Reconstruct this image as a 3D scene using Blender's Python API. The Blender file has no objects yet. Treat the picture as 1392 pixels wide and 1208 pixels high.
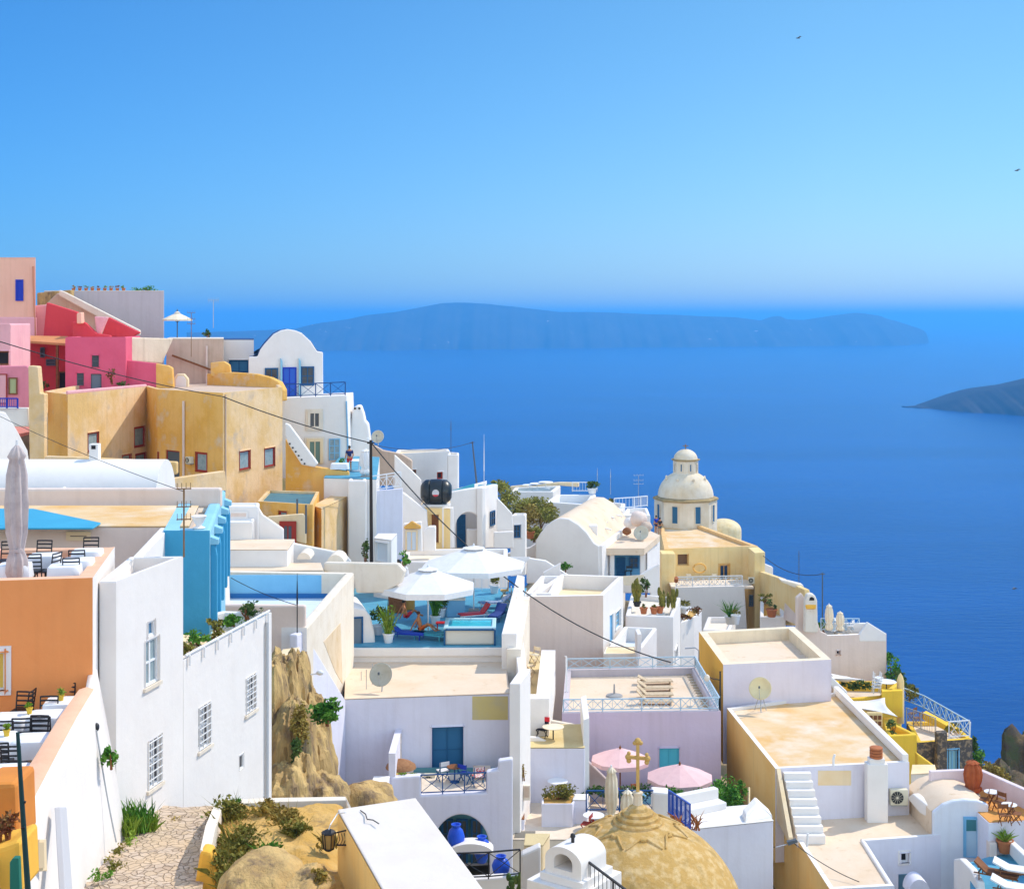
import bpy, bmesh, math, random
from mathutils import Vector, Matrix
R = math.radians
random.seed(7)
SC = bpy.context.scene
COL = SC.collection
# ---------------------------------------------------------------- camera
# level camera (verticals stay vertical) with a lens shift; F = focal length in photo pixels (photo 1392 x 1208)
F, HX, HY = 1912.0, 696.0, 432.0
cam = bpy.data.cameras.new("camera"); cam_o = bpy.data.objects.new("camera", cam); COL.objects.link(cam_o)
cam.sensor_fit = 'HORIZONTAL'; cam.sensor_width = 36.0; cam.lens = 36.0 * F / 1392.0
cam.shift_y = -(604.0 - HY) / 1392.0
cam.clip_start = 0.5; cam.clip_end = 400000
cam_o.location = (0, 0, 0); cam_o.rotation_euler = (R(90), 0, 0)
SC.camera = cam_o
# ---------------------------------------------------------------- sky and sun
SUN_AZ, SUN_EL = 33.0, 48.0          # azimuth measured from +X towards +Y
w = bpy.data.worlds.new("World"); SC.world = w; w.use_nodes = True
nt = w.node_tree; nt.nodes.clear()
sky = nt.nodes.new('ShaderNodeTexSky'); sky.sky_type = 'NISHITA'; sky.sun_disc = False
sky.sun_elevation = R(SUN_EL); sky.sun_rotation = R(90 - SUN_AZ)
sky.altitude = 300; sky.air_density = 1.0; sky.dust_density = 0.3; sky.ozone_density = 4.0
hs = nt.nodes.new('ShaderNodeHueSaturation'); hs.inputs['Saturation'].default_value = 1.0
def wmath(op, a, b=None, clamp=False):
    n = nt.nodes.new('ShaderNodeMath'); n.operation = op; n.use_clamp = clamp
    for k, v in enumerate((a, b)):
        if v is None: continue
        if isinstance(v, (int, float)): n.inputs[k].default_value = v
        else: nt.links.new(v, n.inputs[k])
    return n.outputs[0]
tcw = nt.nodes.new('ShaderNodeTexCoord'); sx = nt.nodes.new('ShaderNodeSeparateXYZ'); nt.links.new(tcw.outputs['Generated'], sx.inputs[0])
def wmul(c, f, col):     # multiply the sky by col where f = 1
    m = nt.nodes.new('ShaderNodeMix'); m.data_type = 'RGBA'; m.blend_type = 'MULTIPLY'
    nt.links.new(f, m.inputs['Factor']); nt.links.new(c, m.inputs['A']); m.inputs['B'].default_value = (*col, 1); return m.outputs['Result']
nt.links.new(sky.outputs[0], hs.inputs['Color'])
el = wmath('MAXIMUM', sx.outputs['Z'], 0.0)
fy = wmath('ADD', wmath('ADD', wmath('MULTIPLY', sx.outputs['Y'], 1.6), wmath('MULTIPLY', sx.outputs['X'], 0.6)), 0.40, True)       # 1 on the sea side, 0 inland
low = wmath('DIVIDE', wmath('SUBTRACT', 0.75, el), 0.35, True)
f1 = wmath('MULTIPLY', fy, wmath('POWER', wmath('SUBTRACT', 1.0, wmath('DIVIDE', el, 0.30), True), 2.2))   # thick low sea air: blue instead of yellow
c1 = wmul(hs.outputs[0], f1, (1.15, 0.86, 1.02))
f2 = wmath('MULTIPLY', fy, wmath('MULTIPLY', wmath('SUBTRACT', 0.22, sx.outputs['X'], True), 1.6, True))  # deeper blue away from the sun
c2 = wmul(c1, f2, (0.40, 0.76, 1.10))
c3 = wmul(c2, wmath('MULTIPLY', fy, low), (0.30, 0.485, 0.54))                                              # dark clear sky over the sea
c4 = wmul(c3, wmath('SUBTRACT', 1.0, fy), (3.4, 2.6, 1.85))                                              # unseen inland sky brightened and warmed to fill the shaded walls
bg = nt.nodes.new('ShaderNodeBackground'); bg.inputs['Strength'].default_value = 0.15
wo = nt.nodes.new('ShaderNodeOutputWorld')
nt.links.new(c4, bg.inputs['Color']); nt.links.new(bg.outputs[0], wo.inputs['Surface'])
sl = bpy.data.lights.new("sun", 'SUN'); sl.energy = 2.2; sl.angle = R(0.5); sl.color = (1.0, 0.92, 0.79)
so = bpy.data.objects.new("sun", sl); COL.objects.link(so)
sd = Vector((math.cos(R(SUN_EL)) * math.cos(R(SUN_AZ)), math.cos(R(SUN_EL)) * math.sin(R(SUN_AZ)), math.sin(R(SUN_EL))))
so.rotation_euler = sd.to_track_quat('Z', 'Y').to_euler(); so.location = (60, 40, 80)
vs = SC.view_settings; vs.view_transform = 'Standard'; vs.look = 'None'; vs.gamma = 1.0; vs.use_curve_mapping = False
vs.exposure = 0.74
SC.cycles.use_denoising = True
SC.cycles.max_bounces = 6; SC.cycles.diffuse_bounces = 4; SC.cycles.volume_bounces = 2
SC.cycles.sample_clamp_indirect = 4.0
# ---------------------------------------------------------------- pixel <-> place
def P(px, py, Y): return Vector(((px - HX) / F * Y, Y, -(py - HY) / F * Y))
def G(px, py, z):
    Y = -z * F / (py - HY); return Vector(((px - HX) / F * Y, Y, z))
def V2(v): return Vector((v[0], v[1]))
class Plane:                          # a vertical plane through two plan points
    def __init__(s, a, b):
        s.a, s.b = V2(a), V2(b); s.d = (s.b - s.a).normalized(); s.n = Vector((s.d.y, -s.d.x))   # outward for CCW
    def hit(s, px, py):
        k = (px - HX) / F            # x = k*y
        # (k*Y - ax)*n.x + (Y - ay)*n.y = 0
        Y = (s.a.x * s.n.x + s.a.y * s.n.y) / (k * s.n.x + s.n.y)
        return Vector((k * Y, Y, -(py - HY) / F * Y))
    def sz(s, px, py):
        p = s.hit(px, py); return (V2(p) - s.a).dot(s.d), p.z
    def at(s, t, z, off=0.0):
        q = s.a + s.d * t + s.n * off; return Vector((q.x, q.y, z))
# ---------------------------------------------------------------- mesh building
ORG = {}
class MB:
    def __init__(s): s.v = []; s.f = []
    def add(s, vs, fs):
        o = len(s.v); s.v += [Vector(p) for p in vs]; s.f += [[i + o for i in f] for f in fs]; return s
    def poly(s, pts): return s.add(pts, [list(range(len(pts)))])
    def box(s, c, d, rz=0.0, tilt=None):
        m = Matrix.Rotation(rz, 3, 'Z')
        if tilt is not None: m = m @ tilt
        c = Vector(c); vs = []
        for z in (-.5, .5):
            for x, y in ((-.5, -.5), (.5, -.5), (.5, .5), (-.5, .5)): vs.append(c + m @ Vector((x * d[0], y * d[1], z * d[2])))
        return s.add(vs, [[3, 2, 1, 0], [4, 5, 6, 7], [0, 1, 5, 4], [1, 2, 6, 5], [2, 3, 7, 6], [3, 0, 4, 7]])
    def extrude(s, pts, vec):
        n = len(pts); pts = [Vector(p) for p in pts]; vec = Vector(vec)
        return s.add(pts + [p + vec for p in pts], [list(range(n))[::-1], list(range(n, 2 * n))] + [[i, (i + 1) % n, n + (i + 1) % n, n + i] for i in range(n)])
    def prism(s, p2, z0, z1): return s.extrude([(p[0], p[1], z0) for p in p2], (0, 0, z1 - z0))
    def bar(s, p, q, w, h=None, up=(0, 0, 1)):
        h = h or w; p, q = Vector(p), Vector(q); d = (q - p).normalized(); up = Vector(up)
        if abs(d.dot(up)) > .98: up = Vector((1, 0, 0))
        a = d.cross(up).normalized(); b = a.cross(d)
        r = [a * (w / 2) * i + b * (h / 2) * j for i, j in ((-1, -1), (1, -1), (1, 1), (-1, 1))]
        return s.add([p + k for k in r] + [q + k for k in r], [[3, 2, 1, 0], [4, 5, 6, 7], [0, 1, 5, 4], [1, 2, 6, 5], [2, 3, 7, 6], [3, 0, 4, 7]])
    def tube(s, pts, r, n=8):
        pts = [Vector(p) for p in pts]; rings = []; vs = []; fs = []
        for i, p in enumerate(pts):
            d = (pts[min(i + 1, len(pts) - 1)] - pts[max(i - 1, 0)]).normalized()
            u = Vector((0, 0, 1)) if abs(d.z) < .9 else Vector((1, 0, 0))
            a = d.cross(u).normalized(); b = a.cross(d); rr = r[i] if isinstance(r, (list, tuple)) else r
            vs += [p + a * rr * math.cos(k * 2 * math.pi / n) + b * rr * math.sin(k * 2 * math.pi / n) for k in range(n)]
        for i in range(len(pts) - 1):
            fs += [[i * n + k, i * n + (k + 1) % n, (i + 1) * n + (k + 1) % n, (i + 1) * n + k] for k in range(n)]
        fs += [list(range(n))[::-1], [(len(pts) - 1) * n + k for k in range(n)]]
        return s.add(vs, fs)
    def lathe(s, prof, c=(0, 0, 0), n=24, ph=0.0, wob=None):
        c = Vector(c); vs = []; fs = []
        for j, (r, z) in enumerate(prof):
            for k in range(n):
                a = ph + k * 2 * math.pi / n; rr = max(r, 1e-4) * (wob(a, z) if wob else 1)
                vs.append(c + Vector((rr * math.cos(a), rr * math.sin(a), z)))
        for j in range(len(prof) - 1):
            fs += [[j * n + k, j * n + (k + 1) % n, (j + 1) * n + (k + 1) % n, (j + 1) * n + k] for k in range(n)]
        fs += [list(range(n))[::-1], [(len(prof) - 1) * n + k for k in range(n)]]
        return s.add(vs, fs)
    def ball(s, c, r, n=12, m=8):
        r = r if isinstance(r, (tuple, list)) else (r, r, r); vs = []; fs = []; c = Vector(c)
        for j in range(m + 1):
            t = math.pi * j / m
            for k in range(n):
                a = 2 * math.pi * k / n; q = max(math.sin(t), 1e-3)
                vs.append(c + Vector((r[0] * q * math.cos(a), r[1] * q * math.sin(a), r[2] * math.cos(t))))
        for j in range(m): fs += [[j * n + k, (j + 1) * n + k, (j + 1) * n + (k + 1) % n, j * n + (k + 1) % n] for k in range(n)]
        return s.add(vs, fs)
    def build(s, name, mat, parent=None, smooth=None, bevel=0.0, seg=2, recalc=True):
        o0 = ORG.get(parent.name, Vector((0, 0, 0))) if parent else Vector((0, 0, 0))
        me = bpy.data.meshes.new(name); me.from_pydata([tuple(p - o0) for p in s.v], [], s.f); me.validate(verbose=False)
        if recalc:
            bm = bmesh.new(); bm.from_mesh(me); bmesh.ops.remove_doubles(bm, verts=bm.verts, dist=1e-5)
            bmesh.ops.recalc_face_normals(bm, faces=bm.faces); bm.to_mesh(me); bm.free()
        if smooth is not None:
            for p in me.polygons: p.use_smooth = True
            me.set_sharp_from_angle(angle=R(smooth))
        o = bpy.data.objects.new(name, me); COL.objects.link(o); me.materials.append(mat)
        if parent: o.parent = parent; ORG[o.name] = o0
        if bevel:
            b = o.modifiers.new('bevel', 'BEVEL'); b.width = bevel; b.segments = seg; b.limit_method = 'ANGLE'; b.angle_limit = R(35)
        return o
def tag(o, label=None, cat=None, group=None, kind=None):
    if label: o['label'] = label
    if cat: o['category'] = cat
    if group: o['group'] = group
    if kind: o['kind'] = kind
    return o
def thing(name, label, cat, loc=(0, 0, 0), group=None):
    o = bpy.data.objects.new(name, None); COL.objects.link(o); o.location = loc; o.empty_display_size = .3
    ORG[o.name] = Vector(loc); return tag(o, label, cat, group)
def copy_tree(o, parent=None):
    c = o.copy(); COL.objects.link(c)
    if parent: c.parent = parent
    for ch in list(o.children): copy_tree(ch, c)
    return c
# ---------------------------------------------------------------- materials
def ramp(nt, vals):
    r = nt.nodes.new('ShaderNodeValToRGB'); e = r.color_ramp.elements
    while len(e) < len(vals): e.new(0.5)
    for k, (p, c) in enumerate(vals): e[k].position = p; e[k].color = (*c, 1)
    return r
MATS = {}
def mat(name, col, rough=.85, col2=None, scale=1.2, mix=(.42, .68), bump=.0, bscale=30, col3=None, scale3=.35, mix3=(.55, .7), metal=0, spec=.25, streak=0, cz=1.0, detail=6, bdist=.03):
    """plaster, stone, wood, metal: base colour + up to two blotch colours on 3-D noise + fine bump"""
    if name in MATS: return MATS[name]
    m = bpy.data.materials.new(name); m.use_nodes = True; nt = m.node_tree; N = nt.nodes; L = nt.links
    b = N['Principled BSDF']; b.inputs['Roughness'].default_value = rough; b.inputs['Metallic'].default_value = metal
    b.inputs['Specular IOR Level'].default_value = spec
    tc = N.new('ShaderNodeTexCoord'); geo = N.new('ShaderNodeNewGeometry')
    mp = N.new('ShaderNodeMapping'); mp.inputs['Scale'].default_value = (1, 1, cz); L.new(geo.outputs['Position'], mp.inputs['Vector'])
    def noise(sc, d=detail, off=0):
        n = N.new('ShaderNodeTexNoise'); n.inputs['Scale'].default_value = sc; n.inputs['Detail'].default_value = d; n.inputs['Roughness'].default_value = .62
        L.new(mp.outputs[0], n.inputs['Vector']); return n
    cur = None
    def layer(c_in, col, sc, lo, hi):
        n = noise(sc); r = ramp(nt, [(lo, (0, 0, 0)), (hi, (1, 1, 1))]); L.new(n.outputs['Fac'], r.inputs['Fac'])
        mx = N.new('ShaderNodeMix'); mx.data_type = 'RGBA'; L.new(r.outputs['Color'], mx.inputs['Factor'])
        if isinstance(c_in, tuple): mx.inputs['A'].default_value = (*c_in, 1)
        else: L.new(c_in, mx.inputs['A'])
        mx.inputs['B'].default_value = (*col, 1); return mx.outputs['Result']
    cur = tuple(col)
    if col2: cur = layer(cur, col2, scale, *mix)
    if col3: cur = layer(cur, col3, scale3, *mix3)
    if streak:      # rain streaks: noise stretched along z
        mp2 = N.new('ShaderNodeMapping'); mp2.inputs['Scale'].default_value = (2.2, 2.2, .12); L.new(geo.outputs['Position'], mp2.inputs['Vector'])
        n = N.new('ShaderNodeTexNoise'); n.inputs['Scale'].default_value = 1.6; n.inputs['Detail'].default_value = 5; L.new(mp2.outputs[0], n.inputs['Vector'])
        r = ramp(nt, [(.5, (0, 0, 0)), (.78, (streak, streak, streak))]); L.new(n.outputs['Fac'], r.inputs['Fac'])
        mx = N.new('ShaderNodeMix'); mx.data_type = 'RGBA'; L.new(r.outputs['Color'], mx.inputs['Factor'])
        if isinstance(cur, tuple): mx.inputs['A'].default_value = (*cur, 1)
        else: L.new(cur, mx.inputs['A'])
        mx.inputs['B'].default_value = (col[0] * .55, col[1] * .5, col[2] * .45, 1); cur = mx.outputs['Result']
    if isinstance(cur, tuple): b.inputs['Base Color'].default_value = (*cur, 1)
    else: L.new(cur, b.inputs['Base Color'])
    if bump:
        n1 = noise(bscale, 5); n2 = noise(bscale * .08, 3)
        ad = N.new('ShaderNodeMath'); ad.operation = 'MULTIPLY_ADD'; ad.inputs[1].default_value = 6.0
        L.new(n2.outputs['Fac'], ad.inputs[0]); L.new(n1.outputs['Fac'], ad.inputs[2])
        bp = N.new('ShaderNodeBump'); bp.inputs['Strength'].default_value = bump; bp.inputs['Distance'].default_value = bdist
        L.new(ad.outputs[0], bp.inputs['Height']); L.new(bp.outputs[0], b.inputs['Normal'])
    MATS[name] = m; return m
# ---------------------------------------------------------------- sea, islands, haze
SEA_Z = -200.0
def sea_mat():
    m = bpy.data.materials.new('sea_water'); m.use_nodes = True; nt = m.node_tree; N, L = nt.nodes, nt.links
    b = N['Principled BSDF']; b.inputs['Base Color'].default_value = (.012, .085, .36, 1); b.inputs['Roughness'].default_value = .22
    b.inputs['IOR'].default_value = 1.33; b.inputs['Specular IOR Level'].default_value = .16
    g = N.new('ShaderNodeNewGeometry'); mp = N.new('ShaderNodeMapping'); mp.inputs['Scale'].default_value = (.05, .11, .1); L.new(g.outputs['Position'], mp.inputs['Vector'])
    n = N.new('ShaderNodeTexNoise'); n.inputs['Scale'].default_value = 1; n.inputs['Detail'].default_value = 8; n.inputs['Roughness'].default_value = .6; L.new(mp.outputs[0], n.inputs['Vector'])
    mp2 = N.new('ShaderNodeMapping'); mp2.inputs['Scale'].default_value = (.0012, .004, 1); L.new(g.outputs['Position'], mp2.inputs['Vector'])
    n2 = N.new('ShaderNodeTexNoise'); n2.inputs['Scale'].default_value = 1; n2.inputs['Detail'].default_value = 5; L.new(mp2.outputs[0], n2.inputs['Vector'])
    r = ramp(nt, [(.30, (.0015, .034, .16)), (.70, (.004, .066, .28))]); L.new(n2.outputs['Fac'], r.inputs['Fac']); L.new(r.outputs[0], b.inputs['Base Color'])
    bp = N.new('ShaderNodeBump'); bp.inputs['Strength'].default_value = .5; bp.inputs['Distance'].default_value = 1.6
    L.new(n.outputs['Fac'], bp.inputs['Height']); L.new(bp.outputs[0], b.inputs['Normal'])
    return m
FAR = 120000.0
tag(MB().poly([(-70000, -2000, SEA_Z), (70000, -2000, SEA_Z), (70000, FAR, SEA_Z), (-70000, FAR, SEA_Z)]).build('sea', sea_mat()), kind='structure')
ISL = mat('island_rock', (.022, .024, .022), col2=(.045, .042, .034), scale=.006, mix=(.4, .65), col3=(.8, .78, .72), scale3=.014, mix3=(.69, .71))
ISL2 = mat('lava_rock', (.006, .008, .014), col2=(.014, .015, .020), scale=.03, col3=(.022, .02, .02), scale3=.012)
from mathutils import noise as mnoise
def noise1(x, seed=0):
    return math.sin(x * 1.7 + seed) * .5 + math.sin(x * 3.9 + seed * 2.1) * .28 + math.sin(x * 8.3 + seed * .7) * .15 + math.sin(x * 17.1 + seed * 3) * .08
def island(name, prof, Y2, depth, m, nx=160, ny=27, rough=.05, tip=6.0):
    """prof: skyline in photo pixels; a rise from the water in front, a ridge, a slope to the water behind"""
    vs = []; fs = []
    xs = [prof[0][0] + (prof[-1][0] - prof[0][0]) * i / (nx - 1) for i in range(nx)]
    def sky_y(x):
        for (a, ya), (b, yb) in zip(prof, prof[1:]):
            if a <= x <= b: return ya + (yb - ya) * (x - a) / (b - a)
        return prof[-1][1]
    for i, x in enumerate(xs):
        e = min(1.0, min(i, nx - 1 - i) / tip); Yc = Y2[0] + (Y2[1] - Y2[0]) * i / (nx - 1)
        top = P(x, sky_y(x), Yc); h = max(top.z - SEA_Z, 2.0)
        for j in range(ny):
            v = j / (ny - 1)
            y = Yc + (v - .3) * depth * (.04 + .96 * e) + noise1(x * .03, 2) * depth * .05 * (1 - v)
            pr = min(1.0, v / .3) ** .75 if v < .3 else 1 - ((v - .3) / .7) ** 2
            nv = Vector((x * .10, v * 11.0, 3.3)); gully = 1 + rough * (mnoise.noise(nv) * 1.2 + mnoise.noise(nv * 3.1) * .8) * (1 if 0 < j and v < .29 else 0)
            z = SEA_Z - 3 + (h + 3) * pr * gully; y += depth * .004 * mnoise.noise(Vector((x * .07, v * 9, 7))) * (1 if v < .29 else 0)
            vs.append((top.x, y, z))
    for i in range(nx - 1):
        for j in range(ny - 1): fs.append([i * ny + j, (i + 1) * ny + j, (i + 1) * ny + j + 1, i * ny + j + 1])
    o = MB().add(vs, fs).build(name, m, smooth=60); tag(o, kind='structure'); return o
isl = [(250, 452), (330, 450), (400, 447), (430, 440), (470, 434), (500, 428), (540, 424), (575, 417), (600, 412), (625, 411), (660, 413), (700, 417), (735, 421), (760, 424), (800, 424), (840, 425), (880, 427), (920, 428), (960, 430), (1000, 431), (1035, 436), (1050, 433), (1060, 429), (1070, 434), (1100, 435), (1140, 428), (1165, 425), (1195, 429), (1220, 436), (1240, 443), (1258, 450), (1262, 458)]
island('far_island', isl, (8800, 11200), 2600, ISL, nx=320, rough=.0, tip=20)
isl2 = [(1228, 556), (1245, 552), (1262, 553), (1290, 544), (1315, 538), (1340, 532), (1365, 528), (1392, 523), (1440, 511), (1520, 498), (1600, 503)]
island('lava_island', isl2, (3150, 2800), 700, ISL2, nx=160, rough=.012, tip=60)
def haze(density, color):
    m = bpy.data.materials.new('haze_air'); m.use_nodes = True; nt = m.node_tree; nt.nodes.clear()
    o = nt.nodes.new('ShaderNodeOutputMaterial'); v = nt.nodes.new('ShaderNodeVolumePrincipled')
    v.inputs['Color'].default_value = (*color, 1); v.inputs['Density'].default_value = density; v.inputs['Anisotropy'].default_value = 0.3
    nt.links.new(v.outputs[0], o.inputs['Volume'])
    h = MB().box((0, (FAR - 3000) / 2, (SEA_Z - 1 + 120) / 2), (142000, FAR + 3400, 120 - SEA_Z + 1)).build('haze', m)
    tag(h, kind='stuff')
haze(.000135, (.115, .51, .95))
# ---------------------------------------------------------------- palette
def plaster(name, c, c2=None, **k):
    c2 = c2 or tuple(x * .84 for x in c)
    return mat(name, c, .88, c2, scale=k.pop('scale', .9), mix=k.pop('mix', (.45, .75)), bump=k.pop('bump', .22), bscale=9, streak=k.pop('streak', .18), **k)
WHITE = plaster('white_plaster', (.83, .78, .735), (.79, .735, .69), col3=(.68, .61, .54), scale3=2.6, mix3=(.70, .88), streak=.04, bump=.15)
WARMW = plaster('warm_white_plaster', (.80, .71, .59), (.74, .63, .49), col3=(.60, .47, .34), scale3=2.2, mix3=(.64, .78))
ROOF = plaster('cream_roof', (.77, .61, .45), (.72, .53, .35), streak=0, scale=.5, col3=(.62, .44, .26), scale3=1.7, mix3=(.60, .74))
STAINROOF = plaster('stained_roof', (.74, .53, .30), (.70, .40, .13), streak=0, scale=.4, mix=(.40, .68), col3=(.78, .66, .52), scale3=.45, mix3=(.46, .72), detail=9)
OCHRE = plaster('ochre_plaster', (.82, .47, .13), (.74, .38, .06), scale=.35, mix=(.44, .60), col3=(.70, .52, .34), scale3=.7, mix3=(.54, .70), streak=.22, bump=.4)
PALEOCH = plaster('pale_ochre_plaster', (.80, .57, .33), (.72, .46, .18), scale=.45, mix=(.42, .62), col3=(.56, .43, .32), scale3=.55, mix3=(.56, .7), streak=.25, bump=.4)
TAN = plaster('tan_plaster', (.62, .47, .36), (.52, .38, .28), scale=.6, streak=.4)
GREYTAN = plaster('grey_tan_plaster', (.78, .63, .54), (.73, .58, .49), scale=.3)
SANDW = plaster('sand_plaster', (.84, .66, .42), (.80, .56, .28), scale=.5, streak=.2)
FLANK = plaster('orange_flank_plaster', (.95, .62, .22), (.92, .53, .14), scale=.4, streak=.2)
YELLOW = plaster('yellow_plaster', (.86, .55, .05), (.78, .46, .05), scale=.4)
PALEYEL = plaster('pale_yellow_plaster', (.88, .66, .32), (.84, .56, .20), scale=.4, streak=.3)
GOLD = plaster('gold_orange_plaster', (.90, .48, .07), (.86, .42, .05), scale=.3)
ORANGE = plaster('orange_plaster', (.90, .34, .11), (.86, .30, .09), scale=.4, streak=.1)
PEACH = plaster('peach_plaster', (.84, .50, .32), (.78, .42, .26), scale=.7)
SALMON = plaster('salmon_plaster', (.86, .47, .34), (.80, .42, .30), scale=.5)
PINK = plaster('pink_plaster', (.74, .12, .20), (.66, .09, .16), scale=.5)
REDPINK = plaster('red_pink_plaster', (.66, .06, .07), (.55, .045, .07), scale=.5)
PALEPINK = plaster('pale_pink_plaster', (.82, .42, .44), (.74, .34, .38), scale=.5)
LAV = plaster('lavender_plaster', (.60, .49, .60), (.58, .47, .54), scale=.3)
LAVGREY = plaster('lavender_grey_plaster', (.56, .50, .52), (.50, .44, .46), scale=.3)
BLUE = plaster('blue_plaster', (.06, .34, .56), (.05, .30, .50), scale=.5, streak=.1)
SKYB = plaster('light_blue_plaster', (.30, .58, .72), (.24, .50, .65), scale=.6)
BLUEROOF = plaster('dark_blue_roof', (.03, .09, .24), scale=.5)
POOLT = mat('blue_terrace_tiles', (.10, .36, .50), .5, (.07, .28, .42), scale=1.4)
TERRA = plaster('terracotta_floor', (.72, .33, .08), (.62, .26, .06), scale=.8)
DECK = plaster('pale_floor_tiles', (.78, .66, .52), (.68, .54, .40), scale=1.0)
STONE = mat('dark_lava_stone', (.10, .085, .075), .9, (.30, .22, .14), scale=3.2, mix=(.5, .6), bump=.8, bscale=5, col3=(.42, .36, .30), scale3=4.5, mix3=(.62, .68))
EARTH = mat('golden_earth', (.60, .34, .08), .95, (.68, .45, .17), scale=.7, bump=.9, bscale=3, bdist=.12, col3=(.34, .22, .10), scale3=1.3, mix3=(.56, .7))
ROCK = mat('tan_rock', (.44, .29, .12), .95, (.62, .42, .17), scale=1.3, mix=(.44, .6), bump=1.0, bscale=3.5, bdist=.16, col3=(.22, .15, .09), scale3=1.9, mix3=(.52, .66), cz=.35)
CLIFF = mat('cliff_rock', (.10, .075, .055), .95, (.20, .13, .05), scale=.5, bump=1.0, bscale=2, bdist=.3, col3=(.09, .10, .04), scale3=.4, mix3=(.50, .62))
SCRUB = mat('dry_scrub_ground', (.26, .20, .12), .95, (.36, .27, .15), scale=.3, bump=.6, bscale=4, col3=(.15, .15, .06), scale3=.25)
DOMEST = mat('weathered_dome', (.52, .32, .10), .92, (.66, .47, .23), scale=3.4, mix=(.46, .66), bump=.9, bscale=6, bdist=.04, col3=(.40, .26, .09), scale3=1.6, mix3=(.55, .70))
CREAMST = mat('church_plaster', (.76, .66, .52), .9, (.66, .53, .36), scale=.6, bump=.3, bscale=6, streak=.25)
CORN = mat('cornice_brown', (.40, .29, .14), .9, (.30, .21, .10), scale=2)
REDW = mat('dark_red_wood', (.36, .035, .02), .6)
BROWNW = mat('brown_wood', (.24, .09, .03), .65, (.17, .06, .02), scale=6)
PALEW = mat('pale_weathered_wood', (.62, .48, .32), .8, (.48, .36, .22), scale=5)
BLUEW = mat('deep_blue_wood', (.012, .10, .24), .55, (.01, .07, .18), scale=5)
COBALT = mat('cobalt_paint', (.015, .04, .42), .5)
LBLUEW = mat('pale_blue_paint', (.20, .46, .68), .55)
TURQ = mat('turquoise_paint', (.08, .42, .52), .55)
WHITEW = mat('white_paint', (.80, .80, .80), .5)
DGREY = mat('dark_grey_paint', (.10, .12, .14), .6)
BLACKM = mat('black_iron', (.018, .018, .02), .5, spec=.4)
STEEL = mat('galvanised_steel', (.45, .46, .48), .45, metal=.6)
NAVYM = mat('navy_iron', (.02, .08, .24), .5)
PALEBM = mat('pale_blue_iron', (.42, .56, .66), .5)
RUST = mat('rusty_iron', (.22, .13, .06), .8, (.30, .16, .05), scale=8)
GLASS = mat('window_glass', (.03, .05, .07), .12, spec=.6)
PALEGL = mat('pale_curtained_glass', (.30, .38, .40), .25, (.20, .28, .31), scale=4, spec=.5)
DARKIN = mat('dark_interior', (.025, .022, .022), .9)
YELCURT = mat('yellow_shutter', (.72, .55, .12), .7)
CANVW = mat('white_canvas', (.78, .76, .75), .8, (.72, .70, .69), scale=3)
CANVG = mat('grey_canvas', (.58, .49, .46), .85, (.46, .38, .37), scale=4)
CANVP = mat('pink_canvas', (.80, .52, .50), .8, (.75, .47, .46), scale=3)
CANVC = mat('cream_canvas', (.82, .70, .52), .8, (.75, .62, .44), scale=4)
RUSTC = mat('rust_canvas', (.40, .10, .03), .85, (.32, .07, .02), scale=4)
CLOTH = mat('white_tablecloth', (.80, .80, .82), .8)
TERRAP = mat('terracotta_pot', (.48, .16, .06), .8, (.40, .13, .05), scale=6)
REDP = mat('red_plastic', (.60, .02, .03), .4)
WATER = mat('turquoise_water', (.03, .46, .60), .08, (.06, .56, .66), scale=2, spec=.5)
SKIN = mat('tanned_skin', (.50, .20, .08), .6)
HAIR = mat('dark_hair', (.03, .02, .015), .7)
CABLE = mat('black_cable', (.03, .03, .035), .7)
# leaves: noise on position gives light and dark clumps of colour
def leaf(n, a, b): return mat(n, a, .75, b, scale=2.2, mix=(.40, .62), detail=3, spec=.15)
GREEN = leaf('green_leaves', (.05, .17, .02), (.13, .28, .03))
OLIVE = leaf('olive_leaves', (.12, .12, .02), (.26, .22, .04))
DRYL = leaf('dry_leaves', (.26, .19, .04), (.42, .30, .07))
DKGRN = leaf('dark_leaves', (.05, .10, .02), (.12, .17, .04))
LIME = leaf('lime_leaves', (.16, .28, .02), (.26, .34, .05))
SCRUBL = leaf('scrub_leaves', (.21, .22, .04), (.38, .33, .07))
REDL = leaf('red_brown_leaves', (.22, .07, .03), (.18, .13, .03))
# ---------------------------------------------------------------- buildings
def inset(pts, t):
    n = len(pts); out = []
    for i in range(n):
        a, b, c = V2(pts[i - 1]), V2(pts[i]), V2(pts[(i + 1) % n])
        d1 = (b - a).normalized(); d2 = (c - b).normalized(); n1 = Vector((-d1.y, d1.x)); n2 = Vector((-d2.y, d2.x))
        cr = d1.x * d2.y - d1.y * d2.x
        if abs(cr) < .05: out.append(b + n1 * t); continue
        p, q = a + n1 * t, b + n2 * t; w = q - p; s = (w.x * d2.y - w.y * d2.x) / cr; out.append(p + d1 * s)
    return out
def style(kind='window', frame=WHITEW, pane=GLASS, nx=2, ny=2, fw=.07, trim=None, tw=.12, sill=None, rec=.16, grille=None, leaf=None, bar=.035):
    return dict(kind=kind, frame=frame, pane=pane, nx=nx, ny=ny, fw=fw, trim=trim, tw=tw, sill=sill, rec=rec, grille=grille, leaf=leaf, bar=bar)
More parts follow.
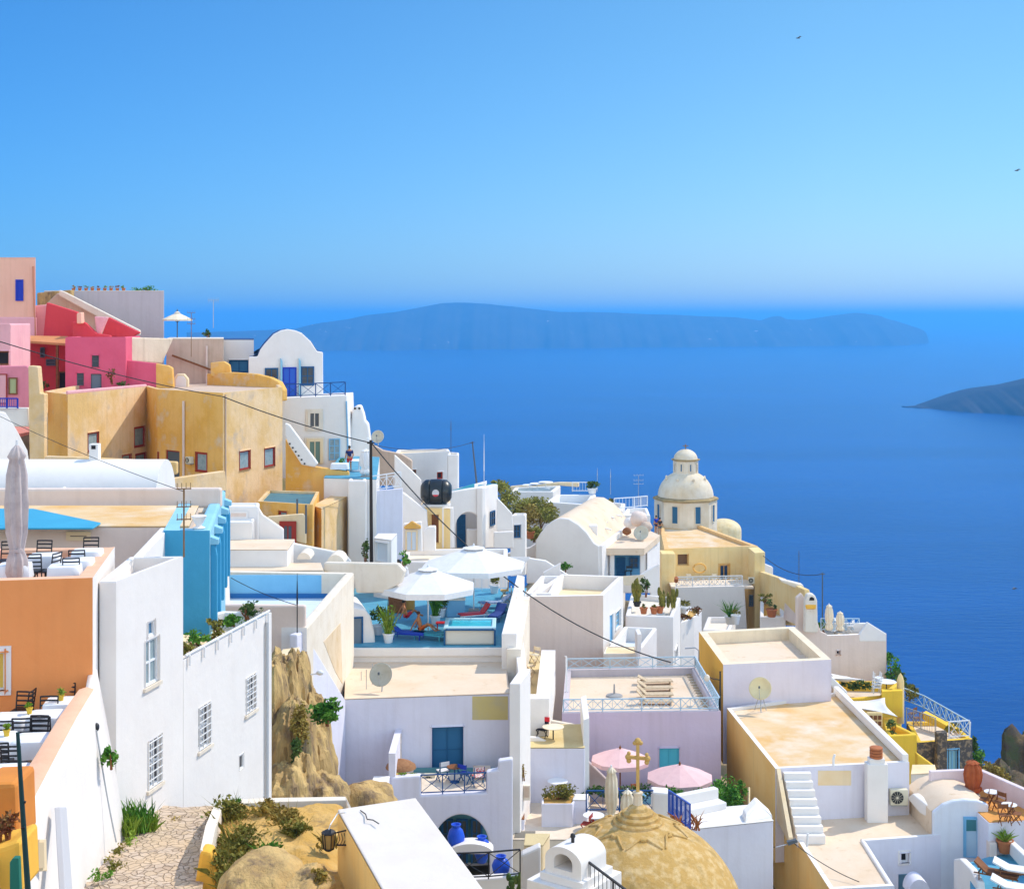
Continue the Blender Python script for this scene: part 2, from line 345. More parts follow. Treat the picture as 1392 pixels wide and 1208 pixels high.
def opening(root, pl, s0, s1, z0, z1, st, hole=True):
    """window or door in (or, without a hole, on) a wall: frame, pane and the extras as sub-parts"""
    d = -st['rec'] if hole else .02; fw = st['fw']; th = .07
    def B(m, a, b, c, e, off, t):      # slab a..b along the wall, c..e in height, off = its outer face
        m.extrude([pl.at(a, c, off), pl.at(b, c, off), pl.at(b, e, off), pl.at(a, e, off)], Vector((-pl.n.x * t, -pl.n.y * t, 0)))
    f = MB()
    B(f, s0, s0 + fw, z0, z1, d + th, th); B(f, s1 - fw, s1, z0, z1, d + th, th); B(f, s0 + fw, s1 - fw, z1 - fw, z1, d + th, th)
    B(f, s0 + fw, s1 - fw, z0, z0 + (fw if st['kind'] == 'window' else .03), d + th, th)
    bw = st['bar']; 
    for i in range(1, st['nx']):
        x = s0 + (s1 - s0) * i / st['nx']; B(f, x - bw, x + bw, z0 + fw, z1 - fw, d + th - .012, th - .02)
    for j in range(1, st['ny']):
        z = z0 + (z1 - z0) * j / st['ny']; B(f, s0 + fw, s1 - fw, z - bw * .8, z + bw * .8, d + th - .016, th - .024)
    w = f.build(st['kind'], st['frame'], root)
    p = MB(); B(p, s0 + .01, s1 - .01, z0 + .01, z1 - .01, d + .025, .05)
    p.build('pane' if st['leaf'] is None else 'door_leaf', st['leaf'] or st['pane'], w)
    if st['trim']:
        t = MB(); q = st['tw']; o = .035
        B(t, s0 - q, s0, z0, z1, o, o + .02); B(t, s1, s1 + q, z0, z1, o, o + .02); B(t, s0 - q, s1 + q, z1, z1 + q, o + .004, o + .024)
        if st['kind'] == 'window': B(t, s0 - q, s1 + q, z0 - q * .8, z0, o + .03, o + .05)
        t.build('surround', st['trim'], w)
    elif st['sill']:
        t = MB(); B(t, s0 - .08, s1 + .08, z0 - .09, z0, .07, .09); t.build('sill', st['sill'], w)
    if st['grille']:
        g = MB(); n = 3
        for i in range(n + 1):
            x = s0 + .03 + (s1 - s0 - .06) * i / n; B(g, x - .010, x + .010, z0, z1, .035, .028)
        for j in range(7):
            z = z0 + .04 + (z1 - z0 - .08) * j / 6; B(g, s0, s1, z - .010, z + .010, .045, .026)
        g.build('grille', st['grille'], w)
    return w
def wall_grid(m, pl, L, z0, z1, holes, rec_default=.16):
    """one wall face with rectangular holes and their reveals"""
    xs = sorted({0.0, L} | {h[0] for h in holes} | {h[1] for h in holes}); zs = sorted({z0, z1} | {h[2] for h in holes} | {h[3] for h in holes})
    for a, b in zip(xs, xs[1:]):
        for c, e in zip(zs, zs[1:]):
            mx, mz = (a + b) / 2, (c + e) / 2
            if any(h[0] < mx < h[1] and h[2] < mz < h[3] for h in holes): continue
            m.poly([pl.at(a, c), pl.at(b, c), pl.at(b, e), pl.at(a, e)])
    for (a, b, c, e, r) in holes:
        o = -r - .06
        m.poly([pl.at(a, c), pl.at(a, e), pl.at(a, e, o), pl.at(a, c, o)]); m.poly([pl.at(b, c, o), pl.at(b, e, o), pl.at(b, e), pl.at(b, c)])
        m.poly([pl.at(a, e), pl.at(b, e), pl.at(b, e, o), pl.at(a, e, o)]); m.poly([pl.at(a, c, o), pl.at(b, c, o), pl.at(b, c), pl.at(a, c)])
def weld(o):
    bm = bmesh.new(); bm.from_mesh(o.data); bmesh.ops.remove_doubles(bm, verts=bm.verts, dist=1e-4); bm.to_mesh(o.data); bm.free()
def house(name, label, cat, px=None, Y0=None, z=None, zbot=-30, pts=None, wall=WHITE, roof=ROOF, par=(.28, .35), wins=(), group=None, emat=None, cop=None, bev=.09, root=None, wname='wall', rname='roof'):
    """px: roof outline in photo pixels (front left, front right, back right, back left ...) at one height"""
    if pts is None:
        if z is None: z = -(px[0][1] - HY) / F * Y0
        pts = [G(x, y, z) for x, y in px]
    pts = [V2(p) for p in pts]; n = len(pts)
    if sum(pts[i].x * pts[(i + 1) % n].y - pts[(i + 1) % n].x * pts[i].y for i in range(n)) < 0: raise Exception('clockwise ' + name)
    if root is None:
        c = sum(pts, Vector((0, 0))) / n; root = thing(name, label, cat, (c.x, c.y, zbot), group)
    t, h = par; mats = {}
    planes = [Plane(pts[i], pts[(i + 1) % n]) for i in range(n)]
    inn = inset(pts, t) if h > 0 else None
    runs = []
    for i in range(n):
        pl = planes[i]; L = (pts[(i + 1) % n] - pts[i]).length; em = (emat or {}).get(i, wall)
        if not runs or runs[-1][0] is not em: runs.append((em, MB(), MB()))
        m, k = runs[-1][1], (runs[-1][2] if cop and cop is not em else runs[-1][1]); holes = []
        for (e, (x0, y0, x1, y1), st) in wins:
            if e != i: continue
            xm, ym = (x0 + x1) / 2, (y0 + y1) / 2
            s0 = pl.sz(x0, ym)[0]; s1 = pl.sz(x1, ym)[0]; z1 = pl.sz(xm, y0)[1]; z0 = pl.sz(xm, y1)[1]
            s0, s1 = max(s0, .06), min(s1, L - .06); z1 = min(z1, z - .05)
            if s1 - s0 < .1: print('bad window', name, x0, s0, s1, L); continue
            holes.append((s0, s1, max(z0, zbot + .05), z1, st['rec'])); opening(root, pl, s0, s1, max(z0, zbot + .05), z1, st)
        wall_grid(m, pl, L, zbot, z, holes)
        if h > 0:
            a, b, c, d = pts[i], pts[(i + 1) % n], inn[(i + 1) % n], inn[i]
            k.poly([(a.x, a.y, z), (b.x, b.y, z), (c.x, c.y, z), (d.x, d.y, z)])
            k.poly([(d.x, d.y, z), (c.x, c.y, z), (c.x, c.y, z - h - .1), (d.x, d.y, z - h - .1)])
    for em, m, k in runs:
        o = m.build(wname, em, root, recalc=False); weld(o); bb = o.modifiers.new('bevel', 'BEVEL'); bb.width = bev; bb.segments = 2; bb.limit_method = 'ANGLE'; bb.angle_limit = R(40)
        if k.v: weld(k.build('coping', cop, root, recalc=False))
    if h > 0: MB().poly([(p.x, p.y, z - h) for p in inn]).build(rname, roof, root, recalc=False)
    else: MB().prism([(p.x, p.y) for p in pts], z + .003, z + .06).build(rname, roof, root, bevel=.05)
    return root, planes, z, pts
def slab(name, outline, pl, th, m, parent=None, smooth=None, bevel=.08):
    """a wall of real thickness whose outline lies in the vertical plane pl"""
    if not isinstance(pl, Plane): pl = Plane((-100, pl), (100, pl))
    q = [pl.hit(x, y) for x, y in outline]
    return MB().extrude(q, (-pl.n.x * th, -pl.n.y * th, 0)).build(name, m, parent, smooth=smooth, bevel=bevel)
def wallthing(name, label, cat, outline, pl, th, m, group=None, smooth=None, bevel=.08):
    return tag(slab(name, outline, pl, th, m, None, smooth, bevel), label, cat, group)
def on_wall(root, pl, rect, st, hole=False):
    if not isinstance(pl, Plane): pl = Plane((-100, pl), (100, pl))
    x0, y0, x1, y1 = rect; xm, ym = (x0 + x1) / 2, (y0 + y1) / 2
    return opening(root, pl, pl.sz(x0, ym)[0], pl.sz(x1, ym)[0], pl.sz(xm, y1)[1], pl.sz(xm, y0)[1], st, hole)
def flat(name, px, z, th, m, parent=None, bevel=.02):
    q = [G(x, y, z) for x, y in px]; return MB().prism([(p.x, p.y) for p in q], z - th, z).build(name, m, parent, bevel=bevel)
# ---------------------------------------------------------------- small things
def curve_pts(p, q, sag, n=24):
    p, q = Vector(p), Vector(q); return [p.lerp(q, i / n) - Vector((0, 0, sag * 4 * (i / n) * (1 - i / n))) for i in range(n + 1)]
def cable(label, p, q, sag, r=.02, m=CABLE, name='cable', group=None):
    return tag(MB().tube(curve_pts(p, q, sag), r, 6).build(name, m, smooth=60), label, 'cable', group)
def railing(label, pts, h, m, style='x', step=1.0, r=.03, group=None, name='railing', root=None, cat='railing', bays=2):
    pts = [Vector(p) for p in pts]
    if root is None: root = thing(name, label, cat, pts[0], group)
    rails = MB(); inf = MB(); up = Vector((0, 0, 1))
    for a, b in zip(pts, pts[1:]):
        L = (b - a).length; k = max(1, round(L / step))
        rails.bar(a + up * h, b + up * h, r * 2.2, r * 1.6); rails.bar(a + up * .10, b + up * .10, r * 1.4, r * 1.4)
        if style == 'x2': rails.bar(a + up * (h - .18), b + up * (h - .18), r * 1.2, r * 1.2)
        for i in range(k + 1):
            if i == 0 and a is not pts[0]: continue
            c = a.lerp(b, i / k); MB().bar(c, c + up * h, r * 1.7).build('post', m, root)
        for i in range(k):
            for j in range(bays):
                c, d = a.lerp(b, (i + j / bays) / k), a.lerp(b, (i + (j + 1) / bays) / k); hh = h - (.2 if style == 'x2' else .02)
                if style in ('x', 'x2'):
                    inf.bar(c + up * .1, d + up * hh, r * .8); inf.bar(d + up * .1, c + up * hh, r * .8, r * .9)
                    if j: inf.bar(c + up * .1, c + up * hh, r * .7)
                elif style == 'v':
                    for q in range(3): e = c.lerp(d, (q + .5) / 3); inf.bar(e + up * .1, e + up * h, r * .6)
    rails.build('rail', m, root)
    if inf.v: inf.build('lattice', m, root)
    return root
def leaves(m, c, r, n, s, seed=0, gap=.35, up=.0):
    """n leaf faces through an uneven ellipsoid built of sub-clumps"""
    rnd = random.Random(seed * 7919 + int(abs(c[0] * 131 + c[1] * 17) * 10)); c = Vector(c)
    k = max(3, int(5 + n / 90)); cl = []
    for i in range(k):
        v = Vector((rnd.gauss(0, 1), rnd.gauss(0, 1), rnd.gauss(0, 1))).normalized() * rnd.uniform(.25, .85)
        cl.append((v, rnd.uniform(.28, .55)))
    for i in range(n):
        v, q = cl[rnd.randrange(k)]
        p = v + Vector((rnd.gauss(0, 1), rnd.gauss(0, 1), rnd.gauss(0, 1))).normalized() * q * rnd.random() ** .4
        p = c + Vector((p.x * r[0], p.y * r[1], p.z * r[2]))
        a = Vector((rnd.gauss(0, 1), rnd.gauss(0, 1), rnd.gauss(0, .8) + up)).normalized(); b = a.cross(Vector((rnd.gauss(0, 1), rnd.gauss(0, 1), rnd.gauss(0, 1)))).normalized()
        l = s * rnd.uniform(.6, 1.4); ww = l * rnd.uniform(.35, .6)
        m.add([p - a * l, p + b * ww, p + a * l, p - b * ww], [[0, 1, 2, 3]])
    return m
def blades(m, c, r, n, h, seed=0, w=.02, spread=.5):
    rnd = random.Random(seed * 31 + 5); c = Vector(c)
    for i in range(n):
        b = c + Vector((rnd.uniform(-1, 1) * r, rnd.uniform(-1, 1) * r, 0)); d = Vector((rnd.gauss(0, spread), rnd.gauss(0, spread), 1)).normalized()
        L = h * rnd.uniform(.55, 1.1); s = Vector((rnd.gauss(0, 1), rnd.gauss(0, 1), 0)).normalized() * w
        mid = b + d * L * .55; tip = b + d * L + Vector((d.x, d.y, -.35)) * L * .35
        m.add([b - s, b + s, mid + s * .8, tip, mid - s * .8], [[0, 1, 2, 3, 4]])
    return m
def shrub(label, c, r, m, n=500, s=.09, seed=1, cat='shrub', name='shrub', group=None, stems=4):
    """c = centre of the crown"""
    c = Vector(c); t = thing(name, label, cat, (c.x, c.y, c.z - r[2]), group); st = MB(); rnd = random.Random(seed)
    for i in range(stems):
        e = c + Vector((rnd.uniform(-.5, .5) * r[0], rnd.uniform(-.5, .5) * r[1], rnd.uniform(-.1, .4) * r[2]))
        b = Vector((c.x + rnd.uniform(-.1, .1), c.y, c.z - r[2] * 1.1)); st.tube([b, b.lerp(e, .5) + Vector((rnd.uniform(-.1, .1) * r[0], 0, 0)), e], [.03 + r[0] * .02, .02 + r[0] * .012, .01], 5)
    st.build('stem', BROWNW, t); leaves(MB(), c, r, n, s, seed).build('foliage', m, t, recalc=False); return t
def pot_plant(label, loc, pr, ph, fr, fh, pm, lm, kind='leaf', n=160, s=.08, seed=1, name='potted_plant', group=None):
    t = thing(name, label, 'potted plant', loc, group); x, y, z = loc
    MB().lathe([(pr * .68, 0), (pr * .7, .02), (pr * .95, ph * .85), (pr * 1.08, ph * .86), (pr * 1.08, ph), (pr * .9, ph), (pr * .88, ph * .9), (0, ph * .9)], loc, 14).build('pot', pm, t, smooth=40)
    f = MB()
    if kind == 'leaf': leaves(f, (x, y, z + ph + fh * .5), (fr, fr, fh * .6), n, s, seed)
    elif kind == 'spike': blades(f, (x, y, z + ph * .9), pr * .4, n, fh, seed, .025, .45)
    elif kind == 'tall': leaves(f, (x, y, z + ph + fh * .35), (fr, fr, fh * .45), n // 2, s, seed); blades(f, (x, y, z + ph * .9), pr * .5, n // 3, fh, seed, .03, .22)
    f.build('foliage', lm, t, recalc=False); return t
def cactus(label, loc, m, pots, seed=1, n=7, h=.6, group=None):
    t = thing('cactus', label, 'cactus', loc, group); rnd = random.Random(seed); c = MB()
    if pots: MB().lathe([(.2, 0), (.28, .3), (.32, .3), (.32, .36), (.0, .34)], loc, 12).build('pot', pots, t, smooth=40)
    b0 = Vector(loc) + Vector((0, 0, .3 if pots else 0))
    for i in range(n):
        a = rnd.uniform(0, 6.28); q = rnd.uniform(.02, .3) * (1 if pots else 2); b = b0 + Vector((math.cos(a) * q, math.sin(a) * q, 0)); hh = h * rnd.uniform(.5, 1.1)
        for k in range(3):
            ce = b + Vector((math.cos(a) * .1 * k + rnd.uniform(-.08, .08), math.sin(a) * .1 * k, hh * (.25 + .3 * k))); c.ball(ce, (rnd.uniform(.07, .13), rnd.uniform(.07, .13), hh * .24), 9, 6)
    c.build('pads', m, t, smooth=70); return t
def umbrella(label, loc, rad, h, m, n=8, rise=.32, val=.22, group=None, tiltv=None, name='parasol', polem=WHITEW, cap=True, double=True, rot=.2):
    """open parasol; loc = foot of the pole"""
    t = thing(name, label, 'parasol', loc, group); x, y, z = loc; ze = z + h; za = ze + rad * rise
    def ring(r, zz): return [Vector((x + r * math.cos(rot + k * 2 * math.pi / n), y + r * math.sin(rot + k * 2 * math.pi / n), zz)) for k in range(n)]
    vs = []; fs = []; e = ring(rad, ze); md = ring(rad * .55, ze + (za - ze) * .50); top = ring(rad * .12, za - .03); v = ring(rad * 1.005, ze - val)
    emid = [(e[k] + e[(k + 1) % n]) / 2 + Vector((0, 0, .00)) for k in range(n)]
    for q in (top, md, e, v): vs += q
    for j in range(3): fs += [[j * n + k, j * n + (k + 1) % n, (j + 1) * n + (k + 1) % n, (j + 1) * n + k] for k in range(n)]
    fs.append(list(range(n)))
    c = MB().add(vs, fs).build('canopy', m, t); mo = c.modifiers.new('thick', 'SOLIDIFY'); mo.thickness = .02
    if double:
        a = ring(rad * .02, za + .13); b = ring(rad * .22, za - .0)
        MB().add(a + b, [[k, (k + 1) % n, n + (k + 1) % n, n + k] for k in range(n)] + [list(range(n))]).build('top_vent', m, t).modifiers.new('thick', 'SOLIDIFY').thickness = .015
    MB().tube([(x, y, z), (x, y, za)], .04, 10).build('pole', polem, t)
    rb = MB()
    for k in range(n): rb.bar(top[k] - Vector((0, 0, .05)), e[k] - Vector((0, 0, .05)), .03); rb.bar(Vector((x, y, ze - .25)), md[k] - Vector((0, 0, .06)), .022)
    rb.build('ribs', polem, t)
    MB().box((x, y, z + .05), (.6, .6, .1)).build('base', mat('grey_concrete', (.35, .34, .33), .9), t, bevel=.02)
    if cap: MB().lathe([(.05, 0), (.07, .05), (.03, .12), (0, .2)], (x, y, za + (.12 if double else 0)), 10).build('finial', polem, t, smooth=50)
    return t
def closed_umbrella(label, loc, h, r, m, group=None, polem=WHITEW, tie=.32, lean=0):
    t = thing('closed_parasol', label, 'parasol', loc, group); x, y, z = loc
    pf = [(r * .75, h * .10), (r * 1.0, h * .16), (r * .92, h * .24), (r * .62, h * tie), (r * .95, h * .42), (r * 1.05, h * .6), (r * .9, h * .8), (r * .62, h * .9), (r * .80, h * .92), (r * .45, h * .97), (.02, h)]
    ph = random.random() * 6
    MB().lathe(pf, loc, 40, 0, lambda a, zz: 1 + .16 * math.sin(a * 8 + ph + (zz - z) * .8) + .06 * math.sin(a * 3 + ph)).build('canopy', m, t, smooth=60)
    MB().tube([loc, (x, y, z + h * 1.03)], .035, 8).build('pole', polem, t)
    MB().lathe([(r * .66, h * (tie - .012)), (r * .72, h * (tie - .01)), (r * .72, h * (tie + .01)), (r * .66, h * (tie + .012))], loc, 20).build('strap', m, t)
    MB().box((x, y, z + .05), (.6, .6, .1)).build('base', MATS.get('grey_concrete') or mat('grey_concrete', (.35, .34, .33), .9), t, bevel=.02)
    return t
def dish(label, loc, r, to, m=None, stand=.5, group=None, tripod=False):
    """satellite dish: bowl facing direction `to`"""
    m = m or mat('dish_metal', (.60, .57, .46), .5, (.52, .47, .36), scale=2); t = thing('satellite_dish', label, 'satellite dish', loc, group)
    to = Vector(to).normalized(); q = to.to_track_quat('Z', 'Y').to_matrix(); c = Vector(loc) + Vector((0, 0, stand + r * .8))
    b = MB(); prof = [(0.001, 0)] + [(r * k / 7, .32 * r * (k / 7) ** 2) for k in range(1, 8)]
    tmp = MB().lathe(prof[::-1] + [(r * k / 7, .32 * r * (k / 7) ** 2 - .02) for k in range(1, 8)][:0], (0, 0, 0), 32)
    b.add([c + q @ v for v in tmp.v], tmp.f[:-2]); o = b.build('bowl', m, t, smooth=60, recalc=False); o.modifiers.new('thick', 'SOLIDIFY').thickness = .02
    MB().tube([c + q @ Vector((0, -r * .95, .25 * r)), c + q @ Vector((0, -.15 * r, r * .85))], .018, 6).build('feed_arm', STEEL, t)
    MB().lathe([(.05, 0), (.05, .12), (0, .13)], c + q @ Vector((0, -.1 * r, r * .82)), 10).build('receiver', DGREY, t)
    s = MB(); L = Vector(loc)
    if tripod:
        for a in (0.4, 2.5, 4.6): s.bar(c - to * .08, L + Vector((math.cos(a) * r * .6, math.sin(a) * r * .6, 0)), .045)
        s.bar(c - to * .1, L, .06)
    else: s.tube([c - to * .06, c - to * .18 + Vector((0, 0, -.1)), L], .035, 8)
    s.build('stand', STEEL, t); return t
def antenna(label, base, h, kind='yagi', m=STEEL, n=7, rot=0.0, group=None, span=1.0):
    t = thing('antenna', label, 'antenna', base, group); b = Vector(base); top = b + Vector((0, 0, h)); MB().tube([b, top], .025, 6).build('mast', m, t); e = MB()
    d = Vector((math.cos(rot), math.sin(rot), 0)); p = Vector((-d.y, d.x, 0))
    if kind == 'yagi':
        e.bar(top - d * span * .6, top + d * span * .6, .025)
        for i in range(n): c = top + d * span * (i / (n - 1) - .5) * 1.15; e.bar(c - p * .28, c + p * .28, .014); e.bar(c - Vector((0, 0, .2)), c + Vector((0, 0, .2)), .012)
    elif kind == 'log':
        for j, zz in enumerate((0, -.5, -.85)):
            e.bar(top + Vector((0, 0, zz)) - d * span * .5, top + Vector((0, 0, zz)) + d * span * .5, .03)
            for i in range(4): c = top + Vector((0, 0, zz)) + d * span * (i / 3 - .5) * .9; e.bar(c - p * .2, c + p * .2, .014); e.bar(c, c + Vector((0, 0, .16)), .014)
    elif kind == 'comb':
        for i in range(12): c = b + Vector((0, 0, h * (.15 + .07 * i))); e.bar(c - d * .09, c + d * .09, .03)
    elif kind == 'whip': e.lathe([(.04, 0), (.02, h * .35), (.012, h * .4), (.008, h * .5)], top, 6)
    e.build('elements', m, t); return t
def ac_unit(label, pl, rect, depth=.32, root=None):
    if not isinstance(pl, Plane): pl = Plane((-100, pl), (100, pl))
    x0, y0, x1, y1 = rect; s0, z1 = pl.sz(x0, y0); s1, z0 = pl.sz(x1, y1); m = MB()
    t = thing('air_conditioner', label, 'air conditioner', pl.at((s0 + s1) / 2, z0, depth / 2))
    m.extrude([pl.at(s0, z0, depth), pl.at(s1, z0, depth), pl.at(s1, z1, depth), pl.at(s0, z1, depth)], Vector((-pl.n.x, -pl.n.y, 0)) * (depth - .03))
    m.build('casing', mat('ac_casing', (.72, .66, .50), .5), t, bevel=.02)
    c = pl.at(s0 + (s1 - s0) * .38, (z0 + z1) / 2, depth + .005); r = (z1 - z0) * .40; q = Vector((pl.n.x, pl.n.y, 0)).to_track_quat('Z', 'Y').to_matrix()
    tmp = MB().lathe([(r, 0), (r, .012), (.001, .012)], (0, 0, 0), 24); MB().add([c + q @ v for v in tmp.v], tmp.f).build('fan', BLACKM, t)
    g = MB(); tmp = MB().lathe([(r * .18, 0), (r * .18, .03), (.001, .03)], (0, 0, 0), 14); g.add([c + q @ v for v in tmp.v], tmp.f)
    for k in range(6): a = k * math.pi / 6; u = q @ Vector((math.cos(a), math.sin(a), 0)) * r; nn = Vector((pl.n.x, pl.n.y, 0)) * .02; g.bar(c - u + nn, c + u + nn, .012)
    g.build('fan_guard', mat('ac_casing', (0, 0, 0)), t)
    MB().extrude([pl.at(s0 + .05, z0 - .05, 0), pl.at(s0 + .05, z0 - .05, depth), pl.at(s0 + .05, z0 - .01, depth), pl.at(s0 + .05, z0 - .01, 0)], Vector((pl.d.x, pl.d.y, 0)) * (s1 - s0 - .1)).build('bracket', STEEL, t)
    return t
def chair_proto(label, group, m=BLACKM):
    """dark ladder-back metal chair; faces +Y (its back is at -Y)"""
    t = thing('chair', label, 'chair', (0, 0, 0), group)
    MB().box((0, 0, .45), (.42, .42, .035)).build('seat', m, t, bevel=.01)
    for sx in (-1, 1):
        MB().tube([(sx * .2, -.2, 0), (sx * .2, -.19, .45), (sx * .2, -.26, .92)], .017, 6).build('leg', m, t)
        MB().tube([(sx * .2, .19, 0), (sx * .2, .19, .45)], .017, 6).build('leg', m, t)
    b = MB()
    for zz in (.60, .71, .82, .91): y = -.19 - .07 * (zz - .45) / .47; b.tube([(-.2, y, zz), (0, y - .02, zz), (.2, y, zz)], .021, 6)
    b.build('backrest', m, t); return t
def put(proto, loc, rz, label=None, first=set()):
    if proto.name not in first: first.add(proto.name); o = proto
    else: o = copy_tree(proto)
    o.location = loc; o.rotation_euler = (0, 0, rz)
    if label: o['label'] = label
    return o
def cloth_table(label, c, w, d, group, h=.75, rz=0):
    x, y, z = c; t = thing('table', label, 'table', c, group); m = MB(); n = 28; rings = []
    def pr(k, ex, zz, wob):
        a = k * 2 * math.pi / n; q = max(abs(math.cos(a)), abs(math.sin(a))); f = 1 + wob * math.sin(a * 9 + x * 5)
        lx, ly = math.cos(a) / q * (w / 2 + ex) * f, math.sin(a) / q * (d / 2 + ex) * f
        return Vector((x + lx * math.cos(rz) - ly * math.sin(rz), y + lx * math.sin(rz) + ly * math.cos(rz), z + zz))
    vs = [Vector((x, y, z + h))]; fs = []
    for ex, zz, wb in ((0, h, 0), (.015, h - .02, 0), (.03, h - .2, .02), (.05, h - .36 + 0, .05)): vs += [pr(k, ex, zz, wb) for k in range(n)]
    fs += [[0, 1 + k, 1 + (k + 1) % n] for k in range(n)]
    for j in range(3): fs += [[1 + j * n + k, 1 + (j + 1) * n + k, 1 + (j + 1) * n + (k + 1) % n, 1 + j * n + (k + 1) % n] for k in range(n)]
    m.add(vs, fs).build('tablecloth', CLOTH, t, smooth=50)
    for sx in (-1, 1):
        for sy in (-1, 1):
            lx, ly = sx * (w / 2 - .06), sy * (d / 2 - .06); px_, py_ = x + lx * math.cos(rz) - ly * math.sin(rz), y + lx * math.sin(rz) + ly * math.cos(rz)
            MB().bar((px_, py_, z), (px_, py_, z + h - .02), .04).build('leg', BLACKM, t)
    return t
def round_table(label, c, r, h=.72, m=WHITEW, legm=BLACKM, group=None, crossed=False):
    t = thing('round_table', label, 'table', c, group); x, y, z = c
    MB().lathe([(r, h - .03), (r, h), (0, h)], c, 28).build('tabletop', m, t, bevel=.008)
    if crossed:
        for a in (.6, 2.2): MB().bar((x - math.cos(a) * r * .7, y - math.sin(a) * r * .7, z), (x + math.cos(a) * r * .7, y + math.sin(a) * r * .7, z + h - .03), .04).build('leg', legm, t); MB().bar((x + math.cos(a) * r * .7, y + math.sin(a) * r * .7, z), (x - math.cos(a) * r * .7, y - math.sin(a) * r * .7, z + h - .03), .04).build('leg', legm, t)
    else: MB().tube([c, (x, y, z + h - .03)], .035, 8).build('leg', legm, t); MB().lathe([(r * .6, 0), (r * .6, .03), (0, .03)], c, 18).build('foot', legm, t)
    return t
def lounger(label, c, rz, fm, cm, group=None, back=.6, L=1.9, w=.62):
    t = thing('sun_lounger', label, 'sun lounger', (0, 0, 0), group)
    f = MB()
    for sy in (-1, 1): f.bar((-L / 2, sy * w / 2, .3), (L / 2, sy * w / 2, .3), .05)
    for sx in (-.4, .4): f.bar((sx * L, -w / 2, .3), (sx * L, w / 2, .3), .05)
    f.build('frame', fm, t)
    for sx in (-.38, .38):
        for sy in (-1, 1): MB().bar((sx * L, sy * w / 2, 0), (sx * L, sy * w / 2, .3), .045).build('leg', fm, t)
    MB().box((-.12 * L, 0, .36), (L * .72, w * .95, .08)).build('cushion', cm, t, bevel=.02)
    a = back; p = Vector((.24 * L, 0, .36)); q = p + Vector((math.cos(a), 0, math.sin(a))) * L * .34
    MB().bar(p, q, w * .95, .08).build('backrest', cm, t, bevel=.02); t.location = c; t.rotation_euler = (0, 0, rz); return t
def skin_body(name, J, E, mat_, parent, lv=1):
    me = bpy.data.meshes.new(name); o0 = ORG.get(parent.name, Vector()); me.from_pydata([tuple(Vector(j[0])) for j in J], E, []); o = bpy.data.objects.new(name, me); COL.objects.link(o); o.parent = parent
    sk = o.modifiers.new('skin', 'SKIN'); sk.use_smooth_shade = True
    for i, j in enumerate(J):
        r = j[1]; r = r if isinstance(r, tuple) else (r, r); me.skin_vertices[0].data[i].radius = r
    me.skin_vertices[0].data[0].use_root = True
    s = o.modifiers.new('sub', 'SUBSURF'); s.levels = lv; s.render_levels = lv; me.materials.append(mat_); return o
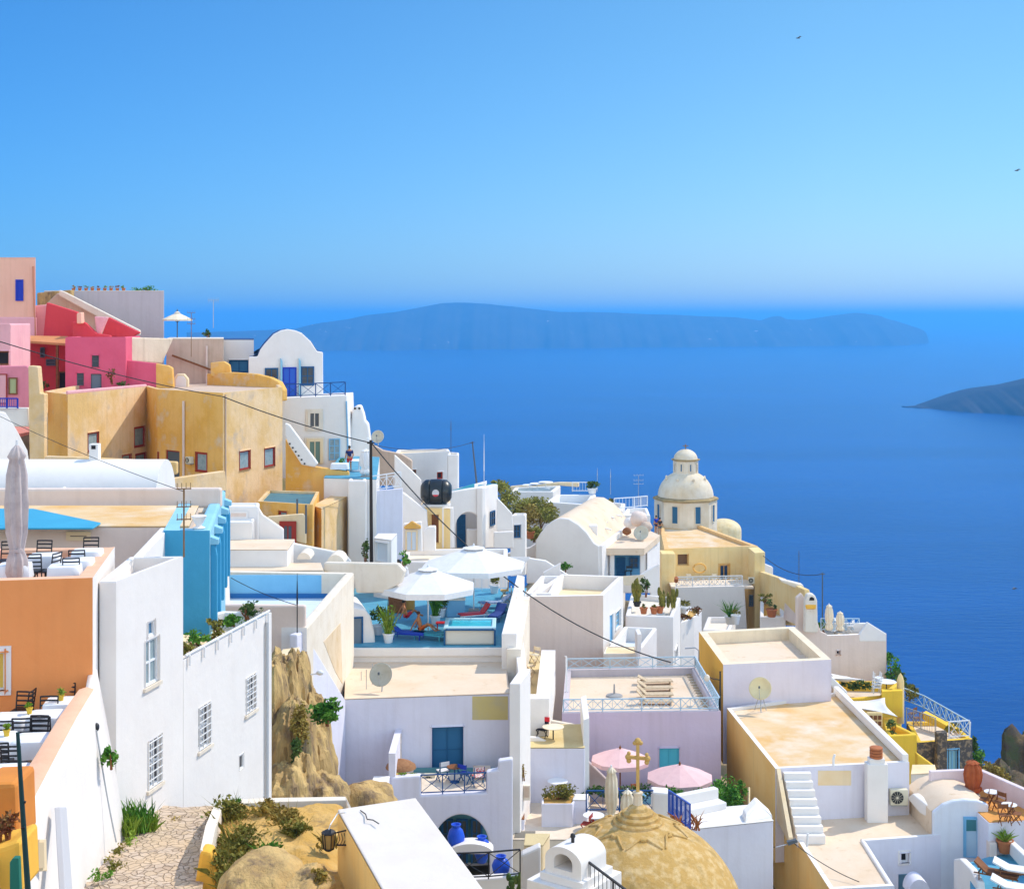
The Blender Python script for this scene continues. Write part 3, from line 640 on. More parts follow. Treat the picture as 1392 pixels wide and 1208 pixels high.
def person(label, loc, rz, pose='sit', shirt=None, shorts=None, hair=HAIR):
    """local frame: faces +Y; z = 0 is the ground (or the surface it sits on for 'recline')"""
    t = thing('person', label, 'person', (0, 0, 0))
    if pose == 'stand': hip, kn, an = (0, 0, .92), [(.1, .03, .5), (-.1, -.02, .5)], [(.11, 0, .08), (-.11, -.03, .08)]; ch = (0, 0, 1.36); hd = (0, .03, 1.62); el = [(.26, -.03, 1.12), (-.26, -.03, 1.12)]; ha = [(.25, .15, .95), (-.27, .08, .9)]
    elif pose == 'sit': hip, kn, an = (0, 0, .52), [(.12, .45, .52), (-.12, .45, .52)], [(.12, .42, .08), (-.12, .42, .08)]; ch = (0, -.03, .98); hd = (0, .05, 1.26); el = [(.26, .08, .78), (-.26, .08, .78)]; ha = [(.16, .34, .72), (-.16, .34, .72)]
    else: hip, kn, an = (0, 0, .14), [(.12, .42, .42), (-.12, .46, .34)], [(.12, .78, .08), (-.12, .84, .07)]; ch = (0, -.20, .56); hd = (0, -.16, .86); el = [(.27, -.34, .36), (-.27, -.34, .36)]; ha = [(.30, -.48, .08), (-.30, -.48, .08)]
    H, C, D = Vector(hip), Vector(ch), Vector(hd); up = (C - H).normalized(); nk = C + (D - C) * .52
    J = [(H, (.15, .11)), (H.lerp(C, .5), (.13, .10)), (C, (.17, .11)), (nk, .055), (D, (.085, .10)), (D + (D - nk).normalized() * .10, (.07, .085))]; E = [(0, 1), (1, 2), (2, 3), (3, 4), (4, 5)]
    for k, s in ((0, 1), (1, -1)):
        i = len(J); J += [(H + Vector((s * .1, 0, -.04)), .09), (Vector(kn[k]), .06), (Vector(an[k]), .042), (Vector(an[k]) + Vector((0, .16, -.04)), .035)]; E += [(0, i), (i, i + 1), (i + 1, i + 2), (i + 2, i + 3)]
        i = len(J); J += [(C + Vector((s * .19, 0, .04)), .06), (Vector(el[k]), .043), (Vector(ha[k]), .03), (Vector(ha[k]) + (Vector(ha[k]) - Vector(el[k])).normalized() * .1, .032)]; E += [(2, i), (i, i + 1), (i + 1, i + 2), (i + 2, i + 3)]
    skin_body('body', J, E, SKIN, t)
    h = MB().ball(D + Vector((0, -.025, .055)), (.098, .11, .10), 12, 8); h.build('hair', hair, t, smooth=60)
    if shirt: skin_body('shirt', [(H.lerp(C, .08), (.165, .125)), (H.lerp(C, .5), (.15, .118)), (C + up * .02, (.19, .128)), (C + Vector((.19, 0, .04)), .078), (Vector(el[0]).lerp(C + Vector((.19, 0, .04)), .35), .066), (C + Vector((-.19, 0, .04)), .078), (Vector(el[1]).lerp(C + Vector((-.19, 0, .04)), .35), .066)], [(0, 1), (1, 2), (2, 3), (3, 4), (2, 5), (5, 6)], shirt, t)
    if shorts: skin_body('shorts', [(H + up * .06, (.168, .13)), (H + Vector((.1, 0, -.05)), .108), (Vector(kn[0]).lerp(H + Vector((.1, 0, 0)), .3), .085), (H + Vector((-.1, 0, -.05)), .108), (Vector(kn[1]).lerp(H + Vector((-.1, 0, 0)), .3), .085)], [(0, 1), (1, 2), (0, 3), (3, 4)], shorts, t)
    t.location = loc; t.rotation_euler = (0, 0, rz); return t
from mathutils import noise as mnoise
def boulder(m, c, r, seed, n=26, mm=16, amp=.28, fr=1.6):
    tmp = MB().ball((0, 0, 0), 1.0, n, mm); c = Vector(c); off = Vector((seed * 3.1, seed * 1.7, seed * .9)); vs = []
    for v in tmp.v:
        d = v.normalized(); e = Vector((d.x, d.y, d.z * .55)); k = 1 + amp * mnoise.noise(e * fr + off) + amp * .8 * (.35 - abs(mnoise.noise(e * fr * 1.9 + off))) + amp * .35 * (.3 - abs(mnoise.noise(e * fr * 4.6 + off))) + amp * .12 * mnoise.noise(d * fr * 11 + off)
        vs.append(c + Vector((d.x * r[0], d.y * r[1], d.z * r[2])) * k)
    return m.add(vs, tmp.f)
# window kinds
W_RED = style(frame=REDW, pane=PALEGL, nx=1, ny=1, fw=.11, bar=.02, rec=.10, trim=REDW, tw=.03)
D_RED = style('door', frame=REDW, leaf=DGREY, nx=1, ny=1, fw=.09, rec=.14)
W_WHITE = style(frame=WHITEW, pane=GLASS, nx=2, ny=3, fw=.06)
W_GRILL = style(frame=WHITEW, pane=mat('grey_shade_glass', (.09, .085, .09), .3), nx=2, ny=2, fw=.06, rec=.14, grille=WHITEW, sill=WARMW)
W_BLUE = style(frame=BLUEW, pane=GLASS, nx=2, ny=2, fw=.10)
W_DARK = style(frame=DGREY, pane=GLASS, nx=1, ny=2, fw=.06)
W_TURQ = style(frame=TURQ, pane=TURQ, nx=2, ny=1, fw=.08, rec=.06, bar=.02)
W_LB = style(frame=LBLUEW, pane=PALEGL, nx=2, ny=3, fw=.07)
W_BROWN = style(frame=BROWNW, pane=DARKIN, nx=1, ny=1, fw=.10)
D_BLUE = style('door', frame=BLUEW, leaf=BLUEW, nx=2, ny=3, fw=.10, bar=.02)
D_LB = style('door', frame=LBLUEW, leaf=LBLUEW, nx=1, ny=2, fw=.09, bar=.03)
D_COB = style('door', frame=COBALT, leaf=mat('bright_blue_door', (.03, .12, .55), .5), nx=2, ny=2, fw=.1)
D_GREY = style('door', frame=DGREY, leaf=mat('slate_door', (.16, .20, .24), .6), nx=1, ny=1, fw=.06)
D_BROWN = style('door', frame=BROWNW, leaf=BROWNW, nx=2, ny=2, fw=.10)
# ================================================================ foreground left: restaurant terraces and the white house
W_ORWIN = style(frame=WHITEW, pane=YELCURT, nx=1, ny=1, fw=.05, rec=.10, trim=WHITEW, tw=.14)
W_SLIT = style(frame=DGREY, pane=GLASS, nx=1, ny=2, fw=.05, rec=.2, sill=WARMW)
orange, pl_o, z_o, pt_o = house('restaurant_house', 'orange fronted restaurant with white side wall and dining tables on its flat roof', 'house',
    [(-70, 791), (126, 785), (156, 743), (-70, 745)], z=-6.28, zbot=-14, wall=PEACH, emat={0: ORANGE, 1: WHITE}, cop=PEACH, roof=plaster('peach_floor', (.70, .40, .28)), par=(.34, .62),
    wins=[(0, (-18, 886, 7, 938), W_ORWIN), (1, (144.5, 849, 151.5, 906), W_SLIT)])
white, pl_w, _, _ = house('white_house', 'tall white house with barred windows above the cobbled path', 'house', pts=[(-10.28, 35.0), (-9.85, 35.0), (-9.05, 38.7), (-10.5, 38.6)], z=-6.55, zbot=-16, wall=WHITE, roof=ROOF, par=(.14, .45),
    wins=[(1, (200, 844, 210.5, 864), style(frame=WHITEW, pane=mat('sky_glass', (.10, .22, .34), .15), nx=1, ny=1, fw=.05, rec=.10)),
          (1, (196.5, 868, 216, 930), style(frame=WHITEW, pane=PALEGL, nx=2, ny=2, fw=.06, rec=.12, sill=WARMW)),
          (1, (201, 1003, 219.5, 1068), W_GRILL)])
z3 = -9.41
p3 = [G(250, 897.5, z3), G(369, 832, z3), G(309, 826, z3), G(246, 832, z3)]
house('white_house', '', '', pts=[(-9.046, 38.72), (-7.69, 44.99), (-9.3, 45.2), (-10.6, 43.2), (-10.6, 38.72)], z=z3, zbot=-17, wall=WHITE, par=(.26, .5), roof=ROOF, root=white,
    wins=[(0, (270, 957, 286.5, 1016), W_GRILL), (0, (334, 918, 348, 967), W_GRILL), (0, (325, 1024, 331.5, 1045), style(frame=WHITEW, pane=mat('grey_shade_glass', (.09, .085, .09)), nx=1, ny=1, fw=.05, rec=.08))], wname='lower_wall', rname='terrace_floor')
Pw = Plane((-9.05, 38.7), (-7.69, 44.99))
MB().tube([Pw.at(5.9, -9.6, .07), Pw.at(5.9, -15.6, .07)], .055, 8).build('drainpipe', mat('pale_grey_pipe', (.52, .54, .56), .5), white, smooth=60)
rl = MB(); rl.tube([Pw.at(.1, z3 + .10, .02), Pw.at(6.2, z3 + .10, .02)], .035, 6)
for k in range(7): rl.bar(Pw.at(.3 + k * .95, z3 + .08, .06), Pw.at(.3 + k * .95, z3 - .22, .06), .05)
rl.build('edge_rail', WHITEW, white)
MB().lathe([(1.0, -.55), (1.0, 0), (.9, .04), (0, .10)], (-9.95, 41.2, z3 - .1), 28).build('round_platform', SANDW, white, smooth=40)
for k, (px, py, rr) in enumerate(((262, 884, .42), (283, 868, .36), (306, 856, .5), (328, 846, .34), (348, 834, .5))):
    q = Pw.at(.7 + k * 1.3, z3 + .12, -.55)
    shrub(['low green creeper at the near end of the white terrace rail', 'small green creeper beside the round platform', 'olive bush in the middle of the white terrace rail', 'thin green creeper on the white terrace rail', 'dark bush at the far corner of the white terrace'][k], (q.x, q.y, q.z + .02), (.5, .65, rr * .6), (OLIVE, GREEN, OLIVE, GREEN, DKGRN)[k], 260, .07, k + 3, group='plants along the white terrace rail')
# inner wall to the right of the tall block
tag(MB().prism([(-10.42, 38.62), (-10.18, 38.62), (-10.72, 44.0), (-11.0, 44.0)], -14, -6.56).build('terrace_side_wall', WHITE, bevel=.03), 'white wall with cream top running back to the blue house', 'wall')
# beige roof, blue wedge, vault
beige, pl_b, z_b, _ = house('vaulted_house', 'beige flat roofed house with a long white barrel vault and a blue painted roof wedge', 'house', [(-80, 717), (222, 717), (257, 717), (270, 689), (-80, 689)], z=-6.57, zbot=-14, wall=GREYTAN, roof=STAINROOF, par=(0, 0))
flat('blue_roof_panel', [(-80, 717.5), (126, 717), (137, 710), (46, 691), (-80, 690.5)], -6.44, .06, mat('blue_roof_paint', (.05, .34, .52), .6, (.06, .38, .56), scale=.8), beige)
slab('rear_parapet', [(-80, 690.5), (300, 690.5), (300, 663.5), (-80, 664.5)], 49.3, .35, GREYTAN, beige)
vt = [( -34, 54 + 1.65 * math.cos(a), -7.15 + 1.72 * math.sin(a)) for a in [i * math.pi / 20 for i in range(21)]]
MB().extrude(vt + [(-34, 52.35, -9), (-34, 55.65, -9)][::1] if False else vt, (20.7, 0, 0)).build('barrel_vault', WHITE, beige, smooth=35)
v = MB(); v.box((P(129, 620, 54).x, 54, -5.2), (.36, .36, .75)); v.build('chimney', WHITE, beige, bevel=.03); MB().box((P(129, 620, 54).x, 53.82, -4.95), (.16, .03, .14)).build('chimney_opening', DARKIN, beige)
for k in range(4): MB().tube([(-32.6 + k * 5.3, 52.5, -6.35), (-32.6 + k * 5.3, 52.1, -6.42)], .06, 8).build('rain_spout', WHITE, beige)
on_wall(beige, Plane(G(-80, 717, -6.57), G(222, 717, -6.57)), (91, 722, 124, 734), style(frame=SANDW, pane=mat('vent_shade', (.30, .24, .19), .8), nx=1, ny=1, fw=.12))
# blue buttressed house
blue, pl_bl, _, bp = house('blue_house', 'blue house with a row of upright buttress fins on its side', 'house', pts=[(-10.66, 43.05), (-9.24, 43.0), (-10.8, 53.0), (-12.3, 53.2)], z=-6.5, zbot=-12, wall=BLUE, cop=SKYB, roof=ROOF, par=(.42, .35), emat={1: SKYB})  # sunlit side and coping given a lighter blue than the shaded front
pf = Plane((-9.24, 43.0), (-10.8, 53.0))
for k in range(5):
    s = .35 + k * 2.25; f = MB()
    f.extrude([pf.at(s, -9.6, 0), pf.at(s, -9.6, .20), pf.at(s, -7.35, .20), pf.at(s, -7.0, .14), pf.at(s, -6.75, 0)], Vector((pf.d.x, pf.d.y, 0)) * .40); f.build('buttress', BLUE, blue, bevel=.02)
    MB().extrude([pf.at(s - .04, -6.98, 0), pf.at(s - .04, -6.98, .25), pf.at(s - .04, -6.84, .25), pf.at(s - .04, -6.74, 0)], Vector((pf.d.x, pf.d.y, 0)) * .48).build('buttress_cap', SKYB, blue)
MB().lathe([(.16, 0), (.2, .04), (.08, .1), (.14, .2), (.22, .36), (.24, .4), (.18, .42), (0, .42)], (-9.65, 43.35, -6.5), 16).build('urn', WHITE, blue, smooth=50)
# tall thin TV aerial in front of the blue house
q = P(250, 757, 39); antenna('brown television aerial with crossbars standing before the blue wall', (q.x, q.y, q.z), P(250, 664, 39).z - q.z, 'log', RUST, span=.4, rot=.2)
# restaurant roof: tables, chairs, closed parasol
zf = z_o - .62
proto = chair_proto('dark ladder-back chair', 'chairs on the upper dining terrace')
def seat(px, py, Y, rz, label, dz=0.0, zz=None):
    q = P(px, py, Y); return put(proto, (q.x, q.y, (zf if zz is None else zz) + dz), rz, label)
UPT = [(20, 777, 35.2, 'white clothed table at the left beside the closed grey parasol'), (61, 768, 36.6, 'white clothed table behind the closed grey parasol'), (88, 778, 35.0, 'white clothed table at the front corner of the orange terrace'), (106, 771, 35.9, 'white clothed table in the middle of the right parapet'), (119, 760, 37.3, 'white clothed table at the far right corner of the upper terrace')]
for k, (px, py, Y, lb) in enumerate(UPT):
    q = P(px, py, Y); cloth_table(lb, (q.x, q.y, zf), .72, .66, 'tables on the upper dining terrace', rz=.15)
for px, Y, rz, lb in ((8, 37.4, 3.14, 'ladder-back chair at the back left of the upper terrace'), (56, 37.6, 3.1, 'ladder-back chair against the peach back parapet left of the gap'), (121, 38.1, 3.2, 'ladder-back chair in the far right corner of the upper terrace'),
                      (48, 35.9, 0.1, 'ladder-back chair just right of the closed grey parasol'), (66, 35.9, 1.3, 'ladder-back chair turned sideways behind the front tables'), (107, 36.5, 0.1, 'ladder-back chair with dark seat behind the right hand tables'), (98, 35.3, .2, 'ladder-back chair tucked under the front corner table'), (2, 35.4, -1.3, 'ladder-back chair at the left edge of the upper terrace')):
    q = P(px, 760, Y); put(proto, (q.x, q.y, zf), rz, lb)
q = P(23, 780, 35.0); closed_umbrella('tall closed grey parasol standing on the orange terrace', (q.x, 35.0, zf), P(23, 604, 35).z - zf, .25, CANVG, tie=.30)
# lower terrace
zl = -9.72
lower = thing('dining_terrace', 'lower dining terrace with sloping peach parapet and white outer wall', 'terrace', (-10.5, 29, -14))
MB().prism([(-18, 24.2), (-8.9, 24.2), (-9.6, 30), (-10.0, 33.85), (-18, 33.9)], zl - .3, zl).build('floor', plaster('terrace_clay_floor', (.62, .38, .24)), lower)
top_o = [G(128, 936, -8.6), G(106, 972, -8.6), G(80, 1020, -8.62), G(58, 1062, -8.64), Vector((-8.50, 24.6, -8.66)), Vector((-8.2, 22.0, -8.7))]
wid = [.34, .38, .40, .44, .48, .5]
m = MB(); vs = []; n = len(top_o)
for k, p in enumerate(top_o):
    d = (top_o[min(k + 1, n - 1)] - top_o[max(k - 1, 0)]).normalized(); nn = Vector((d.y, -d.x, 0)).normalized()
    if nn.x < 0: nn = -nn
    vs += [p - nn * wid[k] + Vector((0, 0, -.9)), p - nn * wid[k], p - nn * wid[k] * .5 + Vector((0, 0, .05)), p]
fs = []
for k in range(n - 1):
    for j in range(3): fs.append([k * 4 + j, k * 4 + j + 1, (k + 1) * 4 + j + 1, (k + 1) * 4 + j])
m.add(vs, fs + [[0, 1, 2, 3]]); m.build('parapet', PEACH, lower, smooth=60)
far = Vector((-10.15, 34.4, -8.6)); tops = [far] + top_o; bots = []
for k, p in enumerate(tops):
    bx = [-9.30, -9.28, -9.22, -9.02, -8.72, -8.2, -7.9][k]; bots.append(Vector((max(bx, p.x + .2), p.y + .1, -14)))
vs = []; NZ = 10
for p, b in zip(tops, bots):
    for j in range(NZ + 1):
        t = j / NZ; q = p.lerp(b, t); q.x += .05 * math.sin(t * 3) ; vs.append(q)
fs = [[k * (NZ + 1) + j, k * (NZ + 1) + j + 1, (k + 1) * (NZ + 1) + j + 1, (k + 1) * (NZ + 1) + j] for k in range(len(tops) - 1) for j in range(NZ)]
o = MB().add(vs, fs).build('outer_wall', WHITE, lower, smooth=50); so_ = o.modifiers.new('thick', 'SOLIDIFY'); so_.thickness = .2; so_.offset = -1
# stuff on that wall
Pl = Plane((-9.55, 33), (-8.62, 26)); 
tag(MB().extrude([P(73.5, 1097, 26.6), P(82, 1097, 26.9), P(90, 1215, 25.3), P(80, 1215, 25.0)], (.12, .02, 0)).build('slot_shadow_strip', mat('grey_shadow_plaster', (.50, .49, .50), .9), bevel=.02), 'narrow grey strip standing for a shadowed slot in the white terrace wall', 'shadow_slot')  # shadow of a wall slot put into the grey of a raised strip
t = thing('meter_box', 'small cream meter box low on the white terrace wall', 'meter box', P(47, 1185, 24.9)); MB().extrude([P(42, 1141, 25.0), P(52, 1141, 25.3), P(53, 1184, 25.3), P(43, 1184, 25.0)], (.14, .03, 0)).build('box', SANDW, t, bevel=.01); MB().extrude([P(44, 1145, 24.9), P(51.5, 1145, 25.15), P(52.4, 1180, 25.15), P(45, 1180, 24.9)], (.1, .02, 0)).build('door', mat('meter_door', (.62, .48, .30), .7), t)
t = thing('wall_lamp', 'small dark lamp where the peach parapet meets the white house', 'lamp', P(131, 990, 33)); MB().ball(P(131, 988, 32.4), (.07, .09, .10), 10, 8).build('shade', BLACKM, t, smooth=60); MB().bar(P(131, 985, 32.4), P(128, 984, 32.8), .04).build('bracket', BLACKM, t)
cable('thin grey conduit running down the white terrace wall to the path', P(131, 992, 32.3), P(158, 1144, 32.4), .12, .018, mat('grey_conduit', (.42, .44, .46), .6), 'conduit')
shrub('small green plant growing out of the white wall', P(146, 1026, 32.3), (.22, .2, .30), GREEN, 150, .07, 5, 'plant', 'wall_plant', stems=2)
LT = [(84, 949, 33.0, 'white clothed table at the top of the lower terrace'), (62, 966, 31.9, 'wide white clothed table in the second row of the lower terrace'), (14, 968, 31.7, 'white clothed table at the left of the second row'), (44, 1003, 30.1, 'white clothed table with a plant in the third row'), (-4, 1004, 30.2, 'white clothed table at the left edge of the third row'), (14, 1044, 28.0, 'nearest white clothed table on the lower terrace')]
for px, py, Y, lb in LT:
    q = P(px, py, Y); cloth_table(lb, (q.x, Y, zl), .72, .74, 'tables on the lower dining terrace', rz=.12)
for px, py, Y, lb in ((83, 946, 33.0, 'small yellow pot of greenery on the top table'), (40, 968, 31.9, 'small yellow pot of greenery on the second row table'), (9, 1000, 30.2, 'small yellow pot of greenery on the left third row table')):
    q = P(px, py, Y); pot_plant(lb, (q.x, Y, zl + .75), .075, .14, .12, .14, mat('yellow_pot', (.72, .48, .05), .6), LIME, n=70, s=.045, seed=int(px))
pr2 = chair_proto('dark ladder-back chair', 'chairs on the lower dining terrace')
for px, Y, rz, lb in ((86, 33.7, 3.1, 'ladder-back chair behind the top table against the orange wall'), (27, 32.9, 3.0, 'ladder-back chair behind the second row at left'), (30, 33.3, 1.5, 'ladder-back chair seen edge on by the orange wall'), (63, 32.5, 3.2, 'ladder-back chair between the top and second rows'),
                      (33, 31.2, .1, 'ladder-back chair in front of the second row table'), (59, 31.3, .1, 'ladder-back chair by the peach parapet at the second row'), (10, 31.0, .05, 'ladder-back chair at the left of the second row'), (48, 30.9, 3.1, 'ladder-back chair facing the third row table'),
                      (20, 29.2, 0, 'ladder-back chair in front of the third row table'), (2, 29.4, .1, 'ladder-back chair at the left of the third row'), (8, 27.2, 0, 'nearest ladder-back chair at the bottom of the terrace')):
    q = P(px, 980, Y); put(pr2, (q.x, Y, zl), rz, lb)
# orange nook with flowers, shutter and lamp post at the lower left edge
nook = thing('orange_wall', 'orange and yellow garden wall at the bottom left corner', 'wall', P(0, 1200, 22.5))
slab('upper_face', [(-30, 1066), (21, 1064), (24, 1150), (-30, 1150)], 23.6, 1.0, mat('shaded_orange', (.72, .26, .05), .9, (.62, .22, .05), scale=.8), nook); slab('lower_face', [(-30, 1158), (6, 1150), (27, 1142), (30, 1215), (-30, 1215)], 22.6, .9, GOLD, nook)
MB().extrude([P(13, 1172, 22.3), P(17, 1166, 22.3), P(25, 1166, 22.3), P(27, 1215, 22.3), P(13, 1215, 22.3)], (0, .12, 0)).build('shutter', mat('green_shutter', (.02, .17, .12), .6), nook, bevel=.01)
shrub('red and green flowering plant in the orange nook', P(6, 1122, 22.9), (.3, .25, .28), REDL, 320, .05, 4, 'flowering plant', 'flower_bush'); 
lp = thing('lamp_post', 'thin dark green leaning post at the bottom left', 'post', P(38, 1215, 22)); MB().tube([P(24, 995, 22), P(30, 1090, 22), P(39, 1225, 22)], [.03, .04, .05], 8).build('pole', mat('dark_green_iron', (.015, .05, .05), .5), lp, smooth=60); MB().bar(P(30, 1089, 22), P(35, 1090, 22), .03).build('peg', BLACKM, lp); MB().bar(P(29, 1126, 21.95), P(34, 1124, 21.95), .03).build('peg', BLACKM, lp)
# cobbled path
def sheet(name, c4, nu, nv, m, amp=.0, fr=1.0, seed=0, kind=None, step=0, stepn=0, parent=None, mid=None):
    """c4: near-left, near-right, far-right, far-left points"""
    a, b, c, d = [Vector(q) for q in c4]; vs = []
    for j in range(nv + 1):
        t = j / nv
        for i in range(nu + 1):
            s = i / nu; p = a.lerp(b, s).lerp(d.lerp(c, s), t)
            if mid: p += mid(s, t)
            if amp: p.z += amp * mnoise.noise(Vector((p.x * fr, p.y * fr, seed))) + amp * .5 * mnoise.noise(Vector((p.x * fr * 3.3, p.y * fr * 3.3, seed)))
            if step: p.z += step * ((t * stepn) - math.floor(t * stepn + .001)) * (-1)
            vs.append(p)
    fs = [[j * (nu + 1) + i, j * (nu + 1) + i + 1, (j + 1) * (nu + 1) + i + 1, (j + 1) * (nu + 1) + i] for j in range(nv) for i in range(nu)]
    o = MB().add(vs, fs).build(name, m, parent, smooth=50)
    if kind: tag(o, kind=kind)
    return o
COB = bpy.data.materials.new('cobbled_path'); COB.use_nodes = True; nt = COB.node_tree; N, L = nt.nodes, nt.links; b = N['Principled BSDF']; b.inputs['Roughness'].default_value = .95
g = N.new('ShaderNodeNewGeometry'); wn = N.new('ShaderNodeTexNoise'); wn.inputs['Scale'].default_value = 1.6; L.new(g.outputs['Position'], wn.inputs['Vector'])
va = N.new('ShaderNodeMix'); va.data_type = 'VECTOR'; va.inputs['Factor'].default_value = .22; L.new(g.outputs['Position'], va.inputs['A']); L.new(wn.outputs['Color'], va.inputs['B'])
vc = N.new('ShaderNodeTexVoronoi'); vc.feature = 'DISTANCE_TO_EDGE'; vc.inputs['Scale'].default_value = 6.5; L.new(va.outputs['Result'], vc.inputs['Vector']); vd = N.new('ShaderNodeTexVoronoi'); vd.inputs['Scale'].default_value = 6.5; L.new(va.outputs['Result'], vd.inputs['Vector'])
r1 = ramp(nt, [(.0, (.44, .32, .22)), (.5, (.62, .49, .37)), (1, (.54, .40, .26))]); L.new(vd.outputs['Color'], r1.inputs['Fac']); r2 = ramp(nt, [(.015, (.34, .23, .13)), (.07, (1, 1, 1))]); L.new(vc.outputs['Distance'], r2.inputs['Fac'])
mx = N.new('ShaderNodeMix'); mx.data_type = 'RGBA'; mx.blend_type = 'MULTIPLY'; mx.inputs['Factor'].default_value = .42; L.new(r1.outputs[0], mx.inputs['A']); L.new(r2.outputs[0], mx.inputs['B'])
n3 = N.new('ShaderNodeTexNoise'); n3.inputs['Scale'].default_value = 1.1; n3.inputs['Detail'].default_value = 7; L.new(g.outputs['Position'], n3.inputs['Vector']); r3 = ramp(nt, [(.46, (0, 0, 0)), (.62, (1, 1, 1))]); L.new(n3.outputs['Fac'], r3.inputs['Fac'])
m2 = N.new('ShaderNodeMix'); m2.data_type = 'RGBA'; L.new(r3.outputs[0], m2.inputs['Factor']); L.new(mx.outputs['Result'], m2.inputs['A']); m2.inputs['B'].default_value = (.62, .46, .30, 1); L.new(m2.outputs['Result'], b.inputs['Base Color'])
bp = N.new('ShaderNodeBump'); bp.inputs['Strength'].default_value = .9; bp.inputs['Distance'].default_value = .06; L.new(r2.outputs[0], bp.inputs['Height']); L.new(bp.outputs[0], b.inputs['Normal'])
sheet('path', [P(60, 1300, 26.0), P(262, 1300, 26.0), P(292, 1098, 37.8), P(158, 1098, 37.6)], 30, 70, COB, .05, 2.2, 3, 'structure', step=-.10, stepn=5)
for k, (px, py, Y, r) in enumerate(((186, 1112, 34.9, .42), (172, 1118, 34.4, .3), (198, 1116, 35.0, .3))):
    b = thing('grass_clump', ['tall green grass clump against the white house', 'smaller green grass clump in the wall corner', 'green grass tuft to the right of the tall clump'][k], 'grass clump', P(px, py + 10, Y)); blades(MB(), P(px, py + 14, Y), r * .8, 170, .75 * r / .4, k, .022, .22).build('blades', LIME if k else GREEN, b, recalc=False)
for k, (px, py, Y) in enumerate(((178, 1140, 33.2), (163, 1156, 32.2), (150, 1176, 31.0), (136, 1190, 30.3), (240, 1114, 36.4), (280, 1110, 36.8))):
    b = thing('weed', ['low weeds beside the grass clump', 'weeds at the foot of the white wall halfway down the path', 'weeds on the path edge near the conduit', 'weeds at the bottom left of the path', 'dry weeds at the top of the path under the barred windows', 'small weed by the white coping at the head of the path'][k], 'weed', P(px, py + 5, Y), 'weeds along the path'); leaves(MB(), P(px, py, Y), (.3, .35, .14), 90, .05, k).build('foliage', (LIME, OLIVE, OLIVE, GREEN, DRYL, GREEN)[k], b, recalc=False)
# stone garden with the yellow retaining wall
gard = thing('garden_wall', 'white topped orange retaining wall around the earth garden', 'wall', P(280, 1200, 30.2))
cop = [(P(282, 1215, 29.8), P(262, 1215, 29.6)), (P(286, 1158, 30.6), P(272, 1154, 30.6)), (P(292, 1128, 32.6), P(279, 1122, 32.6)), (P(301, 1100, 35.2), P(290, 1096, 35.4)), (P(306, 1092, 36.6), P(300, 1086, 37.2)), (P(380, 1089, 37.0), P(380, 1083.5, 37.5)), (P(470, 1087, 37.0), P(470, 1082, 37.5)), (P(476, 1106, 34.5), P(481, 1104, 34.5))]
vs = []; fs = []
for i, (a, b) in enumerate(cop[1:]): vs += [a + Vector((0, 0, -2.2)), a, b, b + Vector((0, 0, -2.2))]
for i in range(len(cop) - 2):
    for j in range(3): fs.append([i * 4 + j, i * 4 + j + 1, (i + 1) * 4 + j + 1, (i + 1) * 4 + j])
fs += [[0, 1, 2, 3], [(len(cop) - 2) * 4 + j for j in range(4)]]
MB().add(vs, fs).build('coping_wall', WARMW, gard, bevel=.03)
slab('front_face', [(262, 1215), (272, 1155), (287, 1158), (295, 1215)], 30.55, .5, GOLD, gard)
sheet('earth_bank', [P(280, 1290, 27.6), P(520, 1290, 27.6), P(474, 1098, 36.6), P(296, 1098, 36.6)], 40, 40, EARTH, .22, .9, 9, 'structure', mid=lambda s, t: Vector((0, 0, .35 * math.sin(s * 3.1) * math.sin(t * 3.1))))
tag(boulder(MB(), P(356, 1204, 29.4), (.85, 1.2, .62), 3, 40, 26, amp=.2).build('boulder', ROCK, smooth=70), 'large smooth tan boulder in the earth garden', 'boulder')
tag(boulder(MB(), P(420, 1206, 29.2), (.5, .8, .36), 8, 40, 26, amp=.3).build('boulder', ROCK, smooth=70), 'smaller tan boulder under the wall lantern', 'boulder')
GP = [(318, 1108, 35.6, .45, OLIVE, 'olive bush at the top left of the earth garden'), (326, 1138, 33.6, .42, OLIVE, 'broad olive green bush along the left coping'), (322, 1152, 32.6, .36, OLIVE, 'drooping olive bush halfway down the left coping'), (360, 1158, 31.9, .26, GREEN, 'round green tuft on the tan boulder'), (388, 1112, 34.6, .36, DRYL, 'dry shrub at the back of the earth garden'), (402, 1128, 33.6, .30, OLIVE, 'dry shrub behind the wall lantern'),
      (308, 1178, 30.8, .36, OLIVE, 'olive shrub behind the orange wall face'), (346, 1182, 30.2, .34, OLIVE, 'sparse shrub in front of the tan boulder'), (330, 1196, 29.6, .38, OLIVE, 'nearest olive shrub at the bottom edge'), (446, 1142, 32.4, .2, DRYL, 'dry brown weed beside the lantern'), (432, 1200, 29.0, .22, DRYL, 'dry stalks at the bottom of the garden'), (312, 1096, 36.5, .22, GREEN, 'bright green sprig on the garden corner'), (358, 1104, 35.6, .28, DRYL, 'straw coloured tuft at the back coping')]
for k, (px, py, Y, r, m_, lb) in enumerate(GP):
    r *= 1.35; t = thing('garden_plant', lb, 'plant', P(px, py + 12, Y), 'plants in the earth garden'); f = MB(); c = P(px, py, Y); leaves(f, c, (r * 1.2, r * 1.1, r * .8), int(560 * r / .4), .06, k + 20); blades(f, c - Vector((0, 0, r * .5)), r * .5, 60, r * 1.7, k, .012, .55); f.build('foliage', m_, t, recalc=False)
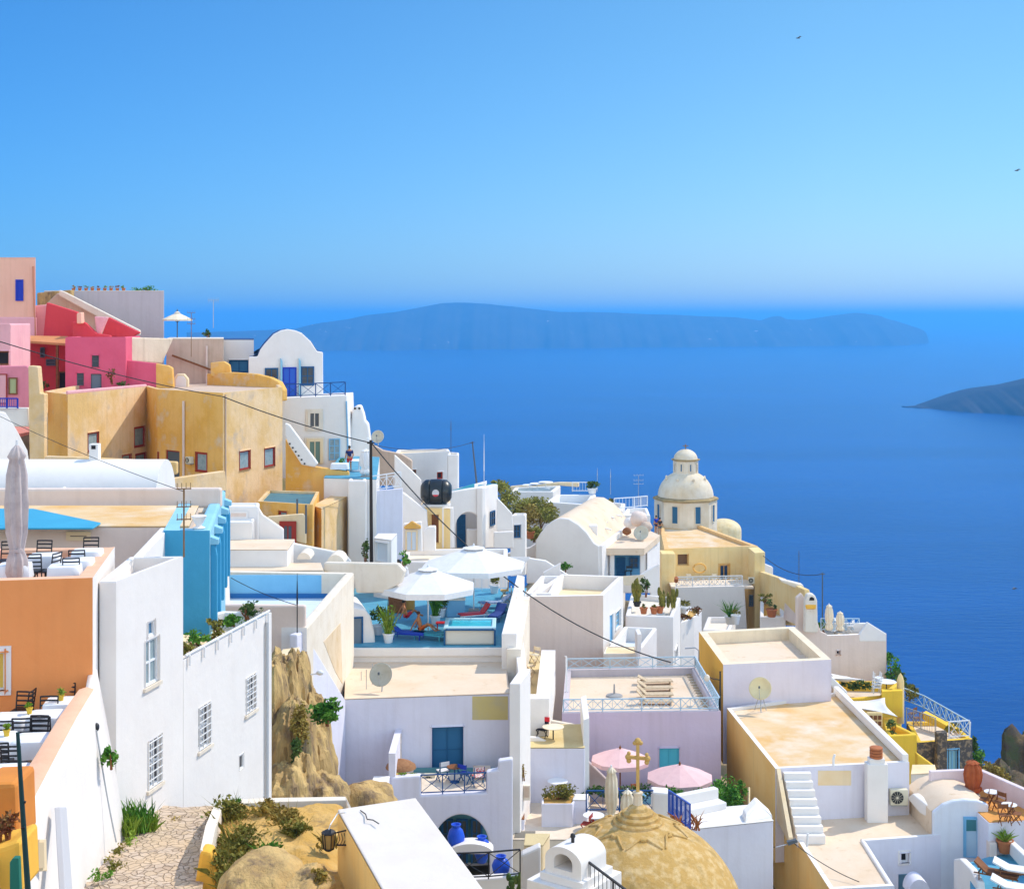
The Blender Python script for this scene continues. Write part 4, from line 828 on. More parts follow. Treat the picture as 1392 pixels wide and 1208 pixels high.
# rock face between the white house and the door house
rk = MB()
for k, (px, py, Y, r) in enumerate(((384, 975, 52, (.75, 1.6, 2.3)), (404, 955, 53, (.55, 1.2, 1.9)), (398, 1040, 49, (.8, 1.6, 2.2)), (425, 1040, 51, (.8, 1.4, 1.7)), (388, 1090, 47, (.9, 1.5, 1.3)), (436, 1090, 48, (.9, 1.3, 1.0)), (422, 990, 53, (.6, 1.1, 1.4)), (372, 1000, 50, (.6, 1.4, 2.6)), (410, 1075, 47.5, (.5, 1, 1.3)))): boulder(rk, P(px, py, Y), r, k + 2, 44, 30, .22, 2.2)
tag(rk.build('rock_outcrop', ROCK, smooth=22), 'golden rock face between the white house and the blue door house', 'rock')
nb = house('stone_wall_block', 'tan plastered block with cream top above the golden rock face', 'wall', [(370, 909), (409, 905), (407, 881), (384, 884)], Y0=54, zbot=-19, wall=OCHRE, roof=SANDW, par=(0, 0))
MB().box(P(393, 914, 53.9), (.22, .1, .3)).build('niche', DARKIN, nb[0])
shrub('green bush with red tips hanging from the rock by the white wall', P(444, 966, 48.6), (.62, .5, .48), GREEN, 900, .085, 11); shrub('dry golden bush spilling down the rock face', P(407, 990, 47.6), (.36, .35, .85), DRYL, 900, .07, 12); shrub('dark green tail of creeper under the dry bush', P(403, 1018, 47.2), (.24, .25, .6), DKGRN, 320, .07, 13)
sl_ = thing('wall_lamp', 'white street lamp arm sticking out from the tan block', 'lamp', P(400, 920, 53)); MB().tube([P(402, 916, 53), P(418, 917, 53), P(432, 915, 53)], .03, 6).build('arm', WHITEW, sl_); MB().ball(P(435, 914, 53), (.14, .1, .1), 10, 8).build('lamp_head', WHITEW, sl_, smooth=60)
# near roof with the lantern
near, _, zn, _ = house('roof_block', 'narrow cream roofed block with orange flank at the bottom centre', 'building', [(548, 1262), (694, 1262), (565, 1087), (459, 1103)], z=-11, zbot=-16, wall=WHITE, emat={3: FLANK}, roof=plaster('warm_roof', (.74, .67, .60), (.70, .61, .53), streak=0), par=(0, 0))
tag(MB().tube([P(490, 1101, 31.2), P(497, 1106, 30.9), P(499, 1113, 30.5), P(507, 1114, 30.45), P(515, 1119, 30.2)], .012, 6).build('loose_cable', CABLE), 'loose dark cable lying on the narrow cream roof', 'cable')
ln = thing('wall_lantern', 'black wrought iron lantern hanging from the orange flank', 'lantern', P(448, 1130, 30.6)); lc = P(447, 1142, 30.6)
MB().lathe([(.06, .24), (.15, .20), (.17, .17), (.15, .15)], lc, 6).build('cap', BLACKM, ln); MB().lathe([(.13, .15), (.10, -.16)], lc, 6).build('glass', mat('amber_glass', (.40, .26, .09), .3), ln)
c_ = MB()
for k in range(6): a = k * math.pi / 3; c_.bar(lc + Vector((.15 * math.cos(a), .15 * math.sin(a), .16)), lc + Vector((.11 * math.cos(a), .11 * math.sin(a), -.18)), .02)
c_.lathe([(.12, -.16), (.12, -.19), (.05, -.23), (0, -.25)], lc, 6); c_.build('cage', BLACKM, ln)
MB().tube([lc + Vector((0, 0, .24)), lc + Vector((.03, 0, .34)), P(459, 1105, 30.9), P(470, 1104, 30.6)], .014, 6).build('hanger', WHITEW, ln)
b_ = MB(); b_.bar(P(458, 1131, 30.6), P(471, 1128, 30.4), .03); b_.bar(P(458, 1148, 30.6), P(471, 1148, 30.4), .03)
for k in range(3): b_.tube([P(460 + k * 4, 1132, 30.55), P(462 + k * 4, 1140, 30.5), P(459 + k * 4, 1147, 30.55)], .009, 5)
b_.build('bracket', BLACKM, ln)
# ================================================================ centre: blue lined terrace, pool terrace, blue door house, alley
lined, pl, zt, pp = house('terrace_house', 'house with a walled roof terrace tinted shade blue inside behind the white house', 'house', [(300, 851), (417, 853), (481, 778), (300, 775)], Y0=59.6, zbot=-20, wall=WHITE, roof=plaster('shade_blue_floor', (.62, .70, .76), (.56, .64, .70), streak=0), par=(.42, 1.25), cop=WARMW, emat={1: WARMW})  # white floor given the blue of its shade
MB().extrude([(-14.9, 71.9, zt - .08), (-8.9, 71.9, zt - .08), (-8.9, 71.9, zt - 1.2), (-14.9, 71.9, zt - 1.2)], (0, .06, 0)).build('blue_wall_shade', mat('terrace_blue_shade', (.22, .52, .76), .8, (.18, .46, .70), scale=.6), lined)  # blue shade of the inner wall put into a coloured sheet
MB().extrude([(-14.9, 71.82, zt - 1.02), (-8.9, 71.82, zt - 1.02), (-8.9, 71.82, zt - 1.25), (-14.9, 71.82, zt - 1.25)], (0, .05, 0)).build('dark_blue_band', mat('band_blue', (.03, .16, .42), .8), lined)  # darker blue band along the foot of the wall
slab('front_wall', [(296, 822), (415, 823), (415, 1010), (296, 1010)], 59.4, .35, GREYTAN, lined)
cable('thin cable crossing the blue lined terrace', P(314, 785, 60), P(403, 822, 59.3), .1, .015)
antenna('thin rod aerial on the blue terrace front wall', P(404, 905, 59.1), 2.6, 'whip', CABLE)
wallthing('wall', 'cream wall with curved end behind the pool terrace', 'wall', [(440, 764), (540, 766), (549, 776), (544, 792), (520, 806), (484, 806), (481, 790), (440, 776)], Plane(P(440, 764, 76), P(549, 776, 74.2)), .4, WARMW)
house('roof_block', 'long low white block with flat cream top behind the blue terrace', 'building', [(311, 748), (391, 748), (401, 734), (311, 734)], Y0=75.2, zbot=-17, wall=WHITE, roof=ROOF, par=(0, 0))
house('roof_slab', 'low cream slab roof along the back of the blue terrace', 'building', [(311, 777), (440, 776), (436, 766), (311, 766)], Y0=74, zbot=-17, wall=WARMW, roof=ROOF, par=(0, 0))
b_ = house('stepped_block', 'white stepped block with a grey recess beside the blue fins', 'building', [(305, 688), (351, 688), (353, 683), (307, 683)], Y0=80, zbot=-16, wall=WHITE, roof=WHITE, par=(.2, .1))
on_wall(b_[0], Plane(P(305, 690, 80), P(351, 690, 80)), (312, 695, 337, 704), style(frame=WHITE, pane=GREYTAN, nx=1, ny=1, fw=.08))
house('stepped_block', 'smaller white block in front of the grey recess block', 'building', [(305, 709), (344, 709), (346, 704), (307, 704)], Y0=78.6, zbot=-16, wall=WHITE, roof=WHITE, par=(.2, .1))
wallthing('wall', 'white sloping parapet beside the stepped block', 'wall', [(351, 690), (357, 700), (385, 719), (385, 740), (351, 740)], 79, .3, WHITE)
wallthing('wall', 'pale blue shaded garden wall below the red door', 'wall', [(396, 737), (440, 746), (470, 752), (478, 762), (480, 774), (396, 774)], Plane(P(396, 740, 78), P(478, 760, 79.5)), .3, WHITE)
for k, (px, py, r) in enumerate(((413, 756, 9), (456, 762, 12))):
    c = P(px, py + 4, 76.5); rr = r / F * 76.5
    tag(MB().extrude([c + Vector((rr * math.cos(a), 0, rr * math.sin(a))) for a in [i * math.pi / 14 for i in range(15)]], (0, 1.6, 0)).build('roof_vault', WARMW, smooth=40), ['small white vent vault beside the long block', 'small white vault on the roof behind the cream slab'][k], 'vault')
# pool terrace
pool, plp, zp, ppl = house('pool_terrace', 'blue floored sun terrace with hot tub and parasols above the blue door house', 'terrace', [(470, 880), (690, 880), (716, 800), (482, 800)], Y0=73, zbot=-22, wall=WHITE, roof=POOLT, par=(0, 0), rname='floor')
slab('front_lip', [(462, 880.5), (690, 880), (690, 892), (462, 893)], 72.85, .14, WHITE, pool)
flat('right_parapet', [(682, 861), (702, 861), (713, 783), (703, 781)], -16.05, 2.2, WHITE, pool); flat('outer_step', [(689, 882), (708, 882), (720, 811), (711, 811)], -16.75, 4, WARMW, pool)
cab = thing('cabin', 'small white arched cabin with a grey door on the pool terrace', 'cabin', P(490, 880, 74))
Pc = Plane(P(469, 870, 73.6), P(512, 870, 74.0)); slab('wall', [(467, 881), (468, 838), (472, 830), (483, 825), (496, 828), (504, 838), (509, 858), (511, 881)], Pc, 3.4, WHITE, cab, smooth=30)
on_wall(cab, Pc, (472, 838, 493.5, 879), style('door', frame=BLUEW, leaf=mat('slate_door', (.16, .20, .24)), nx=1, ny=1, fw=.09))
pq = Plane(pp[1], pp[2]); slab('sandy_panel', [(440, 872), (463, 846), (466, 930), (456, 913)], Plane(pq.at(0, 0, .015), pq.at(5, 0, .015)), .05, mat('sandy_patch', (.74, .58, .40), .9, (.66, .48, .28), scale=1.2), lined)
FZ = zp + .06
def onp(px, py, z=FZ): return G(px, py, z)
umbrella('nearer large white square parasol over the pool terrace', onp(582, 862), 2.62, P(582, 796, onp(582, 862).y).z - FZ, CANVW, 8, .34, .3, 'white parasols over the pool terrace', rot=.39)
q = onp(644, 830); umbrella('farther large white parasol reaching over the pool terrace rail', q, 3.1, P(644, 767, q.y).z - FZ, CANVW, 8, .31, .28, 'white parasols over the pool terrace', rot=.3)
wallthing('shade_sail', 'white fabric awning corner right of the far parasol', 'awning', [(676, 757), (721, 757), (712, 768), (695, 776), (668, 777), (650, 770)], 84, .06, CANVW, bevel=0)
# hot tub
tub = thing('hot_tub', 'turquoise hot tub in a pale casing at the front of the pool terrace', 'hot tub', onp(638, 876)); t0 = onp(603, 877); t1 = onp(674, 877); w_ = t1.x - t0.x; cy = t0.y + 1.15; cx = (t0.x + t1.x) / 2
MB().box((cx, cy, FZ + .42), (w_ - .1, 2.2, .84)).build('casing', mat('tub_casing', (.62, .60, .52), .6), tub, bevel=.12, seg=4)
sh = MB(); o_, i_ = inset([(cx - w_ / 2, cy - 1.15), (cx + w_ / 2, cy - 1.15), (cx + w_ / 2, cy + 1.15), (cx - w_ / 2, cy + 1.15)], 0), inset([(cx - w_ / 2, cy - 1.15), (cx + w_ / 2, cy - 1.15), (cx + w_ / 2, cy + 1.15), (cx - w_ / 2, cy + 1.15)], .22)
for a in range(4):
    b = (a + 1) % 4; sh.extrude([(o_[a].x, o_[a].y, FZ + .84), (o_[b].x, o_[b].y, FZ + .84), (i_[b].x, i_[b].y, FZ + .84), (i_[a].x, i_[a].y, FZ + .84)], (0, 0, .12))
sh.build('rim', mat('tub_shell', (.50, .72, .78), .35), tub, bevel=.04); MB().prism(i_, FZ + .6, FZ + .87).build('water', WATER, tub)
tr = MB()
for sx in (-1, 1): tr.tube([(cx + sx * (w_ / 2 - .05), cy - 1.16, FZ), (cx + sx * (w_ / 2 - .05), cy - 1.16, FZ + .8), (cx + sx * (w_ / 2 - .2), cy - 1.16, FZ + .86)], .05, 8)
tr.tube([(cx - w_ / 2 + .1, cy - 1.17, FZ + .82), (cx + w_ / 2 - .1, cy - 1.17, FZ + .82)], .05, 8); tr.build('trim', BLUEW, tub)
MB().tube([(cx, cy + .9, FZ + .95), (cx, cy + .9, FZ + 1.08), (cx + .15, cy + .8, FZ + 1.1)], .03, 6).build('tap', STEEL, tub)
person('sunbather sitting on a lounger under the near parasol', onp(573, 866) + Vector((0, 0, .38)), -1.9, 'recline', None, mat('orange_swimwear', (.62, .12, .02), .8), mat('brown_hair', (.10, .04, .02), .7))
lounger('blue sun lounger beside the sunbather', onp(555, 868), 2.9, COBALT, mat('blue_sling', (.03, .08, .5), .7), 'sun loungers on the pool terrace'); lounger('green blue lounger under the sunbather', onp(584, 869), -.4, TURQ, mat('teal_sling', (.05, .28, .36), .7), 'sun loungers on the pool terrace', back=.2)
lounger('red and white lounger behind the hot tub', onp(645, 842), .4, WHITEW, REDP, 'sun loungers on the pool terrace', back=.9); lounger('striped blue lounger at the back right of the pool terrace', onp(672, 826), .3, WHITEW, mat('striped_sling', (.10, .25, .55), .7, (.7, .7, .75), scale=6), 'sun loungers on the pool terrace'); lounger('dark blue lounger along the right parapet', onp(676, 842), 1.3, NAVYM, mat('navy_sling', (.03, .06, .25), .7), 'sun loungers on the pool terrace')
person('woman lying in the shade at the back of the pool terrace', onp(553, 845) + Vector((0, 0, .25)), -1.2, 'recline', None, REDP)
for px, py, fr, fh, kind, lm, lb in ((528, 873, .45, 2.0, 'tall', LIME, 'tall green plant in a white pot near the cabin'), (592, 848, .5, 1.5, 'tall', GREEN, 'tall leafy plant behind the sunbather'), (514, 862, .5, 1.2, 'leaf', DKGRN, 'dark leafy pot plant beside the arched cabin'), (600, 838, .6, 1.0, 'leaf', DKGRN, 'bushy dark plant in the parasol shade'), (672, 806, .3, 1.0, 'leaf', OLIVE, 'small potted tree on the back rail of the terrace')):
    pot_plant(lb, onp(px, py), .3, .5, fr, fh, WHITEW, lm, kind, 200, .11, px)
for k, (px, py, m_) in enumerate(((600, 856, REDP), (620, 838, LBLUEW), (540, 832, BROWNW), (552, 828, OCHRE))):
    c = onp(px, py); t = thing('side_table' if k < 2 else 'storage_box', ['small red side table beside the sunbather', 'pale blue cushioned box behind the hot tub', 'brown cupboard in the shade of the near parasol', 'ochre cupboard in the shade of the near parasol'][k], ['table', 'box', 'cupboard', 'cupboard'][k], c)
    if k == 0: MB().box(c + Vector((0, 0, .4)), (.6, .5, .06)).build('tabletop', m_, t, bevel=.02); [MB().bar(c + Vector((sx * .22, sy * .18, 0)), c + Vector((sx * .22, sy * .18, .38)), .05).build('leg', m_, t) for sx in (-1, 1) for sy in (-1, 1)]
    else: MB().box(c + Vector((0, 0, .5)), (1.0, .6, .98)).build('body', m_, t, bevel=.04); MB().box(c + Vector((0, -.01, 1.02)), (1.08, .66, .07)).build('lid', WARMW, t, bevel=.02)
railing('white metal rail at the back of the pool terrace', [onp(620, 803), onp(690, 801)], 1.0, WHITEW, 'v', 1.5, .03)
for k, (px, py) in enumerate(((690, 820), (697, 836), (686, 812))):
    c = onp(px, py); t = thing('folding_chair', ['cream folding chair at the back by the right parapet', 'cream folding chair in the middle of the right parapet', 'ochre folding chair near the back rail'][k], 'chair', c, 'folding chairs along the pool parapet'); m_ = (CANVC, CANVC, OCHRE)[k]
    MB().box(c + Vector((0, 0, .45)), (.5, .5, .05)).build('seat', m_, t); MB().box(c + Vector((.22, 0, .75)), (.05, .5, .5)).build('backrest', m_, t); [MB().bar(c + Vector((-.22, sy * .22, 0)), c + Vector((.22, sy * .22, .6)), .04).build('leg', PALEW, t) for sy in (-1, 1)]; [MB().bar(c + Vector((.22, sy * .22, 0)), c + Vector((-.22, sy * .22, .46)), .04).build('leg', PALEW, t) for sy in (-1, 1)]
# blue door house
D_LOUV = style('door', frame=mat('petrol_wood', (.02, .11, .24), .55), leaf=mat('petrol_leaf', (.03, .14, .28), .6), nx=2, ny=2, fw=.09, rec=.2, bar=.02)
door, pld, zd, pdd = house('blue_door_house', 'white house with a dark blue double door and balcony above an arched porch', 'house', [(468, 951), (693, 943), (687, 893), (470, 893)], Y0=66, zbot=-26, wall=plaster('shaded_white_plaster', (.74, .72, .80), (.68, .65, .73), scale=.4), roof=ROOF, par=(0, 0), wins=[(0, (587, 987, 630, 1052), D_LOUV)])
SHADEW = MATS['shaded_white_plaster']  # white plaster with the lavender of shade put into its colour
slab('stair_wing', [(404, 862), (416, 857), (427, 880), (470, 951), (470, 1110), (404, 1110)], Plane(P(404, 862, 58.6), P(470, 951, 65.9)), .35, SHADEW, door)
slab('plaster_patch', [(642, 946), (690.5, 946), (690.5, 978), (642, 978)], Plane(pdd[0] + Vector((0, -.012)), pdd[1] + Vector((0, -.012))), .03, mat('yellow_patch', (.62, .50, .20), .9, (.54, .46, .26), scale=1.2), door, bevel=0)
MB().extrude([(-.12, 65.4, -26), (.40, 68.2, -26), (.40, 68.2, -17.0), (-.12, 65.4, -17.0)], (.5, 0, 0)).build('side_pier', WHITE, door, bevel=.03)
MB().prism([(.30, 68.3), (.72, 68.3), (.6, 75), (.1, 75)], -26, -17.15).build('roof_parapet', WHITE, door, bevel=.03)
Pb = Plane((-10, 62.6), (10, 62.6)); arch = [(627 + 38.5 * math.cos(a), 1153 - 46 * math.sin(a)) for a in [i * math.pi / 18 for i in range(19)]]
slab('porch_front', [(531, 1057), (572, 1054), (572, 1081), (661, 1077), (661, 1049), (677, 1046), (677, 1034), (697, 1031), (697, 1240), (665.5, 1240)] + arch + [(588.5, 1240), (527, 1240), (526, 1092)], Pb, .45, SHADEW, door)
MB().box((-2.7, 64.6, P(600, 1083, 62.6).z), (5.2, 3.4, .2)).build('balcony_floor', DECK, door)
MB().box((-5.35, 64.5, -22.4), (.3, 3.6, 6)).build('porch_side', SHADEW, door)
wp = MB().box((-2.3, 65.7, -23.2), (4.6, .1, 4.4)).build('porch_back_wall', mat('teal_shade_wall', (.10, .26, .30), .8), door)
for k in range(3): on_wall(door, Plane((-10, 65.6), (10, 65.6)), (600 + k * 20, 1112, 616 + k * 20, 1172), style('door', frame=BLUEW, pane=GLASS, nx=2, ny=3, fw=.09, bar=.02))
railing('blue iron railing on the balcony of the blue door house', [P(572, 1080, 62.7), P(661, 1076, 62.7)], .88, NAVYM, 'x', .98, .028, bays=1)
MB().box(P(551, 1055, 63), (1.1, .5, .12)).build('planter_soil', EARTH, door)
b = thing('flower_bed', 'low green plants in the balcony planter', 'plants', P(551, 1053, 63)); leaves(MB(), P(552, 1051, 63), (.6, .2, .13), 140, .05, 3).build('foliage', LIME, b, recalc=False)
pr = thing('straw_parasol', 'small round straw parasol on the balcony', 'parasol', P(545, 1050, 64)); MB().lathe([(.70, 0), (.66, .12), (.45, .26), (.2, .36), (.03, .42)], P(545, 1043, 64), 20).build('canopy', mat('brown_straw', (.34, .17, .08), .95, (.24, .11, .05), scale=9), pr, smooth=60); MB().tube([P(545, 1075, 64), P(545, 997, 64)], .02, 6).build('pole', PALEW, pr)
bz = P(600, 1083, 62.6).z + .11
ac_unit('white air conditioner on the balcony behind the blue railing', Plane((-10, 65.2), (10, 65.2)), (577, 1050, 592, 1068))
def dirchair(label, c, rz, m_, grp, fm=BLUEW):
    t = thing('folding_chair', label, 'chair', (0, 0, 0), grp)
    MB().box((0, 0, .45), (.5, .42, .03)).build('seat', m_, t); MB().box((0, -.22, .78), (.52, .03, .2)).build('backrest', m_, t)
    for s in (-1, 1): MB().bar((s * .24, -.2, 0), (-s * .0 + s * .24, .2, .45), .035).build('leg', fm, t); MB().bar((s * .24, .2, 0), (s * .24, -.22, .62), .035).build('leg', fm, t); MB().bar((s * .24, -.22, .4), (s * .24, -.22, .9), .035).build('back_post', fm, t)
    t.location = c; t.rotation_euler = (0, 0, rz); return t
dirchair('white canvas folding chair before the blue door', (P(602, 1060, 64.6).x, 64.6, bz), .5, CANVW, 'balcony chairs'); dirchair('blue folding chair at the balcony table', (P(632, 1060, 64.2).x, 64.2, bz), -.6, COBALT, 'balcony chairs'); dirchair('red and white folding chair at the right end of the balcony', (P(650, 1060, 63.8).x, 63.8, bz), .3, mat('red_striped_canvas', (.60, .06, .05), .8, (.75, .7, .65), scale=9, mix=(.49, .51)), 'balcony chairs')
round_table('small dark table on the balcony', (P(618, 1060, 64.3).x, 64.3, bz), .36, .72, BROWNW, NAVYM)
MB().box(P(655, 1047, 64.8), (.8, .5, .35)).build('bench_back', TAN, door, bevel=.03)
for k, (px, py, Y, h) in enumerate(((620, 1156, 60.8, 1.35), (655, 1166, 61.0, 1.15), (681, 1188, 57.5, .95))):
    t = tag(MB().lathe([(.16, 0), (.2, .04), (.34, h * .35), (.38, h * .6), (.30, h * .8), (.17, h * .9), (.22, h), (.16, h), (.1, h * .9)], P(px, py + 6, Y), 20).build('amphora', mat('cobalt_glaze', (.02, .10, .62), .3, (.02, .07, .5), scale=3), smooth=50), ['tall cobalt blue vase in the arched porch', 'rounder cobalt blue vase at the right of the arch', 'cobalt blue pot behind the black railing'][k], 'vase', 'cobalt blue vases')
c = P(640, 1160, 60); tag(MB().extrude([c + Vector((.95 * math.cos(a), 0, .42 * math.sin(a))) for a in [i * math.pi / 14 for i in range(15)]], (0, 1.3, -.2)).build('porch_vault', WHITE, smooth=40), 'low white curved canopy below the arch', 'canopy')
railing('black iron railing below the arched porch', [P(612, 1196, 55), P(664, 1194, 55.3), P(707, 1190, 55.6)], 1.05, BLACKM, 'x', 1.25, .03, bays=1)
wallthing('wall', 'white ledge wall under the black railing', 'wall', [(600, 1198), (712, 1190), (712, 1260), (600, 1260)], 55.6, .5, WHITE)
cactus('green columnar cactus at the bottom edge by the black railing', P(692, 1216, 53), DKGRN, None, 4, 5, .9)
# satellite dish and rods on the blue door house roof
dish('round grey satellite dish on the cream roof above the blue door', G(519, 940, zd + .05), .56, (-.25, -1, .42), mat('grey_dish', (.48, .47, .40), .6, (.42, .41, .34), scale=3), .35)
for k, (px, h) in enumerate(((498, 1.0), (506, 1.1), (491, .5))):
    tag(MB().tube([G(px, 938 - k * 6, zd), G(px, 938 - k * 6, zd) + Vector((0, 0, h))], .02, 6).build('steel_rod', STEEL), ['tall steel rod left of the round dish', 'second steel rod nearest the round dish', 'short steel rod at the left of the cream roof'][k], 'rod')
t = thing('meter_box', 'brown boxes on the wall at the left end of the cream roof', 'box', P(459, 905, 70)); MB().box(P(455, 905, 69.6), (.3, .3, .8)).build('box', BROWNW, t); MB().box(P(463, 902, 69.6), (.28, .3, 1.0)).build('door', OCHRE, t)
# small things left of the porch
house('roof_block', 'small white wall block left of the balcony planter', 'wall', [(504, 1066), (528, 1066), (530, 1056), (508, 1056)], Y0=61.5, zbot=-27, wall=SHADEW, roof=WHITE, par=(0, 0))
tag(boulder(MB(), P(490, 1100, 57), (1.5, 1.2, 1.0), 5).build('rock', ROCK, smooth=70), 'brown rock at the foot of the white facade left of the porch', 'rock')
# ---------------------------------------------------------------- alley between the blue door house and the lavender house
flat_w = thing('stair_wall', 'white topped L shaped stair wall in the alley', 'wall', G(745, 930, -19.3)); flat('wall', [(707, 949.5), (746.5, 949), (755, 883), (736, 883), (729, 943), (707, 943)], -19.3, 2.6, WHITE, flat_w)
Pw1 = Plane(P(719, 975, 74.5), P(794, 988, 73.5)); wallthing('wall', 'cream wall with wavy top behind the cafe table', 'wall', [(716, 973), (730, 971), (743, 974), (748, 979), (775, 984), (793, 988), (793, 1015), (716, 1015)], Pw1, .3, WARMW)
wallthing('wall', 'low white wall with wavy top in front of the cafe table', 'wall', [(708, 1003), (718, 1001), (732, 1002), (742, 1007), (756, 1012), (775, 1012), (775, 1022), (708, 1022)], 70.5, .25, WHITE)
alley, pla, za, _ = house('terrace_block', 'white terrace block with a tall shaded front in the alley', 'terrace', [(703, 1017), (795, 1017), (797, 985), (712, 985)], Y0=69.5, zbot=-27, wall=SHADEW, roof=plaster('ochre_tiles', (.66, .52, .26), (.58, .44, .2), streak=0), par=(0, 0))
MB().extrude([P(793, 978, 69.7), P(801, 975, 69.9), P(801, 1100, 69.9), P(793, 1100, 69.7)], (.06, 4.2, 0)).build('side_pier', WHITE, alley, bevel=.03)
q = G(752, 1006, za); round_table('round cream cafe table on the small alley terrace', q, .55, .7, CANVC)
t = dirchair('dark chair draped with red and black cloth beside the cafe table', G(737, 1003, za), 2.6, mat('black_cloth', (.02, .02, .03), .9), None, BLACKM); t2 = MB().box((0, -.24, .92), (.56, .08, .22)).build('towel', REDP, t)
for k, (px, py) in enumerate(((716, 930), (722, 915), (727, 900))):
    dirchair(['nearest cream chair in the alley stair', 'middle cream chair in the alley stair', 'farthest cream chair in the alley stair'][k], G(px, py, -20.4), .4 + k, CANVC, 'cream chairs by the alley stair', PALEW)
house('stair_landing', 'sunny ochre landing in the alley beside the side pier', 'terrace', [(704, 968), (733, 966), (735, 890), (716, 885)], z=-20.45, zbot=-26, wall=WARMW, roof=plaster('ochre_landing', (.66, .52, .28), streak=0), par=(0, 0))
shrub('dry yellow plant growing by the alley pier', P(709, 968, 71), (.2, .2, .8), DRYL, 160, .06, 3, 'plant', 'plant'); shrub('dry yellow creeper low beside the alley pier', P(711, 1045, 66), (.15, .2, .5), DRYL, 90, .05, 6, 'plant', 'plant')
yard, ply, zy, _ = house('courtyard', 'pale tiled courtyard with white planter and cafe tables', 'courtyard', [(694, 1142), (800, 1142), (802, 1078), (703, 1078)], z=-24.0, zbot=-28, wall=WARMW, roof=DECK, par=(0, 0), rname='floor')
pl_b = house('planter', 'white planter with rounded front in the courtyard', 'planter', [(736, 1092), (778, 1092), (790, 1078), (737, 1078)], Y0=66.2, zbot=-24.3, wall=SHADEW, roof=EARTH, par=(.1, .06))
shrub('yellow green bush filling the white courtyard planter', P(761, 1077, 67), (1.0, .6, .42), OLIVE, 900, .07, 9)
house('courtyard_pier', 'white square pier at the right of the courtyard planter', 'wall', [(778, 1088), (798, 1088), (800, 1080), (781, 1080)], Y0=66.6, zbot=-25, wall=SHADEW, roof=WHITE, par=(0, 0))
round_table('round white table against the shaded courtyard wall', P(758, 1072, 69.0) + Vector((0, 0, -.35)), .5, .75)
t = thing('gas_heater', 'white box heater beside the red chair', 'heater', P(716, 1085, 66.3)); MB().box(P(716, 1076, 66.3), (.32, .3, .7)).build('casing', WARMW, t, bevel=.02); MB().box(P(716, 1076, 66.13), (.22, .03, .5)).build('grille', TAN, t)
dirchair('red chair in the left corner of the courtyard', G(711, 1082, zy), .2, REDP, None, REDP)
house('bench', 'white bench with a brown seat at the left of the courtyard', 'bench', [(699, 1114), (713, 1114), (713, 1098), (702, 1098)], z=-23.45, zbot=-24.2, wall=SHADEW, roof=BROWNW, par=(0, 0))
flat('floor_mat', [(699, 1138), (727, 1138), (728, 1129), (701, 1129)], zy + .075, .02, mat('grey_mat', (.22, .20, .17), .9), None, bevel=0); tag(bpy.data.objects['floor_mat'], 'dark grey mat on the courtyard tiles', 'mat')
round_table('round white table with red legs by the courtyard rail', G(807, 1128, zy + .0) , .5, .72, WHITEW, REDW)
dirchair('red wooden chair beside the courtyard rail', G(797, 1132, zy), 1.2, REDW, None, REDW)
# ================================================================ grey house, lavender house, dome, tan houses and terraces on the right
gh, plg, zg, pg = house('grey_house', 'big blank grey tan house with a deep roof parapet behind the railed roof', 'house', [(716, 811), (820, 809), (847, 783), (762, 780)], Y0=92, zbot=-30, wall=GREYTAN, emat={1: WHITE, 3: WHITE}, cop=WHITE, roof=SANDW, par=(.35, .95),
    wins=[(1, (829, 833, 834, 872), D_LB), (1, (836, 829, 843, 853), W_LB)])
house('roof_block', 'low white block between the pool parapet and the grey house', 'building', [(714, 806), (750, 806), (763, 782), (735, 782)], Y0=93, zbot=-24, wall=WHITE, roof=WHITE, par=(.3, .5))
wallthing('wall', 'white stepped wall behind the low white block', 'wall', [(716, 758), (742, 762), (775, 783), (790, 793), (716, 793)], 103, .4, WHITE); wallthing('wall', 'short pale blue wall end beside the grey house roof', 'wall', [(738, 778), (762, 765), (762, 782), (738, 795)], 101, .3, WHITE)
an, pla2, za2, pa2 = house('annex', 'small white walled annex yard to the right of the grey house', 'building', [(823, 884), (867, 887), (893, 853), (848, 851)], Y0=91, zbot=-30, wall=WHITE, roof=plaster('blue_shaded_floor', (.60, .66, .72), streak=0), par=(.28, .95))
house('ledge', 'sunny cream ledge on the grey house below its windows', 'ledge', [(820, 888), (866, 888), (864, 878), (824, 878)], Y0=89.6, zbot=-24, wall=WARMW, roof=SANDW, par=(.1, .06))
wallthing('wall', 'white stair flank below the annex yard', 'wall', [(866, 862), (872, 861), (872, 880), (868, 905), (866, 905)], 88.6, 1.5, WHITE)
# house under the vault: plants on its terrace
ph, plp2, zp2, pp2 = house('terrace_house', 'white terrace house with cactus pots below the barrel vault', 'house', [(850, 836), (915, 838), (925, 812), (858, 806)], Y0=100, zbot=-30, wall=WHITE, roof=WARMW, par=(.3, .4), wins=[(1, (917, 880, 920, 896), W_DARK)])
cactus('big round cactus in a dark pot on the white terrace', G(866, 824, zp2), OLIVE, BLACKM, 3, 14, 1.5); cactus('spreading prickly cactus at the corner of the white terrace', G(908, 826, zp2), OLIVE, None, 8, 16, 1.3)
for k, (px, py) in enumerate(((875, 834), (889, 834), (897, 833))): pot_plant(['terracotta pot beside the big cactus', 'small terracotta pot between the cacti', 'tiny terracotta pot next to the spreading cactus'][k], G(px, py, zp2), .28, .45, .2, .25, TERRAP, OLIVE, n=60, seed=k + 40)
shrub('green clump behind the big cactus', G(878, 812, zp2) + Vector((0, 0, .9)), (.5, .5, .8), DKGRN, 260, .11, 33, 'plant', 'plant')
